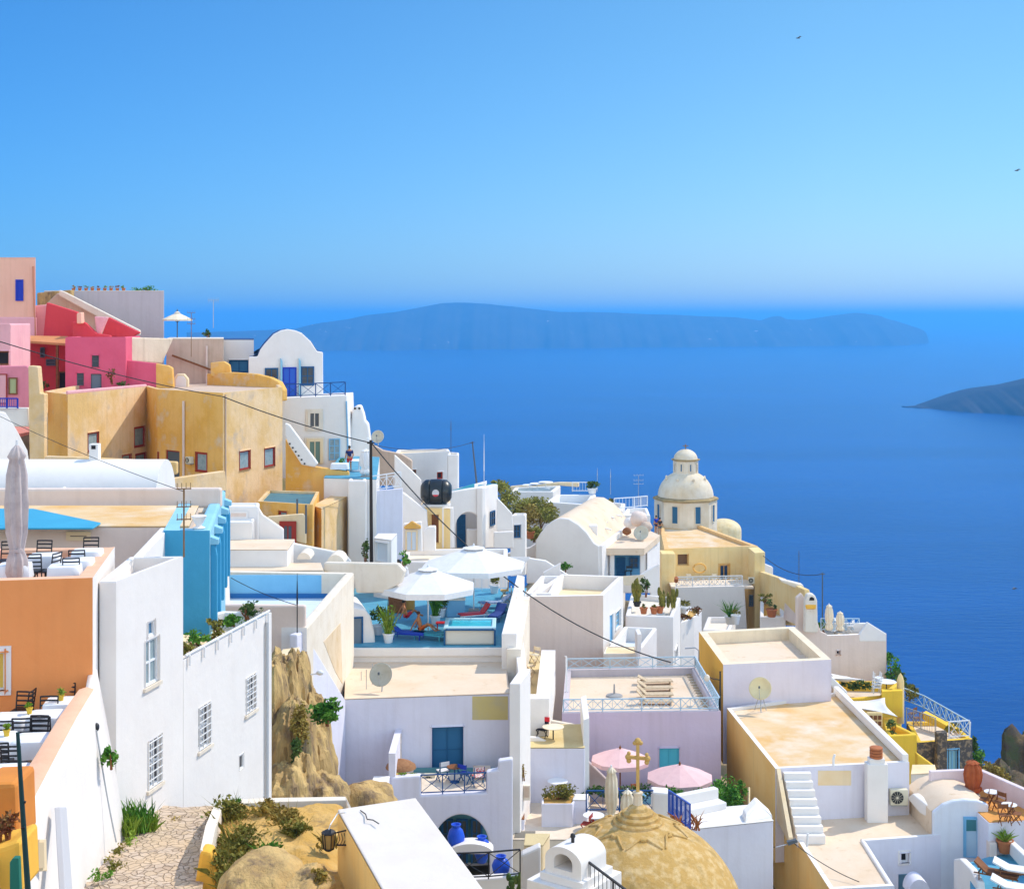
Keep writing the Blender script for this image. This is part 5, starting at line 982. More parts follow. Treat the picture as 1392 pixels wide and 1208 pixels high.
wallthing('wall', 'curved white parapet sweeping down from the porch', 'wall', [(832, 800), (848, 788), (866, 785), (880, 775), (897, 766), (897, 815), (884, 826), (884, 806), (848, 806), (832, 812)], 108, .4, WHITE)
wallthing('awning', 'cream awning under the vault house porch', 'awning', [(846, 783), (876, 781), (868, 796), (848, 795)], 107, .06, CANVC, bevel=0)
# barrel vault house
vh = thing('vault_house', 'white barrel vaulted house with a blue porch and cluttered flat roof', 'house', P(775, 790, 114))
Pv = Plane(P(734, 732, 113), P(814, 742, 111)); vo = [(727, 800), (728, 735), (734, 725), (743.5, 713), (752, 707), (761, 704), (772.7, 705), (786, 713), (796.6, 723), (807, 738), (814, 742), (815, 800)]
fr = [Pv.hit(x, y) for x, y in vo]; vv = Vector((3.7, 13.4, 0)); slab('gable_wall', vo, Pv, .35, WHITE, vh, smooth=30)
vb = MB(); inn = fr[1:-1]; vb.extrude([p + Vector((.02, .3, -.05)) for p in fr], vv); vb.build('vault_roof', ROOF, vh, smooth=35)
MB().extrude([fr[-2] + Vector((0, .1, 0)), fr[-1] + Vector((0, .1, 0)), fr[-1] + vv, fr[-2] + vv * .9], (.25, -.05, 0)).build('side_wall', WHITE, vh)
MB().box(P(806, 730, 114), (.7, .9, 2.0)).build('vault_fin', WHITE, vh, bevel=.06)
for k, (px, py, Y) in enumerate(((818, 708, 119), (823, 718, 117), (838, 700, 122), (827, 702, 121))): MB().tube([P(px, py, Y), P(px, py, Y) + Vector((.5, -.2, -.1))], .07, 8).build('rain_spout', WHITE, vh)
zr = P(834, 744, 113).z; flat('porch_roof', [(816, 745), (876, 745), (897, 727), (872, 716), (826, 716)], zr, .55, ROOF, vh); MATS
MB().extrude([P(830, 750, 114.5), P(876, 750, 114.5), P(876, 800, 114.5), P(830, 800, 114.5)], (0, .1, 0)).build('porch_back_wall', mat('porch_blue', (.12, .34, .58), .8, (.10, .28, .50), scale=.6), vh)
pw2 = Plane(P(877, 745, 113), P(897, 727, 121)); MB().extrude([pw2.hit(880, 742), pw2.hit(897, 727), pw2.hit(897, 770), pw2.hit(880, 800)], (-.1, .3, 0)).build('porch_side_wall', WHITE, vh)
for px in (832, 873): MB().box(P(px, 772, 113.2), (.35, .35, 3.2)).build('porch_post', WHITE, vh, bevel=.04)
on_wall(vh, Plane((-50, 114.4), (50, 114.4)), (838, 757, 850, 785), D_BLUE); on_wall(vh, Plane((-50, 114.4), (50, 114.4)), (855, 757, 868, 772), W_BLUE)
dirchair('dark chair inside the blue porch', (P(854, 780, 113.8).x, 113.8, P(854, 783, 113.8).z), .3, BLACKM, None, BLACKM)
shrub('green plant standing against the white gable wall', P(768, 772, 110), (.7, .5, .55), GREEN, 160, .14, 6, 'plant', 'plant'); shrub('leafy green shrub left of the vaulted house', P(703, 743, 112), (.65, .5, .6), GREEN, 420, .1, 7)
wallthing('wall', 'low white wall joining the shrub to the vaulted house', 'wall', [(690, 752), (720, 744), (736, 734), (736, 790), (690, 770)], 114.5, .4, WHITE)
for k, (px, py, r, lb) in enumerate(((857, 711, .55, 'white upturned jar on the vault house roof'), (868, 705, .7, 'grey stone dome on the cluttered roof'), (878, 716, .5, 'tan stone heap on the cluttered roof'), (852, 722, .35, 'small brown jar at the roof edge of the vault house'))):
    tag(boulder(MB(), P(px, py, 119 - k), (r, r, r * .9), k + 60, 18, 12, .15).build('rubble_heap' if k in (1, 2) else 'jar', (WHITE, GREYTAN, TAN, BROWNW)[k], smooth=60), lb, 'rubble' if k in (1, 2) else 'jar')
dish('pale satellite dish on the cluttered vault house roof', P(872, 738, 116.5), .62, (-.3, -1, .5), None, .3)
house('roof_block', 'stepped white roof parapet behind the vault house', 'building', [(846, 700), (884, 700), (880, 690), (852, 690)], Y0=128, zbot=-24, wall=WHITE, roof=WHITE, par=(.3, .5))
person('person in blue at the church roof corner', P(892, 724, 142), .5, 'stand', COBALT, mat('blue_jeans', (.03, .05, .14), .9)); person('person in dark clothes beside the church roof', P(897, 727, 141.5), -.5, 'stand', BLACKM, DGREY)
# terraces and roofs far behind the vault
ft = house('far_terrace', 'far white terrace with a long cream wall beyond the scrub slope', 'terrace', [(695, 668), (752, 668), (762, 660), (700, 662)], Y0=152, zbot=-26, wall=WHITE, roof=POOLT, par=(.4, .9), cop=WHITE)
wallthing('wall', 'long cream topped wall at the back of the far terrace', 'wall', [(693, 661), (760, 655.5), (786, 656), (786, 662), (760, 660), (695, 668)], Plane(P(693, 661, 160), P(786, 657, 158)), .6, SANDW)
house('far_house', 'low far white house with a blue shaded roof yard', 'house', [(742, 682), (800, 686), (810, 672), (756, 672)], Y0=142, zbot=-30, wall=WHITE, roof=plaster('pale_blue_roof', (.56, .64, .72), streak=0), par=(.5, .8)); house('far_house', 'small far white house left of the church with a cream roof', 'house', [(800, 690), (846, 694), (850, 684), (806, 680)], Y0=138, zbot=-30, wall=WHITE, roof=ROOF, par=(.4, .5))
for k, (px, py) in enumerate(((730, 664), (742, 662), (720, 666))): round_table(['white table in the middle of the far terrace', 'white table at the right of the far terrace', 'white table at the left of the far terrace'][k], P(px, py + 2, 155), .8, .75, CLOTH, WHITEW, 'white tables on the far terrace')
railing('white railing along the far roofs left of the church', [P(835, 692, 131), P(862, 690, 133), P(880, 688, 136)], 1.0, WHITEW, 'v', 2.0, .05); railing('white railing on the far roof right of the long wall', [P(778, 668, 150), P(802, 668, 152)], 1.0, WHITEW, 'v', 2, .05)
pot_plant('dark round potted bush on the far roof', P(805, 671, 148), .5, .6, .75, .8, WHITEW, DKGRN, 'leaf', 260, .15, 4); shrub('bush beside the antennas on the far roof', P(829, 683, 140), (.5, .5, .6), OLIVE, 120, .14, 5)
antenna('rooftop aerial with crossed bars left of the church', P(868, 688, 139), P(868, 646, 139).z - P(868, 688, 139).z, 'log', STEEL, span=1.0, rot=.1); antenna('slim comb aerial left of the far potted bush', P(812, 668, 150), 1.7, 'whip', STEEL); antenna('slim comb aerial right of the far potted bush', P(830, 672, 148), 1.8, 'whip', STEEL)
for k, (px, py, Y, r, m_) in enumerate(((688, 672, 128, (1.2, 1.6, .9), SCRUBL), (700, 690, 126, (1.5, 1.6, 1.2), SCRUBL), (718, 700, 125, (1.4, 1.5, 1.0), DRYL), (736, 702, 126, (1.5, 1.5, .9), SCRUBL), (724, 686, 131, (1.6, 1.5, 1.0), SCRUBL), (742, 690, 133, (1.2, 1.2, .7), DRYL), (712, 716, 121, (1.0, 1.0, .8), DRYL), (726, 726, 119, (.9, 1, .6), SCRUBL), (680, 660, 131, (.9, 1, .6), SCRUBL))):
    shrub(['olive bush at the top of the scrub slope', 'large olive bush beside the far stair wall', 'dry bush low on the scrub slope', 'olive bush at the right of the scrub slope', 'olive bush in the upper middle of the scrub slope', 'dry bush under the far white house', 'dry bush behind the small white house', 'olive tuft at the foot of the barrel vault', 'small olive bush by the teal railing'][k], P(px, py, Y), tuple(q * 1.05 for q in r), m_, 900, .13, k + 70, group='bushes on the scrub slope')
pot_plant('terracotta pot on the wall below the scrub slope', P(721, 732, 117), .35, .6, .3, .5, TERRAP, OLIVE, 'spike', 40, .1, 3)
# church
ch = thing('church', 'domed cream church with a small lantern tower above the sea', 'church', P(932, 720, 160)); cc = P(932, 700, 160); cxx, cyy = cc.x, cc.y; o8 = math.pi / 8
def zz(py, Y=160): return P(0, py, Y).z
MB().lathe([(3.55, zz(760)), (3.55, zz(678)), (0, zz(678))], (cxx, cyy, 0), 8, o8 + .3).build('drum', CREAMST, ch)
MB().lathe([(3.5, zz(679)), (3.72, zz(678)), (3.72, zz(676)), (3.5, zz(674.5)), (0, zz(673.5))], (cxx, cyy, 0), 8, o8 + .3).build('cornice', CORN, ch)
dz0, dz1 = zz(674), zz(641); MB().lathe([(3.15 * math.cos(a), dz0 + (dz1 - dz0) * 1.06 * math.sin(a)) for a in [i * math.pi / 2 / 12 for i in range(13)]], (cxx, cyy, 0), 40).build('dome', CREAMST, ch, smooth=60)
MB().lathe([(1.42, zz(646)), (1.42, zz(625)), (0, zz(625))], (cxx, cyy, 0), 8, o8 + .3).build('lantern', CREAMST, ch); MB().lathe([(1.42, zz(626)), (1.62, zz(625)), (1.62, zz(623.5)), (0, zz(623))], (cxx, cyy, 0), 8, o8 + .3).build('lantern_cornice', CORN, ch)
MB().lathe([(1.36 * math.cos(a), zz(624) + 1.15 * math.sin(a)) for a in [i * math.pi / 16 for i in range(9)]], (cxx, cyy, 0), 28).build('lantern_dome', CREAMST, ch, smooth=60)
x_ = MB(); x_.bar((cxx, cyy, zz(611)), (cxx, cyy, zz(603.5)), .10); x_.bar((cxx - .32, cyy, zz(606)), (cxx + .32, cyy, zz(606)), .09); x_.build('cross', RUST, ch)
for a in range(8):
    an_ = o8 + .3 + (a + .5) * math.pi / 4; nx_, ny_ = math.cos(an_), math.sin(an_)
    if ny_ > .45: continue
    for (rad, y0, y1, w_) in ((3.55 * math.cos(o8), 683, 707, .78), (1.42 * math.cos(o8), 629, 640, .30)):
        p = Vector((cxx + nx_ * rad, cyy + ny_ * rad, 0)); d = Vector((-ny_, nx_, 0)); pl_ = Plane(p - d * 1, p + d * 1); z0, z1 = zz(y1), zz(y0)
        if pl_.n.x * nx_ + pl_.n.y * ny_ < 0: pl_ = Plane(p + d * 1, p - d * 1)
        opening(ch, pl_, 1 - w_ / 2, 1 + w_ / 2, z0, z1, style(frame=CREAMST, pane=mat('blue_glass', (.03, .12, .22), .3), nx=1, ny=1, fw=.07), False)
for k in range(8): a = k * .78 + .3; MB().lathe([(.14, 0), (.12, .22), (.03, .3)], (cxx + 2.35 * math.cos(a), cyy + 2.35 * math.sin(a), dz0 + (dz1 - dz0) * .70), 8).build('dome_stud', CREAMST, ch)
ax = P(984, 713, 162); MB().lathe([(2.0, -5), (2.0, 0)] + [(2.0 * math.cos(a), 1.3 * math.sin(a)) for a in [i * math.pi / 2 / 10 for i in range(1, 11)]], (ax.x, ax.y, ax.z - .6), 32).build('apse', plaster('apse_cream', (.78, .66, .42), (.70, .52, .24), streak=.3), ch, smooth=50)
# yellow house in front of the church
yh, ply2, zyh, py2 = house('yellow_house', 'pale yellow house with a broad sloping orange roof edge below the church', 'house', [(903, 746), (1030, 742), (912, 699), (894, 702)], Y0=141, zbot=-34, wall=PALEYEL, cop=plaster('tan_coping', (.78, .50, .22), (.68, .40, .15)), roof=STAINROOF, par=(.45, .35), wins=[(0, (978, 767, 991, 800), style('door', frame=OCHRE, leaf=mat('navy_door', (.02, .05, .12), .5), nx=2, ny=1, fw=.14, trim=OCHRE)), (0, (921, 753, 936, 768), style(frame=PALEYEL, pane=mat('stair_shade', (.20, .12, .07), .9), nx=1, ny=1, fw=.02, rec=.5))])
MB().extrude([P(1017, 744, 141.6), P(1031, 743, 141.9), P(1031, 862, 141.9), P(1017, 862, 141.6)], (.1, -3.2, 0)).build('corner_pillar', YELLOW if False else PALEYEL, yh, bevel=.05)
MB().extrude([P(899, 752, 139), P(918, 752, 139.5), P(918, 850, 139.5), P(899, 850, 139)], (0, 2, 0)).build('corner_buttress', PALEYEL, yh, bevel=.1)
slab('balcony_wall', [(917, 798), (1012, 796), (1016, 862), (917, 862)], 137, .4, WHITE, yh)
MB().box((P(965, 797, 139).x, 139, P(965, 799, 137).z), (8, 3.8, .2)).build('balcony_floor', DECK, yh)
railing('white patterned railing on the balcony of the yellow house', [P(919, 797.5, 137), P(1009, 795.5, 137)], .95, WHITEW, 'x2', 1.7, .05, bays=3)
rg = P(951, 772, 140.7); tag(MB().tube([rg + Vector((.62 * math.cos(a), 0, .45 * math.sin(a))) for a in [i * math.pi / 10 for i in range(21)]], .09, 8).build('wall_ring', OCHRE, smooth=60), 'ring shaped ornament on the yellow balcony wall', 'ornament')
for k, px in enumerate((936, 971)): dirchair(['cream chair at the left of the yellow balcony', 'cream chair in the middle of the yellow balcony'][k], (P(px, 797, 138.2).x, 138.2, P(0, 797, 137).z + .1), 3.0, CANVC, 'chairs on the yellow balcony', PALEW)
tag(MB().tube([P(919, 790, 136.9), P(919, 790, 136.9) + Vector((0, -.3, .4))], .2, 10).build('flower_pot', TERRAP), 'small pot at the left end of the yellow balcony', 'pot')
ac_unit('white air conditioner on the yellow corner pillar', Plane((-10, 138.3), (10, 138.3)), (1017, 784, 1025, 792)); on_wall(yh, Plane((-10, 138.45), (10, 138.45)), (1018, 808, 1024, 824), W_DARK)
house('garden_terrace', 'white walled garden terrace under the yellow house', 'terrace', [(955, 856), (992, 856), (1000, 838), (962, 838)], Y0=125, zbot=-36, wall=WHITE, roof=WARMW, par=(.3, .5))
pot_plant('spiky palm like plant below the yellow balcony', P(993, 848, 124), .5, .7, .9, 1.9, WHITEW, GREEN, 'spike', 90, .2, 5); pot_plant('small white planted urn beside the spiky plant', P(1000, 848, 123), .4, .8, .4, .5, WHITEW, OLIVE, 'leaf', 80, .1, 6); pot_plant('green plant in a white box near the red flowers', P(931, 833, 116), .5, .5, .7, .5, WHITEW, OLIVE, 'leaf', 120, .14, 7)
house('flower_house', 'narrow white house with red flowers along its top', 'house', [(925, 846), (944, 838), (954, 828), (934, 828)], Y0=110, zbot=-36, wall=WHITE, roof=EARTH, par=(.15, .1)); b = thing('flower_bed', 'red brown flowers spilling over the narrow white house', 'plants', P(940, 836, 111)); f_ = MB(); leaves(f_, P(932, 838, 109), (.8, .8, .35), 220, .11, 3); leaves(f_, P(944, 829, 112), (.7, .8, .35), 200, .11, 4); f_.build('foliage', REDL, b, recalc=False)
# stairs and white walls right of the yellow house
wallthing('wall', 'long yellow wall sloping down from the yellow house to the right', 'wall', [(1031, 776), (1060, 786), (1093, 801), (1096, 818), (1090, 850), (1060, 850), (1031, 830)], Plane(P(1031, 776, 139), P(1096, 818, 124)), .5, PALEYEL)
wallthing('wall', 'small white gable behind the sloping yellow wall', 'wall', [(1032, 763), (1051, 771), (1051, 788), (1032, 780)], 143, .6, WHITE); wallthing('wall', 'white lip on top of the sloping yellow wall', 'wall', [(1060, 787), (1092, 795), (1095, 806), (1090, 803), (1062, 791)], 127, 1.0, WARMW)
house('stair_house', 'white walled stair house with a potted plant beside the yellow pillar', 'house', [(1033, 838), (1068, 838), (1062, 814), (1034, 796)], Y0=128, zbot=-36, wall=WHITE, roof=OCHRE, par=(.35, .6))
pot_plant('red terracotta pot with a plant by the stair house', P(1049, 838, 126), .5, .7, .5, .9, TERRAP, DKGRN, 'leaf', 80, .14, 9); shrub('low green plants on the stair house wall', P(1040, 812, 127), (1.0, .6, .4), OLIVE, 140, .12, 10, 'plant', 'plant')
tag(MB().extrude([P(1068, 820, 126), P(1092, 845, 119), P(1092, 852, 119), P(1066, 842, 126)], (0, .4, 0)).build('stair', GREYTAN), 'grey stair flight in shade behind the arched chimney', 'stair')
antenna('tall comb aerial behind the sloping yellow wall', P(1086, 800, 131), P(0, 748, 131).z - P(0, 800, 131).z, 'comb', DGREY)
po = thing('utility_pole', 'slim far utility pole on the right skyline', 'pole', P(1118, 848, 118)); MB().tube([P(1118, 850, 118), P(1118, 778, 118)], [.06, .045], 8).build('shaft', DGREY, po); MB().bar(P(1115, 780, 118), P(1121, 780, 118), .08).build('crossarm', DGREY, po)
cable('thin power line from the yellow house to the slim far pole', P(1030, 748, 141), P(1118, 780, 118), .9, .03)
# cream house with the arched chimney
kh, plk, zk, pk = house('cream_house', 'plain cream house with an arched chimney and sea terrace', 'house', [(1062, 866), (1205, 861), (1180, 846), (1088, 846)], Y0=105, zbot=-36, wall=GREYTAN, roof=DECK, par=(.3, .7), cop=WHITE, wins=[(0, (1137, 884, 1142, 889), style(frame=GREYTAN, pane=DARKIN, nx=1, ny=1, fw=.03, rec=.25))])
slab('gable', [(1168, 863), (1180, 845.5), (1205, 861), (1205, 872), (1168, 872)], Plane(pk[0] + Vector((0, -.03)), pk[1] + Vector((0, -.03))), .35, WHITE, kh); slab('left_wall', [(1083, 812), (1090, 806), (1112, 846), (1116, 858), (1125, 862), (1125, 930), (1083, 930)], Plane(pk[0] + Vector((0, -.05)), pk[1] + Vector((0, -.05))), .4, GREYTAN, kh)
Pk = Plane((-10, 104.2), (10, 104.2)); slab('chimney', [(1094, 860), (1095, 816), (1098, 809), (1103, 807), (1108, 809), (1111, 816), (1112, 860)], Pk, .8, WARMW, kh, smooth=30); slab('chimney_arch', [(1100, 816), (1101, 812), (1104, 811), (1107, 813), (1107, 816)], Plane((-10, 104.17), (10, 104.17)), .05, DARKIN, kh); slab('chimney_base', [(1095, 822), (1110, 822), (1109, 828), (1096, 828)], Plane((-10, 104.1), (10, 104.1)), .3, GOLD, kh)
for px, lb in ((1127, 'taller closed cream parasol on the cream house terrace'), (1142, 'shorter closed cream parasol on the cream house terrace')):
    q = P(px, 856, 107.5); closed_umbrella(lb, (q.x, q.y, q.z - .2), (P(0, 821 if px == 1127 else 831, 107.5).z - q.z) + .2, .28, CANVC, 'closed parasols on the cream house terrace')
railing('pale railing along the cream house sea terrace', [P(1116, 857, 108), P(1150, 857, 109.5), P(1168, 857, 110)], .95, PALEBM, 'x', 1.4, .04)
shrub('green plant behind the cream house railing', P(1120, 850, 109), (.4, .4, .6), GREEN, 90, .12, 3, 'plant', 'plant'); round_table('white table beside the closed cream parasols', P(1135, 857, 109.5), .6, .9, CLOTH, WHITEW); dirchair('white chair on the cream house terrace', P(1156, 858, 109.5), 1.0, CANVW, None, WHITEW)
for k, (px, py, Y, r, m_) in enumerate(((1212, 908, 106, (.8, 1.2, 1.3), GREEN), (1222, 925, 105, (.7, 1.1, .9), DKGRN), (1236, 940, 104, (.9, 1.1, .7), OLIVE), (1332, 1030, 97, (.7, 1.0, 1.1), GREEN), (1345, 1048, 95, (1.0, 1.2, .8), DRYL), (1362, 1050, 96, (1.0, 1.0, .5), DRYL), (1322, 1012, 99, (.5, .8, .8), DKGRN), (1352, 1068, 92, (1.1, 1.1, .7), OLIVE), (1205, 892, 108, (.5, .8, .6), GREEN))):
    shrub(['tall green bush hugging the cream house corner', 'dark green bush below the cream house corner', 'olive scrub at the cliff edge beyond the yellow terrace', 'green bush beside the stone building', 'dry bush on the cliff below the stone building', 'dry grass tuft near the dark cliff', 'dark bush behind the stone building rail', 'olive scrub above the pink terrace parapet', 'small green bush at the top of the cliff edge'][k], P(px, py, Y), r, m_, 420, .13, k + 90, group='bushes along the cliff edge')
# lavender house
lv, pll, zlv, plvp = house('lavender_house', 'lavender fronted house with a railed cream roof terrace', 'house', [(764, 969), (980, 966), (946, 906), (769, 909)], Y0=76, zbot=-30, wall=LAV, emat={1: LAVGREY, 3: WHITE}, roof=ROOF, par=(.32, .42), cop=LAVGREY, wins=[(0, (896, 1016, 923, 1046), W_TURQ)])
zc = zlv + .02; c4 = [G(766, 967, zc), G(978, 964.5, zc), G(945, 907, zc), G(771, 910, zc)]
railing('pale blue railing along the front of the lavender roof', [c4[0], c4[1]], .66, PALEBM, 'x', 2.0, .035, bays=4); railing('pale blue railing along the right side of the lavender roof', [c4[1], c4[2]], .66, PALEBM, 'x', 2.0, .035, bays=4); railing('pale blue railing along the back of the lavender roof', [c4[2], c4[3]], .66, PALEBM, 'x', 2.4, .035, bays=3)
tag(MB().tube([G(770, 940, zc), G(770, 940, zc) + Vector((0, 0, 2.0)), G(768, 905, zc) + Vector((0, 0, .6))], .05, 6).build('white_post', WHITEW), 'white bent post at the left of the lavender roof', 'post')
wp_ = MB(); zf2 = zlv - .42
for k in range(4):
    lb = ['nearest pile of weathered lounger slats on the lavender roof', 'second pile of weathered lounger slats on the lavender roof', 'third pile of weathered lounger slats on the lavender roof', 'farthest pile of weathered lounger slats on the lavender roof'][k]; t = thing('slatted_lounger', lb, 'sun lounger', G(890, 957 - k * 9, zf2), 'slatted loungers stacked on the lavender roof'); c = G(890, 957 - k * 9, zf2)
    MB().box(c + Vector((.1, 0, .22)), (1.9, .6, .06), .04 * k).build('slats', PALEW, t); [MB().box(c + Vector((.1 + sx * .8, 0, .1)), (.06, .55, .2)).build('leg', PALEW, t) for sx in (-1, 1)]; MB().bar(c + Vector((-.5, 0, .25)), c + Vector((-1.0, .1, .8 - .1 * k)), .5, .05).build('backrest', PALEW, t)
tag(MB().lathe([(.5, 0), (.45, .08), (.06, .16), (.04, .7), (0, .7)], G(835, 946, zf2), 16).build('parasol_weight', mat('grey_concrete', (.3, .3, .3))), 'round grey parasol foot on the lavender roof', 'parasol weight')
ml = MB(); 
for k in range(14): a = G(972 - k * 2, 960 - k * 3.6, zf2 + .02); ml.box(a + Vector((-.45, 0, .03)), (.5, .08, .05))
tag(ml.build('duckboard', PALEW), 'row of floor slats along the right of the lavender roof', 'slats')
wallthing('wall', 'grey lavender wall stub at the left foot of the lavender house', 'wall', [(799, 1034), (836, 1070), (836, 1110), (799, 1110)], 73.5, .4, LAVGREY)
cafe, _, zcf, _ = house('cafe_terrace', 'terrace with pink parasols in front of the lavender house', 'terrace', [(790, 1112), (985, 1108), (985, 1070), (796, 1075)], z=-25.3, zbot=-29, wall=LAVGREY, roof=DECK, par=(0, 0), rname='floor')
for px, py, Y, r, lb in ((843, 1030, 72.5, 1.52, 'pink parasol nearer the courtyard, behind the stone cross'), (924, 1054, 70.5, 1.68, 'pink parasol over the green hedge')):
    q = P(px, py, Y); umbrella(lb, (q.x, Y, zcf), r, q.z - zcf - .05, CANVP, 10, .36, .2, 'pink parasols in front of the lavender house', polem=BROWNW, double=False)
for k, (px, Y) in enumerate(((826, 73.5), (866, 73.6), (836, 74.2))): dirchair(['brown wicker chair under the left pink parasol', 'orange brown chair right of the left pink parasol', 'blue chair under the left pink parasol'][k], (P(px, 1090, Y).x, Y, zcf), 2.5 + k, (BROWNW, TERRAP, COBALT)[k], 'chairs under the pink parasols', BROWNW)
tag(MB().box(P(905, 1080, 73.4) + Vector((0, 0, -.2)), (2.6, .6, .5)).build('bench', LBLUEW, bevel=.04), 'pale blue bench against the lavender wall', 'bench')
hd = thing('hedge', 'dense green hedge in front of the lavender house', 'hedge', P(960, 1095, 68)); f_ = MB()
for k in range(9): leaves(f_, P(916 + k * 10, 1087 - (8 if k > 5 else 0) + (k % 3) * 3, 67.5 + (k % 2)), (.8, .7, .62 + (.35 if k > 5 else 0)), 420, .10, k + 5)
leaves(f_, P(1002, 1088, 67.5), (.5, .6, .5), 240, .1, 44); f_.build('foliage', GREEN, hd, recalc=False); st_ = MB(); [st_.tube([P(915 + k * 16, 1112, 67.8), P(918 + k * 16, 1085, 67.8)], .04, 5) for k in range(6)]; st_.build('stems', BROWNW, hd)
hd2 = thing('hedge', 'low green hedge behind the blue courtyard railing', 'hedge', P(830, 1080, 69)); f_ = MB(); [leaves(f_, P(806 + k * 14, 1077, 69.5), (.6, .5, .35), 190, .09, k + 15) for k in range(6)]; f_.build('foliage', DKGRN, hd2, recalc=False)
railing('dark blue railing between the courtyard and the stone dome', [P(797, 1103, 63.5), P(888, 1103, 63.0)], .95, NAVYM, 'x', 1.5, .035); railing('bright blue railing descending beside the white bench', [P(909, 1106, 62), P(938, 1128, 57.5)], 1.05, mat('bright_blue_iron', (.02, .08, .42), .5), 'v', .9, .035)
wallthing('pillar', 'white square pillar between the blue railings', 'pillar', [(887, 1076), (911, 1078), (911, 1125), (887, 1125)], 62.8, .8, WHITE)
blk, plb2, zbk, _ = house('white_block', 'white flat topped block with a large blue shaded face behind the dome', 'building', [(918, 1130), (1052, 1116), (1024, 1094), (932, 1102)], Y0=63, zbot=-32, wall=SHADEW, roof=WHITE, par=(0, 0))
bn = thing('bench', 'white stepped masonry bench on the flat topped block', 'bench', G(955, 1112, zbk)); a0, a1 = G(926, 1114, zbk), G(988, 1101, zbk); dd = (a1 - a0); nn2 = Vector((-dd.y, dd.x, 0)).normalized(); MB().extrude([a0, a1, a1 + nn2 * 1.0, a0 + nn2 * 1.0], (0, 0, .38)).build('seat', WHITE, bn, bevel=.04); MB().extrude([a0 + nn2 * .62, a1 + nn2 * .62, a1 + nn2 * 1.0, a0 + nn2 * 1.0], (0, 0, .85)).build('backrest', WHITE, bn, bevel=.04)
tag(MB().extrude([G(1012, 1120, zbk), G(1050, 1114, zbk), G(1050, 1114, zbk) + Vector((0, 0, .2)), G(1030, 1108, zbk) + Vector((0, 0, .62)), G(1014, 1118, zbk) + Vector((0, 0, .35))], (0, .8, 0)).build('parapet_fin', WHITE, bevel=.06), 'white curved fin at the right end of the flat topped block', 'wall')
b = thing('aloe', 'orange red aloe leaves in front of the white bench', 'plant', P(932, 1122, 59)); blades(MB(), P(934, 1124, 59), .5, 40, .9, 5, .04, .6).build('leaves', mat('orange_aloe', (.48, .13, .03), .7, (.32, .16, .04), scale=4), b, recalc=False)
for px, py0, py1, Y, lb in ((831, 1042, 1116, 58, 'taller closed cream parasol in front of the blue railing'), (853, 1073, 1116, 57, 'shorter closed cream parasol beside the stone cross')):
    q0, q1 = P(px, py1 + 10, Y), P(px, py0, Y); closed_umbrella(lb, tuple(q0), q1.z - q0.z, .24, CANVC, 'closed cream parasols by the stone dome', tie=.25)
# weathered dome
dm = thing('church_dome', 'weathered golden stone dome with a stone cross at the bottom of the view', 'dome', P(867, 1320, 45)); dc = P(867, 1260, 45); Rd = 3.45
MB().lathe([(Rd * math.cos(a), Rd * math.sin(a)) for a in [-.5 + i * (math.pi / 2 + .5) / 40 for i in range(41)]], dc, 96).build('dome_shell', DOMEST, dm, smooth=60)
def onD(az, th, r=Rd): return dc + Vector((r * math.sin(th) * math.sin(az), -r * math.sin(th) * math.cos(az), r * math.cos(th)))
for k in range(8):
    az = k * math.pi / 4 + .05; o = MB(); pts_ = []
    for i in range(19):
        u = -1 + i / 9; pts_.append(onD(az + u * .36, .335 + .15 * abs(u) ** 1.5 + (.03 if abs(u) < .12 else 0), Rd + .012))
    o.tube(pts_, [.03 + .035 * (1 - abs(-1 + i / 9)) for i in range(19)], 8); o.build('scalloped_rib', DOMEST, dm, smooth=60)
zt_ = dc.z + Rd
MB().lathe([(.80, -.14), (.80, -.02), (.74, .03), (.66, .03), (.66, .12), (.60, .17), (.50, .17), (.50, .26), (.42, .30), (.34, .31), (.30, .40), (.20, .46), (.13, .50), (0, .5)], (dc.x, dc.y, zt_), 40).build('stepped_base', DOMEST, dm, smooth=35)
CRS = mat('cross_stone', (.62, .40, .13), .9, (.52, .31, .09), scale=5, bump=.5, bscale=12)
MB().lathe([(.16, .44), (.14, .80), (.17, .82), (.17, .88), (.10, .90)], (dc.x, dc.y, zt_), 8).build('cross_socket', CREAMST, dm); zc_ = zt_ + .85; cr = MB(); ctop = P(865, 1007, 45).z
cr.bar((dc.x, dc.y, zc_), (dc.x, dc.y, ctop), .11, .10); ca = zc_ + (ctop - zc_) * .68; cr.bar((dc.x - .27, dc.y + .08, ca), (dc.x + .27, dc.y - .08, ca), .10, .10); cr.ball((dc.x, dc.y, ctop), .11, 12, 8)
for s in (-1, 1): cr.ball((dc.x + s * .30, dc.y - s * .09, ca), .10, 12, 8); cr.ball((dc.x + s * .28, dc.y - s * .08, ca + .12), .065, 10, 6); cr.ball((dc.x + s * .28, dc.y - s * .08, ca - .12), .08, 10, 6); cr.ball((dc.x + s * .10, dc.y, ctop - .06), .07, 10, 6)
cr.build('cross', CRS, dm, smooth=45)
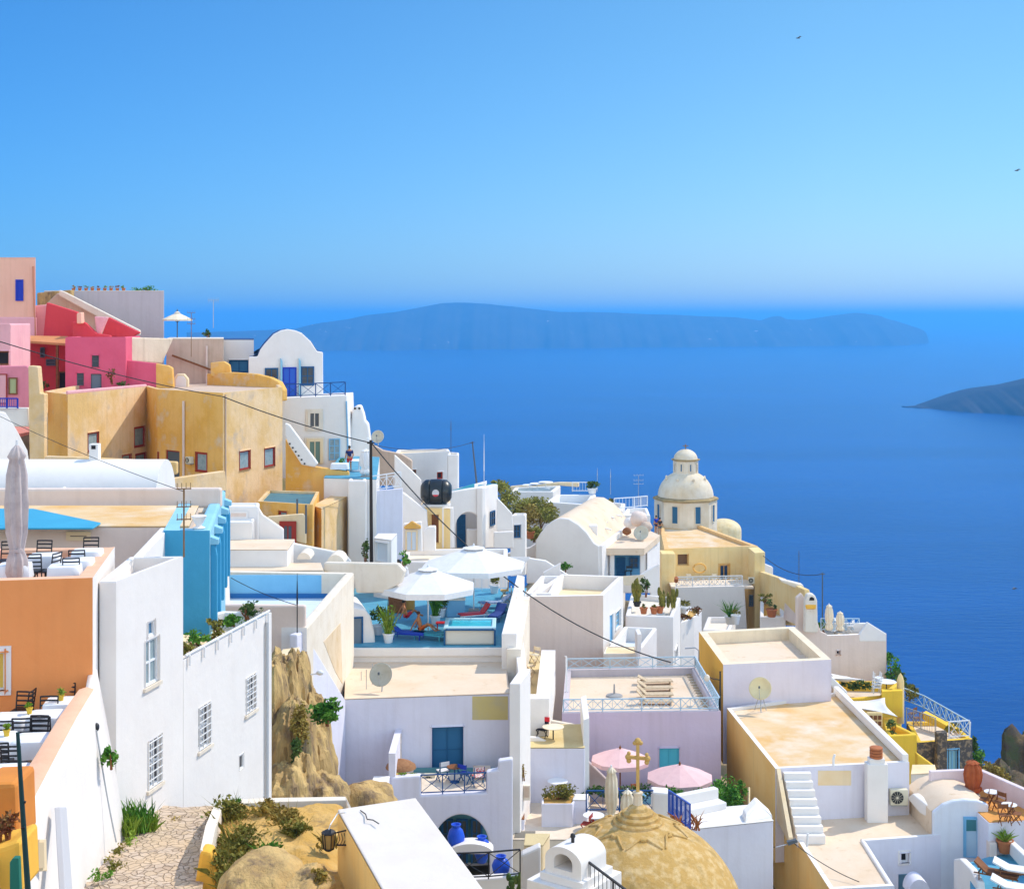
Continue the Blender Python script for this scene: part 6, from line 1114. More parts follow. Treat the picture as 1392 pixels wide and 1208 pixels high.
# small white roof vault and railing at the bottom
vb_ = thing('roof_vent', 'small white barrel vent with an arched hole and stepped base', 'roof vent', P(760, 1200, 40)); Pz = Plane(P(728, 1180, 40.6), P(794, 1180, 39.6)); s0 = Pz.sz(741, 1180)[0]; s1 = Pz.sz(790, 1180)[0]; zb = Pz.sz(765, 1190)[1]; rr = (s1 - s0) / 2; cs = (s0 + s1) / 2
oa = [Pz.at(s0, zb)] + [Pz.at(cs - rr * math.cos(a), zb + .40 + rr * .66 * math.sin(a)) for a in [i * math.pi / 16 for i in range(17)]] + [Pz.at(s1, zb)]; r2 = rr * .52
ia = [Pz.at(cs + r2, zb + .16)] + [Pz.at(cs + r2 * math.cos(a), zb + .36 + r2 * .8 * math.sin(a)) for a in [i * math.pi / 12 for i in range(13)]] + [Pz.at(cs - r2, zb + .16)]
back = Vector((-Pz.n.x, -Pz.n.y, 0)); ia = [Pz.at(cs + r2, zb)] + ia[1:-1] + [Pz.at(cs - r2, zb)]; MB().extrude(oa + ia, back * 1.3).build('vault', WHITE, vb_, smooth=35)
MB().extrude([Pz.at(cs - r2 - .02, zb, -.02), Pz.at(cs + r2 + .02, zb, -.02), Pz.at(cs + r2 + .02, zb + .16, -.02), Pz.at(cs - r2 - .02, zb + .16, -.02)], back * 1.2).build('sill', WHITE, vb_)
MB().extrude([p + back * .9 for p in [Pz.at(cs - rr * .8, zb + .02), Pz.at(cs + rr * .8, zb + .02), Pz.at(cs + rr * .6, zb + .72), Pz.at(cs - rr * .6, zb + .72)]], back * .1).build('back_plate', WARMW, vb_)
MB().extrude([Pz.at(s0 - .1, zb - .22, .12), Pz.at(s1 + .12, zb - .22, .12), Pz.at(s1 + .12, zb, .12), Pz.at(s0 - .1, zb, .12)], back * 1.6).build('step', WHITE, vb_, bevel=.02); MB().extrude([Pz.at(s0 - .4, zb - 2.2, .35), Pz.at(s1 + .25, zb - 2.2, .35), Pz.at(s1 + .25, zb - .22, .35), Pz.at(s0 - .4, zb - .22, .35)], back * 2.1).build('base', WHITE, vb_, bevel=.02)
MB().lathe([(.05, 0), (.05, .12), (.08, .16), (.06, .24), (0, .27)], oa[9] + back * .5, 10).build('finial', BLACKM, vb_, smooth=50)
railing('dark blue iron railing climbing beside the stone dome', [P(800, 1171, 40) + Vector((0, 0, -1.2)), P(868, 1222, 38.6) + Vector((0, 0, -1.2))], 1.2, BLACKM, 'v', .9, .03)
house('ochre_ledge', 'shaded ochre ledge between the porch railing and the roof vent', 'ledge', [(712, 1150), (738, 1150), (748, 1134), (714, 1134)], Y0=56, zbot=-30, wall=SANDW, roof=plaster('ochre_landing', (.6, .5, .3)), par=(0, 0)); wallthing('wall', 'white wall below the roof vent on the left', 'wall', [(708, 1162), (735, 1150), (735, 1240), (708, 1240)], 50, .5, WHITE)
# ---------------------------------------------------------------- stepped tan houses
t1, plt1, zt1, pt1 = house('roof_house', 'cream house with an empty parapeted roof and orange flank', 'house', [(983, 903), (1130, 896), (1079, 851), (950, 858)], Y0=82, zbot=-26, wall=plaster('shaded_lilac_white', (.74, .68, .74), (.68, .62, .68), scale=.4), emat={3: GOLD, 1: WHITE}, cop=plaster('cream_coping', (.84, .70, .50)), roof=ROOF, par=(.5, .75))  # white front wall given the lilac tone of its shade
t2, plt2, zt2, pt2 = house('stained_roof_house', 'house with a broad orange stained roof and chimney', 'house', [(1054, 1044), (1236, 1035), (1140, 940), (988, 962)], Y0=70.3, zbot=-27.2, wall=SHADEW, emat={3: FLANK, 1: WHITE}, cop=WHITE, roof=STAINROOF, par=(.24, .16), wins=[])
slab('plaster_patch', [(1112, 1047), (1157, 1047), (1157, 1067), (1112, 1067)], Plane(pt2[0] + Vector((0, -.012)), pt2[1] + Vector((0, -.012))), .03, SANDW, t2, bevel=0)
MB().extrude([(pt2[1].x - .32, pt2[1].y + .1, zt2 - .1), (pt2[2].x - .32, pt2[2].y, zt2 - .1), (pt2[2].x, pt2[2].y, zt2 - .1), (pt2[1].x, pt2[1].y + .1, zt2 - .1)], (0, 0, .45)).build('side_parapet', WHITE, t2, bevel=.05)
cm = thing('chimney', 'white chimney with stacked terracotta rings on the stained roof edge', 'chimney', P(1190, 1105, 70.6)); cq = P(1191, 1050, 70.55)
MB().box((cq.x, cq.y, (P(0, 1043, 70.5).z + P(0, 1110, 70.5).z) / 2), (1.05, .62, P(0, 1043, 70.5).z - P(0, 1110, 70.5).z + .5)).build('shaft', WHITE, cm, bevel=.05); MB().box((cq.x, cq.y, P(0, 1037, 70.5).z), (.78, .5, .55)).build('neck', WHITE, cm, bevel=.04)
for k in range(4): MB().lathe([(.30, 0), (.33, .03), (.33, .10), (.28, .13), (0, .13)], (cq.x, cq.y, P(0, 1030, 70.5).z + k * .14), 14).build('ring', TERRAP, cm, smooth=40)
dish('big cream satellite dish on a tripod at the back of the stained roof', G(1034, 966, zt2 - .1), .64, (-.35, -1, .5), mat('cream_dish', (.78, .66, .38), .6, (.72, .58, .32), scale=2), .75, None, True)
tag(MB().tube([P(1133, 1041, 70.6), P(1133, 1030, 70.6), P(1135, 1025, 70.6)], .06, 8).build('vent_pipe', WHITEW), 'small white vent pipe on the stained roof edge', 'pipe')
z3r = -25.05; t3, plt3, zt3, pt3 = house('lower_roof_house', 'low cream roofed house with a grey gutter ledge at the bottom right', 'house', [(1128, 1208), (1216, 1203), (1177, 1142), (1286, 1134), (1243, 1078), (1050, 1088)], z=z3r, zbot=-33, wall=SHADEW, emat={5: FLANK, 1: WHITE, 3: WHITE}, roof=ROOF, par=(.22, .14), cop=WHITE,
    wins=[(2, (1224, 1158, 1235, 1172), style(frame=WHITEW, pane=DARKIN, nx=1, ny=1, fw=.09, trim=WHITE)), (2, (1220, 1187, 1242, 1235), style('door', frame=LBLUEW, leaf=mat('grey_blue_door', (.14, .26, .34), .5), nx=1, ny=1, fw=.08))])
for k in range(8):
    y_ = 70.25 - .36 * k; z_ = zt2 - .12 - .31 * k; x_0 = 13.45 + .02 * k
    if k == 0: sr = thing('stair', 'white steps leading down from the stained roof to the low cream roof', 'stair', (14, 69, z3r))
    MB().box((x_0 + .75, y_ - .18, (z_ + z3r - .3) / 2 - .0), (1.36, .355, z_ - z3r + .3)).build('step', WHITE, sr, bevel=.02)
MB().extrude([(13.22, 70.3, z3r), (13.22, 67.2, z3r), (13.22, 67.2, z3r + .25), (13.22, 70.3, zt2)], (.2, 0, 0)).build('stair_side_wall', SANDW, sr)
tag(MB().tube([P(1097, 1150, 65), P(1098, 1132, 65), P(1102, 1132, 65)], .05, 8).build('vent_pipe', WHITEW), 'thin white vent pipe on the low cream roof', 'pipe')
fl = thing('floodlight', 'small floodlight on an arm from the orange flank wall', 'lamp', P(1078, 1145, 65)); MB().tube([P(1055, 1151, 64.5), P(1070, 1147, 64.7)], .025, 6).build('arm', STEEL, fl); MB().extrude([P(1070, 1144, 64.6), P(1083, 1141, 64.6), P(1085, 1144, 64.6), P(1072, 1149, 64.6)], (0, .2, 0)).build('head', DGREY, fl)
cable('thin cable sagging over the low cream roof', P(1080, 1146, 64.8), P(1168, 1198, 62.5), .15, .018); cable('dark cable crossing the orange flank', P(1053, 1151, 64.3), P(1004, 1130, 66), .05, .015)
sl2 = thing('street_lamp', 'black street lamp arm on the flank of the cream house', 'lamp', P(978, 935, 80)); MB().tube([P(979, 1000, 79.4), P(979, 912, 79.8)], .05, 6).build('pole', BLACKM, sl2); MB().tube([P(979, 924, 79.8), P(968, 922, 79.6), P(962, 918, 79.5)], .03, 6).build('arm', BLACKM, sl2); MB().ball(P(961, 921, 79.5), (.16, .16, .2), 10, 8).build('lamp_head', WARMW, sl2, smooth=60)
sl3 = thing('street_lamp', 'curved lamp arm at the back corner of the lavender roof', 'lamp', P(949, 880, 88)); MB().tube([P(950, 898, 87), P(950, 884, 87), P(945, 880, 87), P(931, 881, 87)], .04, 6).build('arm', STEEL, sl3)
shrub('leafy green bush against the orange flank', P(1008, 1070, 68.5), (.35, .4, .4), GREEN, 160, .09, 51); tag(MB().tube([P(1018, 1070, 68.9), P(1018, 1094, 68.2)], .06, 8).build('wall_pipe', SANDW), 'pale upright pipe on the orange flank', 'pipe')
ac_unit('cream air conditioner with a dark fan on the white wall by the chimney', Plane(P(1180, 1090, 71.2), P(1240, 1088, 71.2)), (1208, 1070, 1232, 1091), .36)
# vault house bottom right
vi = thing('vault_house', 'small white barrel vaulted house with a pale blue glazed door', 'house', P(1300, 1200, 68)); Pi = Plane(P(1270, 1110, 68.2), P(1345, 1100, 68.0)); vo = [(1268, 1240), (1268, 1104), (1282, 1093), (1295.5, 1088.3), (1311, 1086.5), (1329, 1088), (1344, 1093.5), (1344, 1240)]
slab('front_wall', vo, Pi, .3, plaster('cool_blue_white', (.72, .74, .80), (.66, .68, .75), scale=.5), vi); fr = [Pi.hit(x, y) for x, y in vo]; MB().extrude([p + Vector((0, .28, -.03)) for p in fr], (-.15, 3.6, 0)).build('vault_roof', ROOF, vi, smooth=35)
on_wall(vi, Pi, (1311, 1111, 1329.5, 1164), style('door', frame=LBLUEW, leaf=mat('pale_blue_leaf', (.42, .58, .70), .5), nx=1, ny=1, fw=.07, trim=LBLUEW, tw=.06)); slab('door_glass', [(1313, 1113), (1327, 1113), (1327, 1129), (1313, 1129)], Plane(Pi.at(0, 0, .06), Pi.at(5, 0, .06)), .03, mat('green_glass', (.06, .20, .22), .15), vi, bevel=0)
wallthing('wall', 'white sloping wall between the low roof and the small vault', 'wall', [(1232, 1084), (1240, 1078), (1266, 1099), (1267, 1114), (1250, 1105)], Plane(P(1232, 1084, 71), P(1286, 1140, 67.5)), .4, WHITE)
ot = thing('orange_terrace', 'orange floored terrace with a long white parapet at the right edge', 'terrace', P(1370, 1160, 68)); zo = -23.9; fo = [G(1344, 1118.5, zo), G(1440, 1112, zo), Vector((25.6, 71.0, zo)), Vector((22.3, 71.4, zo))]
MB().prism([(p.x, p.y) for p in fo], zo - 5, zo).build('base', SHADEW, ot); MB().prism([(p.x, p.y) for p in inset(fo, .05)], zo + .004, zo + .03).build('floor', TERRA, ot)
par_ = [(21.2, 71.2), (23.7, 71.5), (25.3, 67.5), (26.4, 64.5)]
for k, (a, b) in enumerate(zip(par_, par_[1:])): d = Vector((b[0] - a[0], b[1] - a[1])).normalized(); n_ = Vector((-d.y, d.x)) * .28; MB().prism([a, b, (b[0] + n_.x, b[1] + n_.y), (a[0] + n_.x, a[1] + n_.y)], zo - 6, zo + .95 + k * .003).build('parapet', plaster('pinkish_white', (.78, .66, .68), (.72, .58, .60), scale=.5), ot, bevel=.04)
q = P(1322, 1078, 70.4); closed_umbrella('rust brown closed parasol on the orange terrace', (q.x, 70.4, zo + .03), 1.75, .40, RUSTC, polem=BROWNW, tie=.14)
for px, py, lb in ((1348, 1086, 'round white table at the back of the orange terrace'), (1372, 1104, 'round white table at the front of the orange terrace')):
    c = G(px, py + 10, zo + .03); round_table(lb, c, .36, .75, WHITEW, BROWNW, 'tables on the orange terrace', True)
for k, (px, py) in enumerate(((1338, 1094), (1358, 1098), (1366, 1116), (1382, 1114))): dirchair(['brown folding chair left of the back terrace table', 'brown folding chair right of the back terrace table', 'brown folding chair left of the front terrace table', 'brown folding chair right of the front terrace table'][k], G(px, py + 4, zo + .03), 1.2 + k, BROWNW, 'chairs on the orange terrace', BROWNW)
wt = thing('water_terrace', 'blue floored terrace with loungers in the bottom right corner', 'terrace', P(1360, 1208, 64)); flat('floor', [(1316, 1172), (1343, 1164), (1380, 1158), (1460, 1215), (1460, 1300), (1330, 1300)], -25.4, 4, POOLT, wt)
slab('curved_wall', [(1296, 1167), (1304, 1166), (1318, 1180), (1328, 1198), (1332, 1250), (1296, 1250)], Plane(P(1296, 1167, 66.4), P(1332, 1198, 62)), .35, WHITE, wt); MB().extrude([P(1371, 1143, 66.3), P(1400, 1170, 63.5), P(1400, 1192, 63.5), P(1371, 1160, 66.3)], (.3, .3, 0)).build('side_wall', WHITE, wt, bevel=.05); MB().box(P(1348, 1157, 66.6), (.35, .5, 1.0)).build('wall_stub', GREYTAN, wt, bevel=.03)
pot_plant('spiky yellow green plant in a brown pot on the terrace wall', P(1366, 1158, 66.4), .38, .6, .4, .75, TERRAP, LIME, 'spike', 70, .1, 8); lounger('brown wooden lounger on the blue terrace', P(1356, 1196, 62.5), 2.6, BROWNW, BROWNW, None, .7, 1.9, .7)
lounger('white cushioned lounger at the right edge of the blue terrace', P(1386, 1192, 62.2), 2.7, BROWNW, CANVW, None, .4, 2.0, .8); lounger('white cushioned lounger nearest the bottom right corner', P(1384, 1216, 60.5), 2.7, BROWNW, CANVW, None, .4, 2.0, .8)
for k in range(1): tag(MB().extrude([P(1250 + 15 * math.cos(a), 1215 - 20 * math.sin(a), 66) for a in [i * math.pi / 12 for i in range(13)]], (0, 1, 0)).build('arched_hood', SHADEW, smooth=40), 'small white arched hood beside the grey blue door', 'hood')
wallthing('wall', 'white corner parapet along the bottom edge left of the grey blue door', 'wall', [(1174, 1143), (1184, 1150), (1218, 1205), (1212, 1230), (1200, 1215)], Plane(P(1174, 1143, 67.2), P(1218, 1205, 61)), .25, GREYTAN) if False else None
# ---------------------------------------------------------------- yellow terraces and stone building
j1, plj, zj, pj = house('yellow_terrace', 'yellow walled garden terrace with shade sails', 'terrace', [(1150, 950), (1201, 946), (1226, 926), (1132, 924)], Y0=99, zbot=-38, wall=YELLOW, roof=DECK, par=(.35, .7))
MB().extrude([P(1199, 939, 98.6), P(1227, 938, 99.6), P(1227, 975, 99.6), P(1199, 975, 98.6)], (.1, .6, 0)).build('front_wall', YELLOW, j1, bevel=.04); MB().lathe([(.26, -3), (.26, 0), (.15, .35), (.02, .55)], P(1224, 925, 100.2), 14).build('corner_post', PALEYEL, j1, smooth=40)
f_ = MB(); [leaves(f_, P(1148 + k * 9, 932 - (k % 2) * 2, 102), (.6, .5, .35), 130, .1, k + 3) for k in range(5)]; b = thing('flower_bed', 'green planting along the back of the yellow terrace', 'plants', P(1165, 936, 102)); f_.build('foliage', DKGRN, b, recalc=False)
round_table('round white table on the yellow terrace', P(1205, 940, 100), .7, .75); st2 = thing('chair_stack', 'stack of white chairs on the yellow terrace', 'chairs', P(1191, 942, 99.6)); [MB().box(P(1191, 942, 99.6) + Vector((.05 * k, 0, .45 + .22 * k)), (.55, .5, .05), .2 * k).build('seat', WHITEW, st2) for k in range(4)]; [MB().bar(P(1191, 942, 99.6) + Vector((sx * .24, sy * .2, 0)), P(1191, 942, 99.6) + Vector((sx * .24 + .1, sy * .2, 1.5)), .05).build('leg', WHITEW, st2) for sx in (-1, 1) for sy in (-1, 1)]
def sail(label, pts, grp):
    a, b, c, d = [P(*p) for p in pts]; vs = []; N = 8
    for j in range(N + 1):
        for i in range(N + 1):
            s, t = i / N, j / N; p = a.lerp(b, s).lerp(d.lerp(c, s), t); p += Vector((0, 0, -.5 * (4 * s * (1 - s)) * (4 * t * (1 - t)) * .7)); cen = (a + b + c + d) / 4; e = 1 - .22 * (4 * s * (1 - s) * (1 - 4 * t * (1 - t)) + 4 * t * (1 - t) * (1 - 4 * s * (1 - s))); vs.append(cen + (p - cen) * e)
    o = tag(MB().add(vs, [[j * (N + 1) + i, j * (N + 1) + i + 1, (j + 1) * (N + 1) + i + 1, (j + 1) * (N + 1) + i] for j in range(N) for i in range(N)]).build('shade_sail', CANVW, smooth=60), label, 'shade sail', grp); o.modifiers.new('thick', 'SOLIDIFY').thickness = .02
sail('large white shade sail in front of the yellow wall', [(1164, 962, 94), (1220, 974, 92.5), (1203, 948, 98.5), (1150, 953, 98)], 'white shade sails'); sail('small white shade sail under the cream house', [(1128, 922, 98), (1176, 924, 99), (1150, 919, 104), (1128, 915, 103)], 'white shade sails')
wallthing('wall', 'white wall strip left of the large shade sail', 'wall', [(1129, 917), (1137, 926), (1152, 940), (1152, 952), (1140, 945), (1128, 930)], 97, .4, WHITE)
j2 = house('yellow_block', 'yellow flat topped block stepping down below the shade sail', 'building', [(1206, 1000), (1247, 998), (1236, 992), (1200, 975)], Y0=90, zbot=-40, wall=YELLOW, roof=YELLOW, par=(.3, .4)); slab('lattice_wall', [(1178, 968), (1200, 968), (1200, 1010), (1178, 1010)], 92.5, .2, PALEYEL, j2[0]); [MB().box(P(1184 + (k % 3) * 6, 975 + (k // 3) * 8, 92.45), (.2, .05, .26)).build('lattice_hole', BROWNW, j2[0]) for k in range(12)]
shrub('small green bush on the yellow block', P(1212, 987, 91), (.55, .5, .45), DKGRN, 160, .1, 5); wallthing('wall', 'yellow wall stepping down beside the stone building', 'wall', [(1247, 1024), (1273, 1043), (1273, 1062), (1247, 1062)], 88, .6, YELLOW)
house('awning_house', 'cream canopy roof below the stepping yellow wall', 'canopy', [(1238, 1053), (1273, 1051), (1271, 1040), (1240, 1040)], Y0=80, zbot=-27.0, wall=WARMW, roof=SANDW, par=(0, 0)); shrub('green plant under the cream canopy', P(1246, 1070, 78), (.25, .25, .4), LIME, 90, .08, 6, 'plant', 'plant')
sb = house('stone_building', 'dark lava stone building with a pale blue door under the sea terrace', 'building', [(1247, 1009), (1322, 1004), (1292, 980), (1232, 980)], Y0=94, zbot=-40, wall=STONE, roof=DECK, par=(.3, .25), cop=YELLOW, wins=[(0, (1289, 1019, 1302, 1058), style('door', frame=LBLUEW, leaf=mat('pale_sea_door', (.28, .50, .56), .5), nx=2, ny=1, fw=.1, trim=LBLUEW))])
slab('stone_pier', [(1274, 996), (1288, 995), (1288, 1060), (1273, 1060)], 93.4, .6, STONE, sb[0]); MB().extrude([P(1254, 968, 98), P(1287, 986, 96), P(1290, 995, 96), P(1254, 978, 98)], (.4, .5, 0)).build('planter_wall', YELLOW, sb[0], bevel=.04)
railing('white net railing at the sea edge of the stone building terrace', [P(1228, 952, 104), P(1256, 963, 103), P(1318, 999, 96)], .95, PALEBM, 'x', 1.6, .04); railing('white net railing along the front of the stone building', [P(1290, 1003, 94), P(1318, 1001, 94.3)], 1.1, WHITEW, 'x', 1.4, .035); railing('grey stair railing on the stone building terrace', [P(1232, 985, 98), P(1252, 992, 96), P(1272, 1000, 94.5)], 1.2, STEEL, 'v', 1.2, .03)
tag(MB().tube([P(1318, 1002, 95), P(1319, 981, 95)], .05, 6).build('white_post', WHITEW), 'white post at the outer corner of the stone building', 'post'); shrub('bush on the stone building terrace rail', P(1292, 988, 96), (.7, .5, .4), OLIVE, 150, .1, 7)
for k, (px, py) in enumerate(((1240, 972), (1248, 978))): dirchair(['brown chair left on the stone building terrace', 'brown chair right on the stone building terrace'][k], P(px, py + 6, 98 - k), .8, BROWNW, 'chairs on the stone terrace', BROWNW)
tag(boulder(MB(), P(1418, 1130, 150), (6.0, 5, 10.0), 21, 90, 60, .40, 2.2).build('cliff_rock', CLIFF, smooth=70), 'dark craggy cliff rock at the right edge above the sea', 'rock')
tag(boulder(MB(), P(1362, 1110, 125), (3.2, 4, 4.2), 24, 60, 40, .36, 2.2).build('cliff_rock', CLIFF, smooth=70), 'lower dark cliff rock behind the orange terrace parapet', 'rock')
# ================================================================ back: yellow house, pink houses, white barrel house, white cluster
# ground of the town: a sloping sheet under everything, dropping to the sea beyond the last houses
CP = [(-9, 27, -13.5), (-8, 36, -14), (-6, 48, -21), (0, 45, -25), (3, 60, -26), (0, 72, -25), (12, 62, -31), (14, 75, -28), (24, 66, -32), (-9, 66, -26), (-20, 60, -12), (-30, 50, -10), (-28, 90, -13), (-20, 100, -14), (-12, 95, -18), (-5, 100, -20), (4, 115, -24), (8, 95, -27), (14, 130, -33), (20, 100, -35), (28, 95, -39), (-40, 110, -4), (-26, 115, -6), (18, 160, -33), (0, 140, -24), (-50, 80, -6), (34, 75, -40), (0, 20, -22)]
EDGE = [(20, 46), (60, 34), (80, 31.5), (92, 30), (105, 25.5), (125, 25), (142, 24), (165, 23), (175, 18), (185, 5)]
def edge_x(y):
    if y <= EDGE[0][0]: return EDGE[0][1]
    for (a, xa), (b, xb) in zip(EDGE, EDGE[1:]):
        if a <= y <= b: return xa + (xb - xa) * (y - a) / (b - a)
    return -200
def back_y(x):
    pts_ = [(-200, 135), (-30, 128), (-12, 122), (-6, 124), (0, 134), (6, 160), (10, 166), (18, 172), (40, 172)]
    for (a, ya), (b, yb) in zip(pts_, pts_[1:]):
        if a <= x <= b: return ya + (yb - ya) * (x - a) / (b - a)
    return 172
vs = []; NX, NY = 90, 90
for j in range(NY + 1):
    for i in range(NX + 1):
        x, y = -110 + 240 * i / NX, -10 + 250 * j / NY; sw = sz_ = 0
        for cx_, cy_, cz_ in CP: w_ = 1 / (((x - cx_) ** 2 + (y - cy_) ** 2) ** 1.5 + 4); sw += w_; sz_ += w_ * cz_
        z = sz_ / sw - 1.2; d = max(x - edge_x(min(y, 184)), y - back_y(x)) 
        if d > 0: z -= 1.9 * d + 1.5 * mnoise.noise(Vector((x * .15, y * .15, 2))) * min(d, 4)
        vs.append((x, y, max(z, SEA_Z - 2)))
tag(MB().add(vs, [[j * (NX + 1) + i, j * (NX + 1) + i + 1, (j + 1) * (NX + 1) + i + 1, (j + 1) * (NX + 1) + i] for j in range(NY) for i in range(NX)]).build('ground', SCRUB, smooth=60), kind='structure')
# unseen pale slope added behind the viewpoint to bounce warm light onto shaded walls
vs = []; NX, NY = 40, 30
for j in range(NY + 1):
    for i in range(NX + 1):
        x, y = -190 + 230 * i / NX, 4 - 150 * j / NY; z = -9 + 44 * (1 - math.exp(-(4 - y) / 45)) - .10 * max(x, 0) ** 1.15 + 2.0 * mnoise.noise(Vector((x * .05, y * .05, 4))); vs.append((x, y, min(z, -3.2 + .6 * max(0, -y - 3)) if abs(x) < 25 else z))
tag(MB().add(vs, [[j * (NX + 1) + i, j * (NX + 1) + i + 1, (j + 1) * (NX + 1) + i + 1, (j + 1) * (NX + 1) + i] for j in range(NY) for i in range(NX)]).build('bounce_hillside', plaster('pale_bounce_slope', (.80, .66, .50), (.66, .50, .34), scale=.12), smooth=60), kind='structure')
# yellow house
zq = -4.8; yp = [G(60, 532, zq), G(92, 536, zq), G(199, 525, zq), G(214, 529, zq), G(303, 534, zq), G(384, 526, zq), Vector((-18.3, 109, 0)), Vector((-31.5, 109, 0))]
oh, plo, _, _ = house('ochre_house', 'tall faceted ochre house with small red framed windows', 'house', pts=yp, z=zq, zbot=-17, wall=OCHRE, emat={1: PALEOCH, 4: PALEOCH, 5: PALEOCH}, roof=TAN, par=(.3, .25), cop=PALEOCH,  # paler ochre on the sunlit faces, orange ochre on the shaded ones
    wins=[(1, (119.5, 587, 134, 613), W_RED), (1, (182.5, 580, 196.5, 607), W_RED), (1, (166, 617, 178, 640), W_RED), (1, (184, 616, 198, 640), W_RED), (3, (225, 612, 244, 655), D_RED), (3, (206, 614, 216, 634), W_RED), (3, (266, 615, 281.5, 641), W_RED), (4, (325.5, 612, 340, 638), W_RED), (4, (359.5, 608, 373.5, 634), W_RED)])
pd = plo[3]; MB().tube([pd.hit(251, 545) + Vector((pd.n.x, pd.n.y, 0)) * .09, pd.hit(251, 648) + Vector((pd.n.x, pd.n.y, 0)) * .09], .09, 8).build('drainpipe', GREYTAN, oh, smooth=60)
pd = plo[4]; MB().tube([pd.hit(306, 536) + Vector((.05, -.05, 0)), pd.hit(306, 690) + Vector((.05, -.05, 0))], .05, 6).build('conduit', TAN, oh)
ac_unit('grey box beside the small red window of the ochre house', plo[3], (257, 620, 264, 630), .3)
wallthing('wall', 'curved ochre parapet behind the roof of the ochre house', 'wall', [(281, 508), (312, 506), (345, 508), (366, 513), (378, 519), (384, 530), (384, 545), (281, 545)], Plane(P(281, 508, 106), P(388, 530, 101)), .5, OCHRE)
wallthing('wall', 'pink lattice parapet along the top of the ochre house', 'wall', [(92, 531), (200, 522), (200, 526.5), (92, 536.5)], Plane(yp[1] + Vector((0, 0, 0)), yp[2]), .15, PALEPINK)
wallthing('wall', 'tall pale ochre wall at the left end of the ochre house', 'wall', [(38, 497), (51, 498), (54, 535), (60, 535), (60, 640), (40, 640)], 87, .8, PALEOCH)
wallthing('wall', 'low ochre wall behind the white barrel vault', 'wall', [(60, 620), (120, 622), (240, 628), (240, 645), (60, 645)], 78, .5, PALEOCH); wallthing('wall', 'ochre wall below the red framed door', 'wall', [(236, 650), (306, 640), (312, 690), (236, 690)], Plane(P(236, 650, 82), P(312, 640, 86)), .4, PALEOCH, bevel=.05)
wallthing('wall', 'white lit buttress curving down at the far left', 'wall', [(-20, 555), (8, 560), (24, 585), (38, 612), (42, 640), (-20, 640)], Plane(P(-20, 600, 74), P(42, 600, 78)), .6, WHITE)
# ochre stair wall, red door yard
wallthing('wall', 'ochre wall descending from the white stair to the right', 'wall', [(388, 596), (398, 612), (410, 631), (440, 636), (474, 641), (476, 680), (476, 720), (388, 720)], 93, .5, OCHRE)
ws = thing('stair', 'white topped stair wall running down beside the white barrel house', 'stair', P(410, 610, 94)); slab('coping', [(387, 575), (393, 577), (432, 630), (428, 635), (410, 632), (392, 604), (387, 592)], 92.4, .45, WHITE, ws); [MB().box(P(394 + k * 4, 603 + k * 5.4, 92.38), (.10, .08, .10)).build('step_hole', DARKIN, ws) for k in range(6)]
ry, plry, _, _ = house('ochre_shed', 'low ochre building with a teal roof and red window', 'house', [(350, 681), (425, 686), (434, 668), (364, 666)], Y0=86, zbot=-17, wall=OCHRE, roof=mat('teal_roof', (.08, .20, .24), .6, (.05, .14, .18), scale=.8), par=(.2, .15), cop=PALEOCH, wins=[(0, (379, 694, 391, 702), W_RED)])
house('ochre_annex', 'tan annex lit on its right side next to the teal roof', 'house', [(425, 688), (437, 692), (476, 674), (462, 668)], Y0=87, zbot=-17, wall=OCHRE, emat={1: PALEOCH}, roof=PALEOCH, par=(0, 0))  # sunlight on the right side put into its paler ochre
dy = wallthing('wall', 'cream yard wall in front of the red door', 'wall', [(363, 702), (412, 698), (416, 704), (416, 740), (385, 732), (363, 716)], 84, .3, SANDW); on_wall(dy, Plane((-50, 83.95), (50, 83.95)), (380, 708, 403, 745), style('door', frame=REDW, leaf=DGREY, nx=2, ny=1, fw=.28))
for px, py0, py1 in ((404, 678, 698), (416, 686, 725)): tag(MB().tube([P(px, py0, 83.5), P(px, py1, 83.5)], .06, 6).build('post', DGREY), ['thin dark post above the red door', 'dark green post right of the red door'][px > 410], 'post')
# white block, pole, sheds
wbk, plwb, zwb, pwb = house('white_house', 'white house front with a roof rail behind the wooden utility pole', 'house', [(473, 653), (498, 653), (499, 645), (478, 643)], Y0=90, zbot=-18, wall=WHITE, roof=WARMW, par=(.25, .3))
railing('white slatted rail on the roof by the utility pole', [P(506, 668, 92), P(545, 662, 92.5)], 1.0, WHITEW, 'x2', 1.0, .04); MB().extrude([P(500, 668, 91), P(547, 664, 91.6), P(547, 760, 91.6), P(500, 760, 91)], (0, .3, 0)).build('front_wall', SHADEW, wbk)
up_ = thing('utility_pole', 'tall dark wooden utility pole in front of the white house', 'pole', P(505, 765, 88)); MB().tube([P(505, 765, 88), P(504, 598, 88)], [.115, .09], 10).build('shaft', mat('dark_pole_wood', (.045, .035, .03), .9), up_, smooth=60); MB().bar(P(499, 602, 88), P(509, 602, 88), .08).build('crossarm', BLACKM, up_); MB().lathe([(.09, 0), (.09, .2), (.04, .25)], P(500, 600, 87.9), 8).build('insulator', WHITEW, up_)
house('shed', 'small white shed with a pale door at the foot of the utility pole', 'shed', [(508, 732), (532, 735), (540, 726), (514, 726)], Y0=86, zbot=-18, wall=WHITE, roof=WHITE, par=(0, 0), wins=[(0, (511, 737, 528, 763), style('door', frame=WHITEW, leaf=mat('pale_door', (.62, .68, .74), .6), nx=1, ny=1, fw=.06))])
shrub('tall dark green plant at the foot of the utility pole', P(497, 745, 86), (.28, .3, .95), DKGRN, 260, .1, 3); shrub('leafy plant behind the cream wall by the shed', P(550, 760, 78), (.4, .4, .45), GREEN, 140, .1, 4)
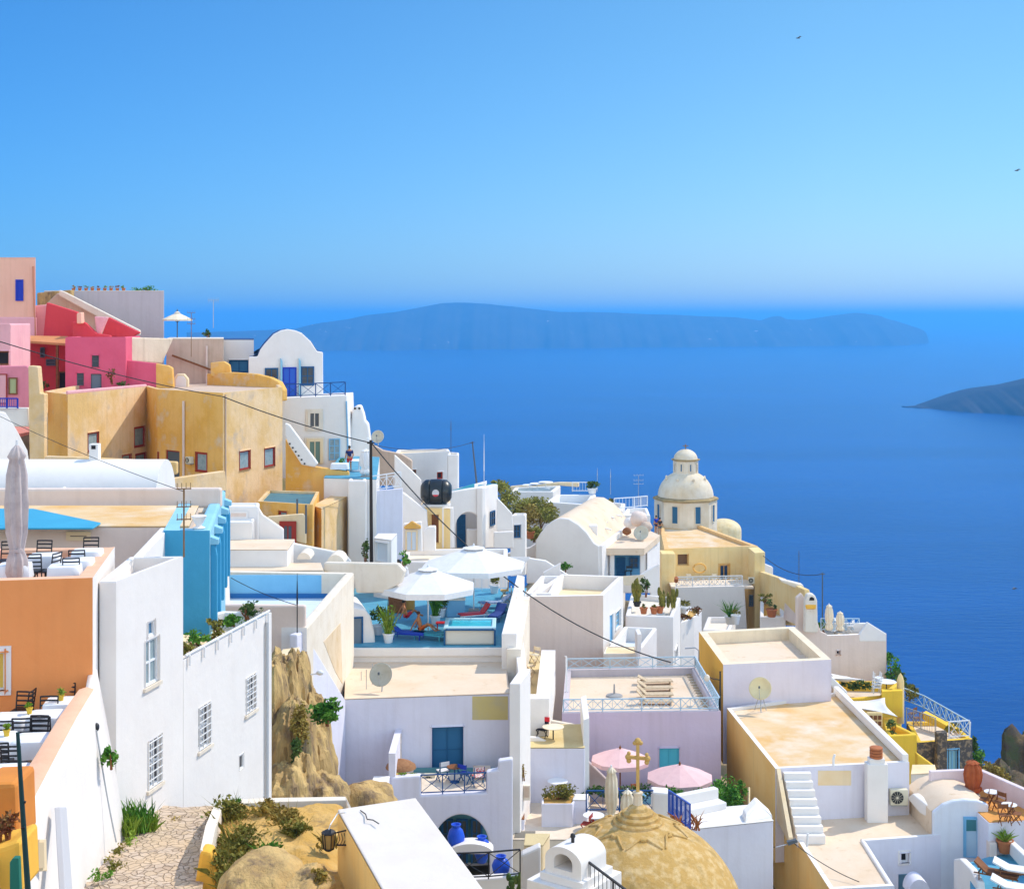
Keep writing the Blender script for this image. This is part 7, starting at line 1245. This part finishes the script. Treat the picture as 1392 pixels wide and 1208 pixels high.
for k in range(2): closed_umbrella(['small white closed parasol left on the cream wall end', 'small white closed parasol right on the cream wall end'][k], tuple(P(543 + k * 9, 800, 76)), 1.2, .14, CANVW, 'small closed parasols behind the pool terrace')
# white cluster around the water tank
c1, plc, _, _ = house('white_house', 'pale white house with two brown windows on the skyline behind the tank', 'house', [(535, 617), (612, 613), (610, 610), (540, 611)], Y0=118, zbot=-20, wall=WHITE, roof=SANDW, par=(.3, .2), wins=[(0, (556, 638, 566, 648), W_BROWN), (0, (594, 641, 602, 651), style(frame=REDW, pane=DARKIN, nx=1, ny=1, fw=.12))])
house('white_house', 'narrow white tower block at the right end of the skyline house', 'house', [(608, 618), (623, 618), (624, 615), (610, 614)], Y0=116, zbot=-20, wall=WHITE, roof=WARMW, par=(.2, .2))
wallthing('wall', 'tan sloping wall between the white chimney and the skyline house', 'wall', [(477, 598), (500, 600), (520, 612), (545, 617), (560, 626), (560, 660), (477, 660)], 112, .6, TAN)
wallthing('wall', 'white wall sloping down in front of the skyline house', 'wall', [(536, 618), (560, 640), (572, 652), (575, 690), (536, 690)], 106, .4, WHITE); wallthing('wall', 'white triangular gable left of the water tank', 'wall', [(545, 668), (550, 671), (580, 694), (583, 745), (545, 745)], 99, .5, WHITE)
c2, plc2, _, pc2 = house('white_house', 'white house with a brown door under the water tank', 'house', [(572, 690), (612, 692), (612, 676), (575, 676)], Y0=100, zbot=-19, wall=WHITE, emat={0: PALEYEL}, roof=SANDW, par=(0, 0), wins=[(0, (586, 699, 597, 737), D_BROWN)])
MB().extrude([P(601, 690, 99.4), P(616, 690, 99.4), P(616, 745, 99.4), P(601, 745, 99.4)], (0, .5, 0)).build('front_pier', WHITE, c2, bevel=.04)
tk = thing('water_tank', 'big black round water tank with a red and white round label', 'water tank', P(592, 690, 101)); tc_ = P(593, 668, 100.5); prf = [(0, -1.12), (.45, -1.1), (.62, -1.0), (.84, -.75), (.86, -.5), (.82, -.45), (.88, -.4), (.90, 0), (.88, .4), (.82, .45), (.86, .5), (.84, .75), (.62, 1.0), (.45, 1.1), (0, 1.12)]
tmp = MB().lathe(prf, (0, 0, 0), 32); MB().add([tc_ + Vector((p.z, p.x, p.y)) for p in tmp.v], tmp.f).build('drum', mat('black_plastic', (.012, .016, .018), .35, spec=.5), tk, smooth=40)
for rr_, cl, off in ((.25, mat('label_white', (.55, .54, .54), .5), 0), (.25, REDP, .012)):
    dq = [(rr_ * math.cos(a), rr_ * math.sin(a)) for a in [i * math.pi / 12 for i in range(25)]] if cl is not REDP else [(rr_ * .97 * math.cos(a), rr_ * .97 * math.sin(a)) for a in [math.pi + .5 + i * (math.pi - 1.0) / 12 for i in range(13)]]
    MB().extrude([tc_ + Vector((x, -.905 - off, y)) for x, y in dq[:24 if cl is not REDP else 13]], (0, .03, 0)).build('label', cl, tk)
MB().box(tc_ + Vector((0, 0, -.98)), (2.0, 1.1, .2)).build('cradle', WHITE, tk, bevel=.03)
pa_ = [(627.5 + 17 * math.cos(a), 716 - 22 * math.sin(a)) for a in [i * math.pi / 14 for i in range(15)]] 
c3 = thing('arched_house', 'white house with an arched recess and dark blue door', 'house', P(640, 740, 108)); Pa = Plane(P(600, 680, 107), P(678, 665, 108.5)); slab('front_wall', [(602, 679), (616, 668), (640, 664), (657, 662), (657, 745), (655, 745), (655, 722)] + [(637 + 17.5 * math.cos(a), 716 - 20 * math.sin(a)) for a in [i * math.pi / 14 for i in range(15)]] + [(619.5, 745), (602, 745)], Pa, .5, WHITE, c3, smooth=30)
MB().extrude([P(604, 680, 110), P(660, 665, 110.6), P(660, 750, 110.6), P(604, 750, 110)], (0, 6, 0)).build('body', WHITE, c3); on_wall(c3, Plane((-50, 109.8), (50, 109.8)), (621, 699, 633, 744), D_BLUE); slab('recess_parapet', [(634, 719), (657, 719), (657, 745), (634, 745)], 108.6, .3, WHITE, c3)
slab('right_wall', [(656, 663), (677, 658), (678, 745), (656, 745)], Plane(P(656, 680, 107.6), P(678, 680, 111)), .5, WHITE, c3); on_wall(c3, Plane(P(656, 680, 107.55), P(678, 680, 110.95)), (666, 694, 672, 714), W_BLUE)
slab('stair_fin', [(675, 676), (683, 684), (696, 698), (698, 722), (675, 722)], 108.4, .4, WHITE, c3); slab('lower_fin', [(671, 723), (698, 722), (698, 745), (671, 745)], 107.4, .4, WHITE, c3)
for (a, b) in (((613, 667, 113.5), (645, 657, 114)), ((650, 659, 114), (676, 657, 114))): tag(MB().extrude([P(*a), P(*b), P(*b) + Vector((0, 0, -.75)), P(*a) + Vector((0, 0, -.75))], (0, .08, 0)).build('screen', mat('teal_screen', (.06, .38, .46), .3), bevel=.01), ['left teal glass screen on the arched house roof', 'right teal glass screen on the arched house roof'][a[0] > 640], 'screen')
house('white_house', 'small white house with a blue window at the foot of the scrub slope', 'house', [(694, 701), (714, 700), (716, 697), (699, 697)], Y0=109, zbot=-20, wall=WHITE, roof=WHITE, par=(.2, .2), wins=[(0, (698, 713, 708, 731), W_BLUE)])
c4_ = thing('porch_house', 'white porch with a sandy pediment over a pale door', 'house', P(558, 745, 94)); slab('front_wall', [(548, 712), (573, 709), (574, 750), (548, 750)], 94, .5, WHITE, c4_); slab('pediment', [(549, 716), (560, 708), (572, 715), (572, 719), (549, 719)], 93.8, .3, OCHRE, c4_); on_wall(c4_, Plane((-50, 93.9), (50, 93.9)), (551, 720, 568, 748), style('door', frame=SANDW, leaf=mat('pale_door', (.6, .68, .74)), nx=2, ny=1, fw=.12))
wallthing('wall', 'white steps flank between the sandy porch and the brown door', 'wall', [(575, 722), (583, 716), (592, 716), (592, 750), (575, 750)], 96, .8, WHITE)
house('roof_terrace', 'long white roof between the white cluster and the pool parasols', 'building', [(545, 763), (690, 764), (690, 745), (552, 746)], Y0=93, zbot=-22, wall=WHITE, roof=WARMW, par=(.3, .4))
antenna('white flagpole like mast right of the water tank', P(658, 740, 106.5), P(0, 640, 106.5).z - P(0, 740, 106.5).z, 'whip', WHITEW); antenna('thin whip antenna on the skyline tower block', P(613, 617, 116), P(0, 585, 116).z - P(0, 617, 116).z, 'whip', DGREY)
po2 = thing('utility_pole', 'leaning thin dark pole on the skyline right of the tower block', 'pole', P(648, 655, 118)); MB().tube([P(648, 657, 118), P(642, 600, 118)], [.08, .05], 8).build('shaft', DGREY, po2); MB().bar(P(639, 602, 118), P(645, 601, 118), .06).build('crossarm', DGREY, po2)
cable('faint wire between the whip antenna and the leaning pole', P(505, 604, 88), P(642, 601, 118), .5, .02)
# white barrel house on the left skyline
bh = thing('barrel_house', 'white barrel roofed house with blue doors and a dark blue balcony rail', 'house', P(405, 560, 107)); Pr = Plane(P(338, 480, 106), P(440, 480, 107)); bo = [(338, 550), (338, 485), (350, 484.5), (354, 475), (360, 467), (372, 454), (382, 449), (391, 447.4), (401, 449), (410, 452.5), (422.5, 464), (431, 477.5), (439, 478.6), (439.5, 550)]
slab('front_wall', bo, Pr, .4, WHITE, bh, smooth=30); fr = [Pr.hit(x, y) for x, y in bo]; MB().extrude([p + Vector((0, .35, -.04)) for p in fr[1:-1]], (-1.7, 9, 0)).build('vault_roof', BLUEROOF, bh, smooth=35)
for rc, st in (((360, 500, 378, 526), W_BLUE), ((409, 498, 427, 524), W_BLUE), ((384, 499, 403, 543), D_COB)): on_wall(bh, Pr, rc, st)
for px in (381, 406): slab('facade_fin', [(px, 486), (px + 3, 491), (px + 3, 540), (px, 540)], Plane(Pr.at(0, 0, .35), Pr.at(5, 0, .35)), .35, SKYB, bh)
bf = P(388, 541, 104); bq = P(471, 537.5, 105); MB().extrude([bf, bq, P(476, 650, 105), P(374, 650, 104), P(374, 541, 104)], (0, 4.5, 0)).build('lower_wall', WHITE, bh, bevel=.04)
Plw = Plane(bf + Vector((0, -.02, 0)), bq + Vector((0, -.02, 0))); on_wall(bh, Plw, (418, 558, 437, 583), style(frame=WARMW, pane=GLASS, nx=2, ny=1, fw=.2, trim=WARMW)); on_wall(bh, Plw, (417, 596, 439, 630), style('door', frame=SANDW, leaf=mat('green_glass_door', (.14, .22, .18), .4), nx=2, ny=1, fw=.22, trim=WARMW)); on_wall(bh, Plw, (447, 596, 462, 625), W_LB)
MB().tube([Plw.hit(471, 545) + Vector((0, -.1, 0)), Plw.hit(474, 632) + Vector((0, -.1, 0))], .06, 6).build('blue_pipe', LBLUEW, bh)
railing('dark blue crossed railing on the white barrel house balcony', [bf + Vector((0, .1, .02)), bq + Vector((-.1, .1, .02))], .98, NAVYM, 'x', 1.1, .04, bays=1)
lw, pllw, _, _ = house('white_annex', 'low white annex with a blue shuttered window left of the barrel house', 'house', z=P(0, 462, 110).z, pts=[P(296, 460, 110), P(345, 460, 110), P(345, 460, 116), P(298, 460, 116)], zbot=-8, wall=WHITE, roof=BLUEROOF, par=(0, 0), wins=[(0, (311, 489, 338, 507), style(frame=BLUEW, pane=mat('blue_shutter', (.04, .18, .36), .6), nx=2, ny=1, fw=.14))])
cm2 = thing('chimney', 'rounded white chimney stack beside the white barrel house', 'chimney', P(490, 610, 108)); slab('stack', [(476, 640), (477, 575), (479, 556), (484, 551), (490, 551), (494, 562), (496, 572), (500, 576), (503, 600), (505, 640)], 107, 1.2, WHITE, cm2, smooth=40, bevel=.12); [MB().box(P(482.5 + k * 6, 555, 106.97), (.16, .05, .14)).build('chimney_opening', DARKIN, cm2) for k in range(2)]
ter, _, zter, _ = house('cafe_terrace', 'white terrace with tables beside the barrel house', 'terrace', [(440, 650), (512, 652), (516, 622), (462, 620)], z=P(0, 636, 98).z, zbot=-18, wall=WHITE, roof=POOLT, par=(0, 0))
person('person in a dark blue shirt and red shorts standing at the terrace table', G(475, 641, zter + .05), .4, 'stand', mat('navy_shirt', (.02, .03, .12), .9), REDP); q = G(488, 640, zter + .05); round_table('white table in front of the standing person', q, .75, .75, CLOTH, WHITEW); cloth_table('white clothed table at the edge of the cafe terrace', tuple(G(462, 645, zter + .05)), 1.1, .8, None)
q = G(497, 648, zter + .05); closed_umbrella('white closed parasol beside the utility pole', tuple(q), P(0, 610, q.y).z - q.z, .36, CANVW)
dish('small pale satellite dish behind the utility pole', P(514, 606, 110), .5, (-.2, -1, .3), None, .3)
shrub('small green plant by the pale glass door', P(464, 626, 101), (.3, .3, .35), GREEN, 70, .09, 4, 'plant', 'plant')
# tan building and umbrella on the skyline
tb = house('tan_house', 'plain tan house wall with a diagonal brown handrail', 'house', z=P(0, 461, 108).z, pts=[P(226, 460, 108), P(304, 460, 108), P(304, 460, 114), P(230, 460, 114)], zbot=-8, wall=TAN, roof=WARMW, par=(0, 0))
MB().bar(P(234, 483, 107.6), P(288, 503, 107.6), .14).build('handrail', BROWNW, tb[0]); MB().tube([P(281, 470, 107.8), P(281, 531, 107.8)], .08, 6).build('drainpipe', GREYTAN, tb[0])
wallthing('wall', 'weathered cream wall sloping above the pink yard', 'wall', [(165, 458), (236, 460), (221, 494), (170, 490)], Plane(P(165, 458, 102), P(236, 460, 106)), .6, plaster('weathered_cream', (.78, .64, .48), (.62, .48, .34), scale=.5, streak=.5)); wallthing('wall', 'ochre stepped wall right of the tan house', 'wall', [(286, 493), (304, 491), (312, 496), (314, 512), (286, 512)], 105.5, .5, OCHRE); wallthing('wall', 'ochre wall end with cream edge beside the white arched doorway', 'wall', [(211, 494), (228, 497), (234, 500), (236, 534), (211, 534)], 101, .5, OCHRE)
ad = thing('arched_doorway', 'small bright white arched doorway in the tan wall', 'doorway', P(247, 531, 103)); slab('surround', [(235, 534), (235, 515), (240, 508), (250, 508), (256, 515), (256, 534)], 103, .4, SANDW, ad, smooth=30); slab('door_leaf', [(238.5, 533), (238.5, 516), (242, 511), (249, 511), (253, 516), (253, 533)], 102.97, .05, WHITE, ad, smooth=30)
um = P(241, 461, 112); umbrella('cream open parasol on the skyline terrace', um, 1.16, P(0, 434, 112).z - um.z, CANVC, 8, .45, .12, polem=DGREY); antenna('rusty aerial mast in front of the tan house', P(260, 485, 107), P(0, 425, 107).z - P(0, 485, 107).z, 'log', RUST, span=.6); antenna('television aerial standing alone on the skyline', P(290, 446, 112), P(0, 408, 112).z - P(0, 446, 112).z, 'yagi', STEEL, span=.7)
shrub('dark rounded bush on the skyline near the aerials', P(281, 455, 113), (.45, .45, .5), DKGRN, 160, .1, 5)
# grey building and pink houses
gb = house('grey_building', 'grey lavender building with a flower topped roof on the left skyline', 'house', z=P(0, 396, 116).z, pts=[P(60, 396, 116), P(223, 396, 116), P(222, 396, 126), P(64, 396, 126)], zbot=-8, wall=LAVGREY, roof=WARMW, par=(0, 0)); slab('stone_end', [(50, 398), (96, 394), (96, 416), (50, 416)], 114, 1, ROCK, gb[0])
for k in range(9): pot_plant('small potted flower in the row on the grey roof' if k < 9 else '', P(100 + k * 8.5, 396, 116.5), .16, .28, .2, .2, TERRAP, (DRYL, REDL, LIME)[k % 3], n=40, s=.06, seed=k, group='potted flowers along the grey roof')
shrub('green bush at the right end of the grey roof', P(196, 394, 117), (.95, .6, .32), GREEN, 320, .09, 6); wallthing('wall', 'white coping wall running diagonally down the grey building', 'wall', [(80, 394), (88, 397), (190, 449), (190, 456), (165, 449), (80, 402)], 112.5, .4, WARMW); wallthing('wall', 'stone retaining wall under the diagonal coping', 'wall', [(78, 398), (165, 447), (165, 460), (60, 460), (60, 415)], 113.2, .5, TAN)
st_ = house('salmon_tower', 'tall salmon tower house with one deep blue window', 'house', z=P(0, 351, 105).z, zbot=-8, wall=SALMON, roof=SALMON, par=(0, 0), pts=[(-42.5, 105), (-35.55, 105), (-38.6, 111), (-42.5, 111)]); on_wall(st_[0], Plane((-50, 105), (-10, 105)), (21.5, 380, 32, 409), style(frame=COBALT, pane=COBALT, nx=1, ny=1, fw=.1)); slab('pink_base', [(-40, 431), (47, 431), (47, 470), (-40, 470)], 104.8, .5, PALEPINK, st_[0]); MB().tube([P(45, 362, 104.9), P(48, 460, 104.9)], .07, 6).build('drainpipe', mat('salmon_pipe', (.6, .25, .15), .7), st_[0])
wallthing('wall', 'pale pink wall right of the salmon tower', 'wall', [(48, 415), (64, 414), (60, 462), (48, 462)], 106, .5, PALEPINK); wallthing('wall', 'deep red pink gable wall sloping to the right', 'wall', [(63, 411), (104, 424), (109, 430), (100, 462), (58, 462)], 105, .6, REDPINK)
wallthing('wall', 'red pink stepped parapet above the pink cube', 'wall', [(98, 437), (115, 438), (131, 453), (150, 456), (150, 462), (98, 462)], 103.5, .5, REDPINK); wallthing('wall', 'salmon fin with a lit edge left of the diagonal coping', 'wall', [(104, 426), (110, 424), (111, 440), (104, 440)], 103, .8, SALMON); wallthing('wall', 'pale pink fin on the pink roofs', 'wall', [(128, 430), (146, 431), (136, 454), (131, 454)], 104, .5, PALEPINK); wallthing('wall', 'red pink triangular wall under the diagonal coping', 'wall', [(147, 431), (190, 452), (176, 460), (138, 456)], 105.5, .5, REDPINK)
pk_ = house('pink_house', 'bright pink cube house with three small dark windows', 'house', pts=[(-31.6, 99.5), (-27.6, 100.5), (-28.0, 106), (-32, 106)], z=P(0, 458, 100).z, zbot=-8, wall=PINK, roof=SALMON, par=(.2, .1), wins=[(0, (125, 483, 134.5, 499), W_DARK), (0, (104.5, 507, 114, 524), W_DARK), (0, (123.5, 508, 138, 534), D_GREY)])
wallthing('wall', 'pink garden wall between the pink cube and the ochre corner', 'wall', [(168, 489), (213, 494), (214, 533), (160, 533)], 101, .4, PINK)
pg = thing('pergola', 'terracotta roofed porch with a red pink back wall', 'porch', P(55, 530, 102)); slab('back_wall', [(18, 462), (98, 462), (98, 536), (18, 536)], 103.5, .4, REDPINK, pg); MB().extrude([P(20, 462, 100.5), P(94, 467, 100.5), P(92, 457, 103.4), P(30, 456, 103.4)], (0, 0, -.16)).build('roof', plaster('terracotta_roof', (.62, .25, .10)), pg); [MB().bar(P(px, 466, 100.6), P(px, 535, 100.6), .16).build('post', BROWNW, pg) for px in (24, 78)]; on_wall(pg, Plane((-50, 103.45), (50, 103.45)), (55, 472, 61, 486), W_DARK); on_wall(pg, Plane((-50, 103.45), (50, 103.45)), (63, 488, 76, 497), W_DARK); on_wall(pg, Plane((-50, 103.45), (50, 103.45)), (80, 505, 92, 530), style('door', frame=BROWNW, leaf=DARKIN, nx=1, ny=1, fw=.08))
shrub('dark plant in the red porch', P(58, 522, 101), (.4, .4, .75), DKGRN, 160, .1, 7, 'plant', 'plant'); shrub('brown climbing plant on the pink cube house', P(152, 508, 99.5), (.3, .3, .7), REDL, 130, .09, 8, 'plant', 'plant'); shrub('dark plant at the foot of the pink garden wall', P(167, 522, 100), (.5, .3, .3), DKGRN, 110, .09, 9, 'plant', 'plant')
pp_ = house('pink_cottage', 'pale pink cottage with a brown window at the left edge', 'house', pts=[(-40, 92), (-32.8, 92), (-33.2, 97), (-40, 97)], z=P(0, 440, 92).z, zbot=-8, wall=PALEPINK, roof=WHITE, par=(.2, .2), wins=[(0, (-5, 477, 12.5, 496), W_BROWN)]); slab('front_wall', [(-30, 498), (36, 497), (42, 503), (39, 560), (-30, 560)], 90, .5, PINK if False else plaster('mid_pink_plaster', (.78, .26, .32)), pp_[0]); on_wall(pp_[0], Plane((-50, 89.98), (-10, 89.98)), (12, 513, 24, 536), style(frame=BROWNW, pane=mat('sage_pane', (.42, .44, .22), .5), nx=1, ny=1, fw=.08)); on_wall(pp_[0], Plane((-50, 89.98), (-10, 89.98)), (-8, 508, 10, 548), style('door', frame=REDW, leaf=PALEPINK, nx=1, ny=1, fw=.06))
railing('bright blue balustrade at the far left edge', [P(-20, 555, 87), P(24, 555, 87.5)], .62, COBALT, 'v', .6, .05); wallthing('wall', 'white wall under the blue balustrade at the far left', 'wall', [(-20, 554), (38, 554), (40, 580), (-20, 580)], 87.6, .4, WHITE)
# overhead wires and birds
cable('long black wire from the left edge to the ochre house', P(-20, 458, 70), P(303, 539, 89.5), .25, .028); cable('long black wire from the ochre house to the wooden utility pole', P(303, 539, 89.5), P(505, 602, 87.9), .2, .035); cable('long black wire from the utility pole down to the lavender roof', P(505, 602, 87.9), P(912, 900, 80), 2.2, .035); cable('thin wire from the left edge to the brown aerial', P(-20, 556, 50), P(250, 668, 39), .12, .009)
for px, py, lb in ((1085, 52, 'tiny dark bird high in the sky'), (1382, 232, 'tiny dark bird at the right edge of the sky'), (1378, 800, 'tiny dark bird flying over the sea')):
    c = P(px, py, 140); b = thing('bird', lb, 'bird', c); MB().ball(c, (.22, .07, .06), 10, 6).build('body', DGREY, b, smooth=60)
    for s in (-1, 1): MB().add([c + Vector((-.06, 0, .03)), c + Vector((.08, 0, .03)), c + Vector((.02 + .1, s * .25, .16)), c + Vector((.14 + .12, s * .5, .06))], [[0, 1, 2], [1, 3, 2]]).build('wing', DGREY, b)
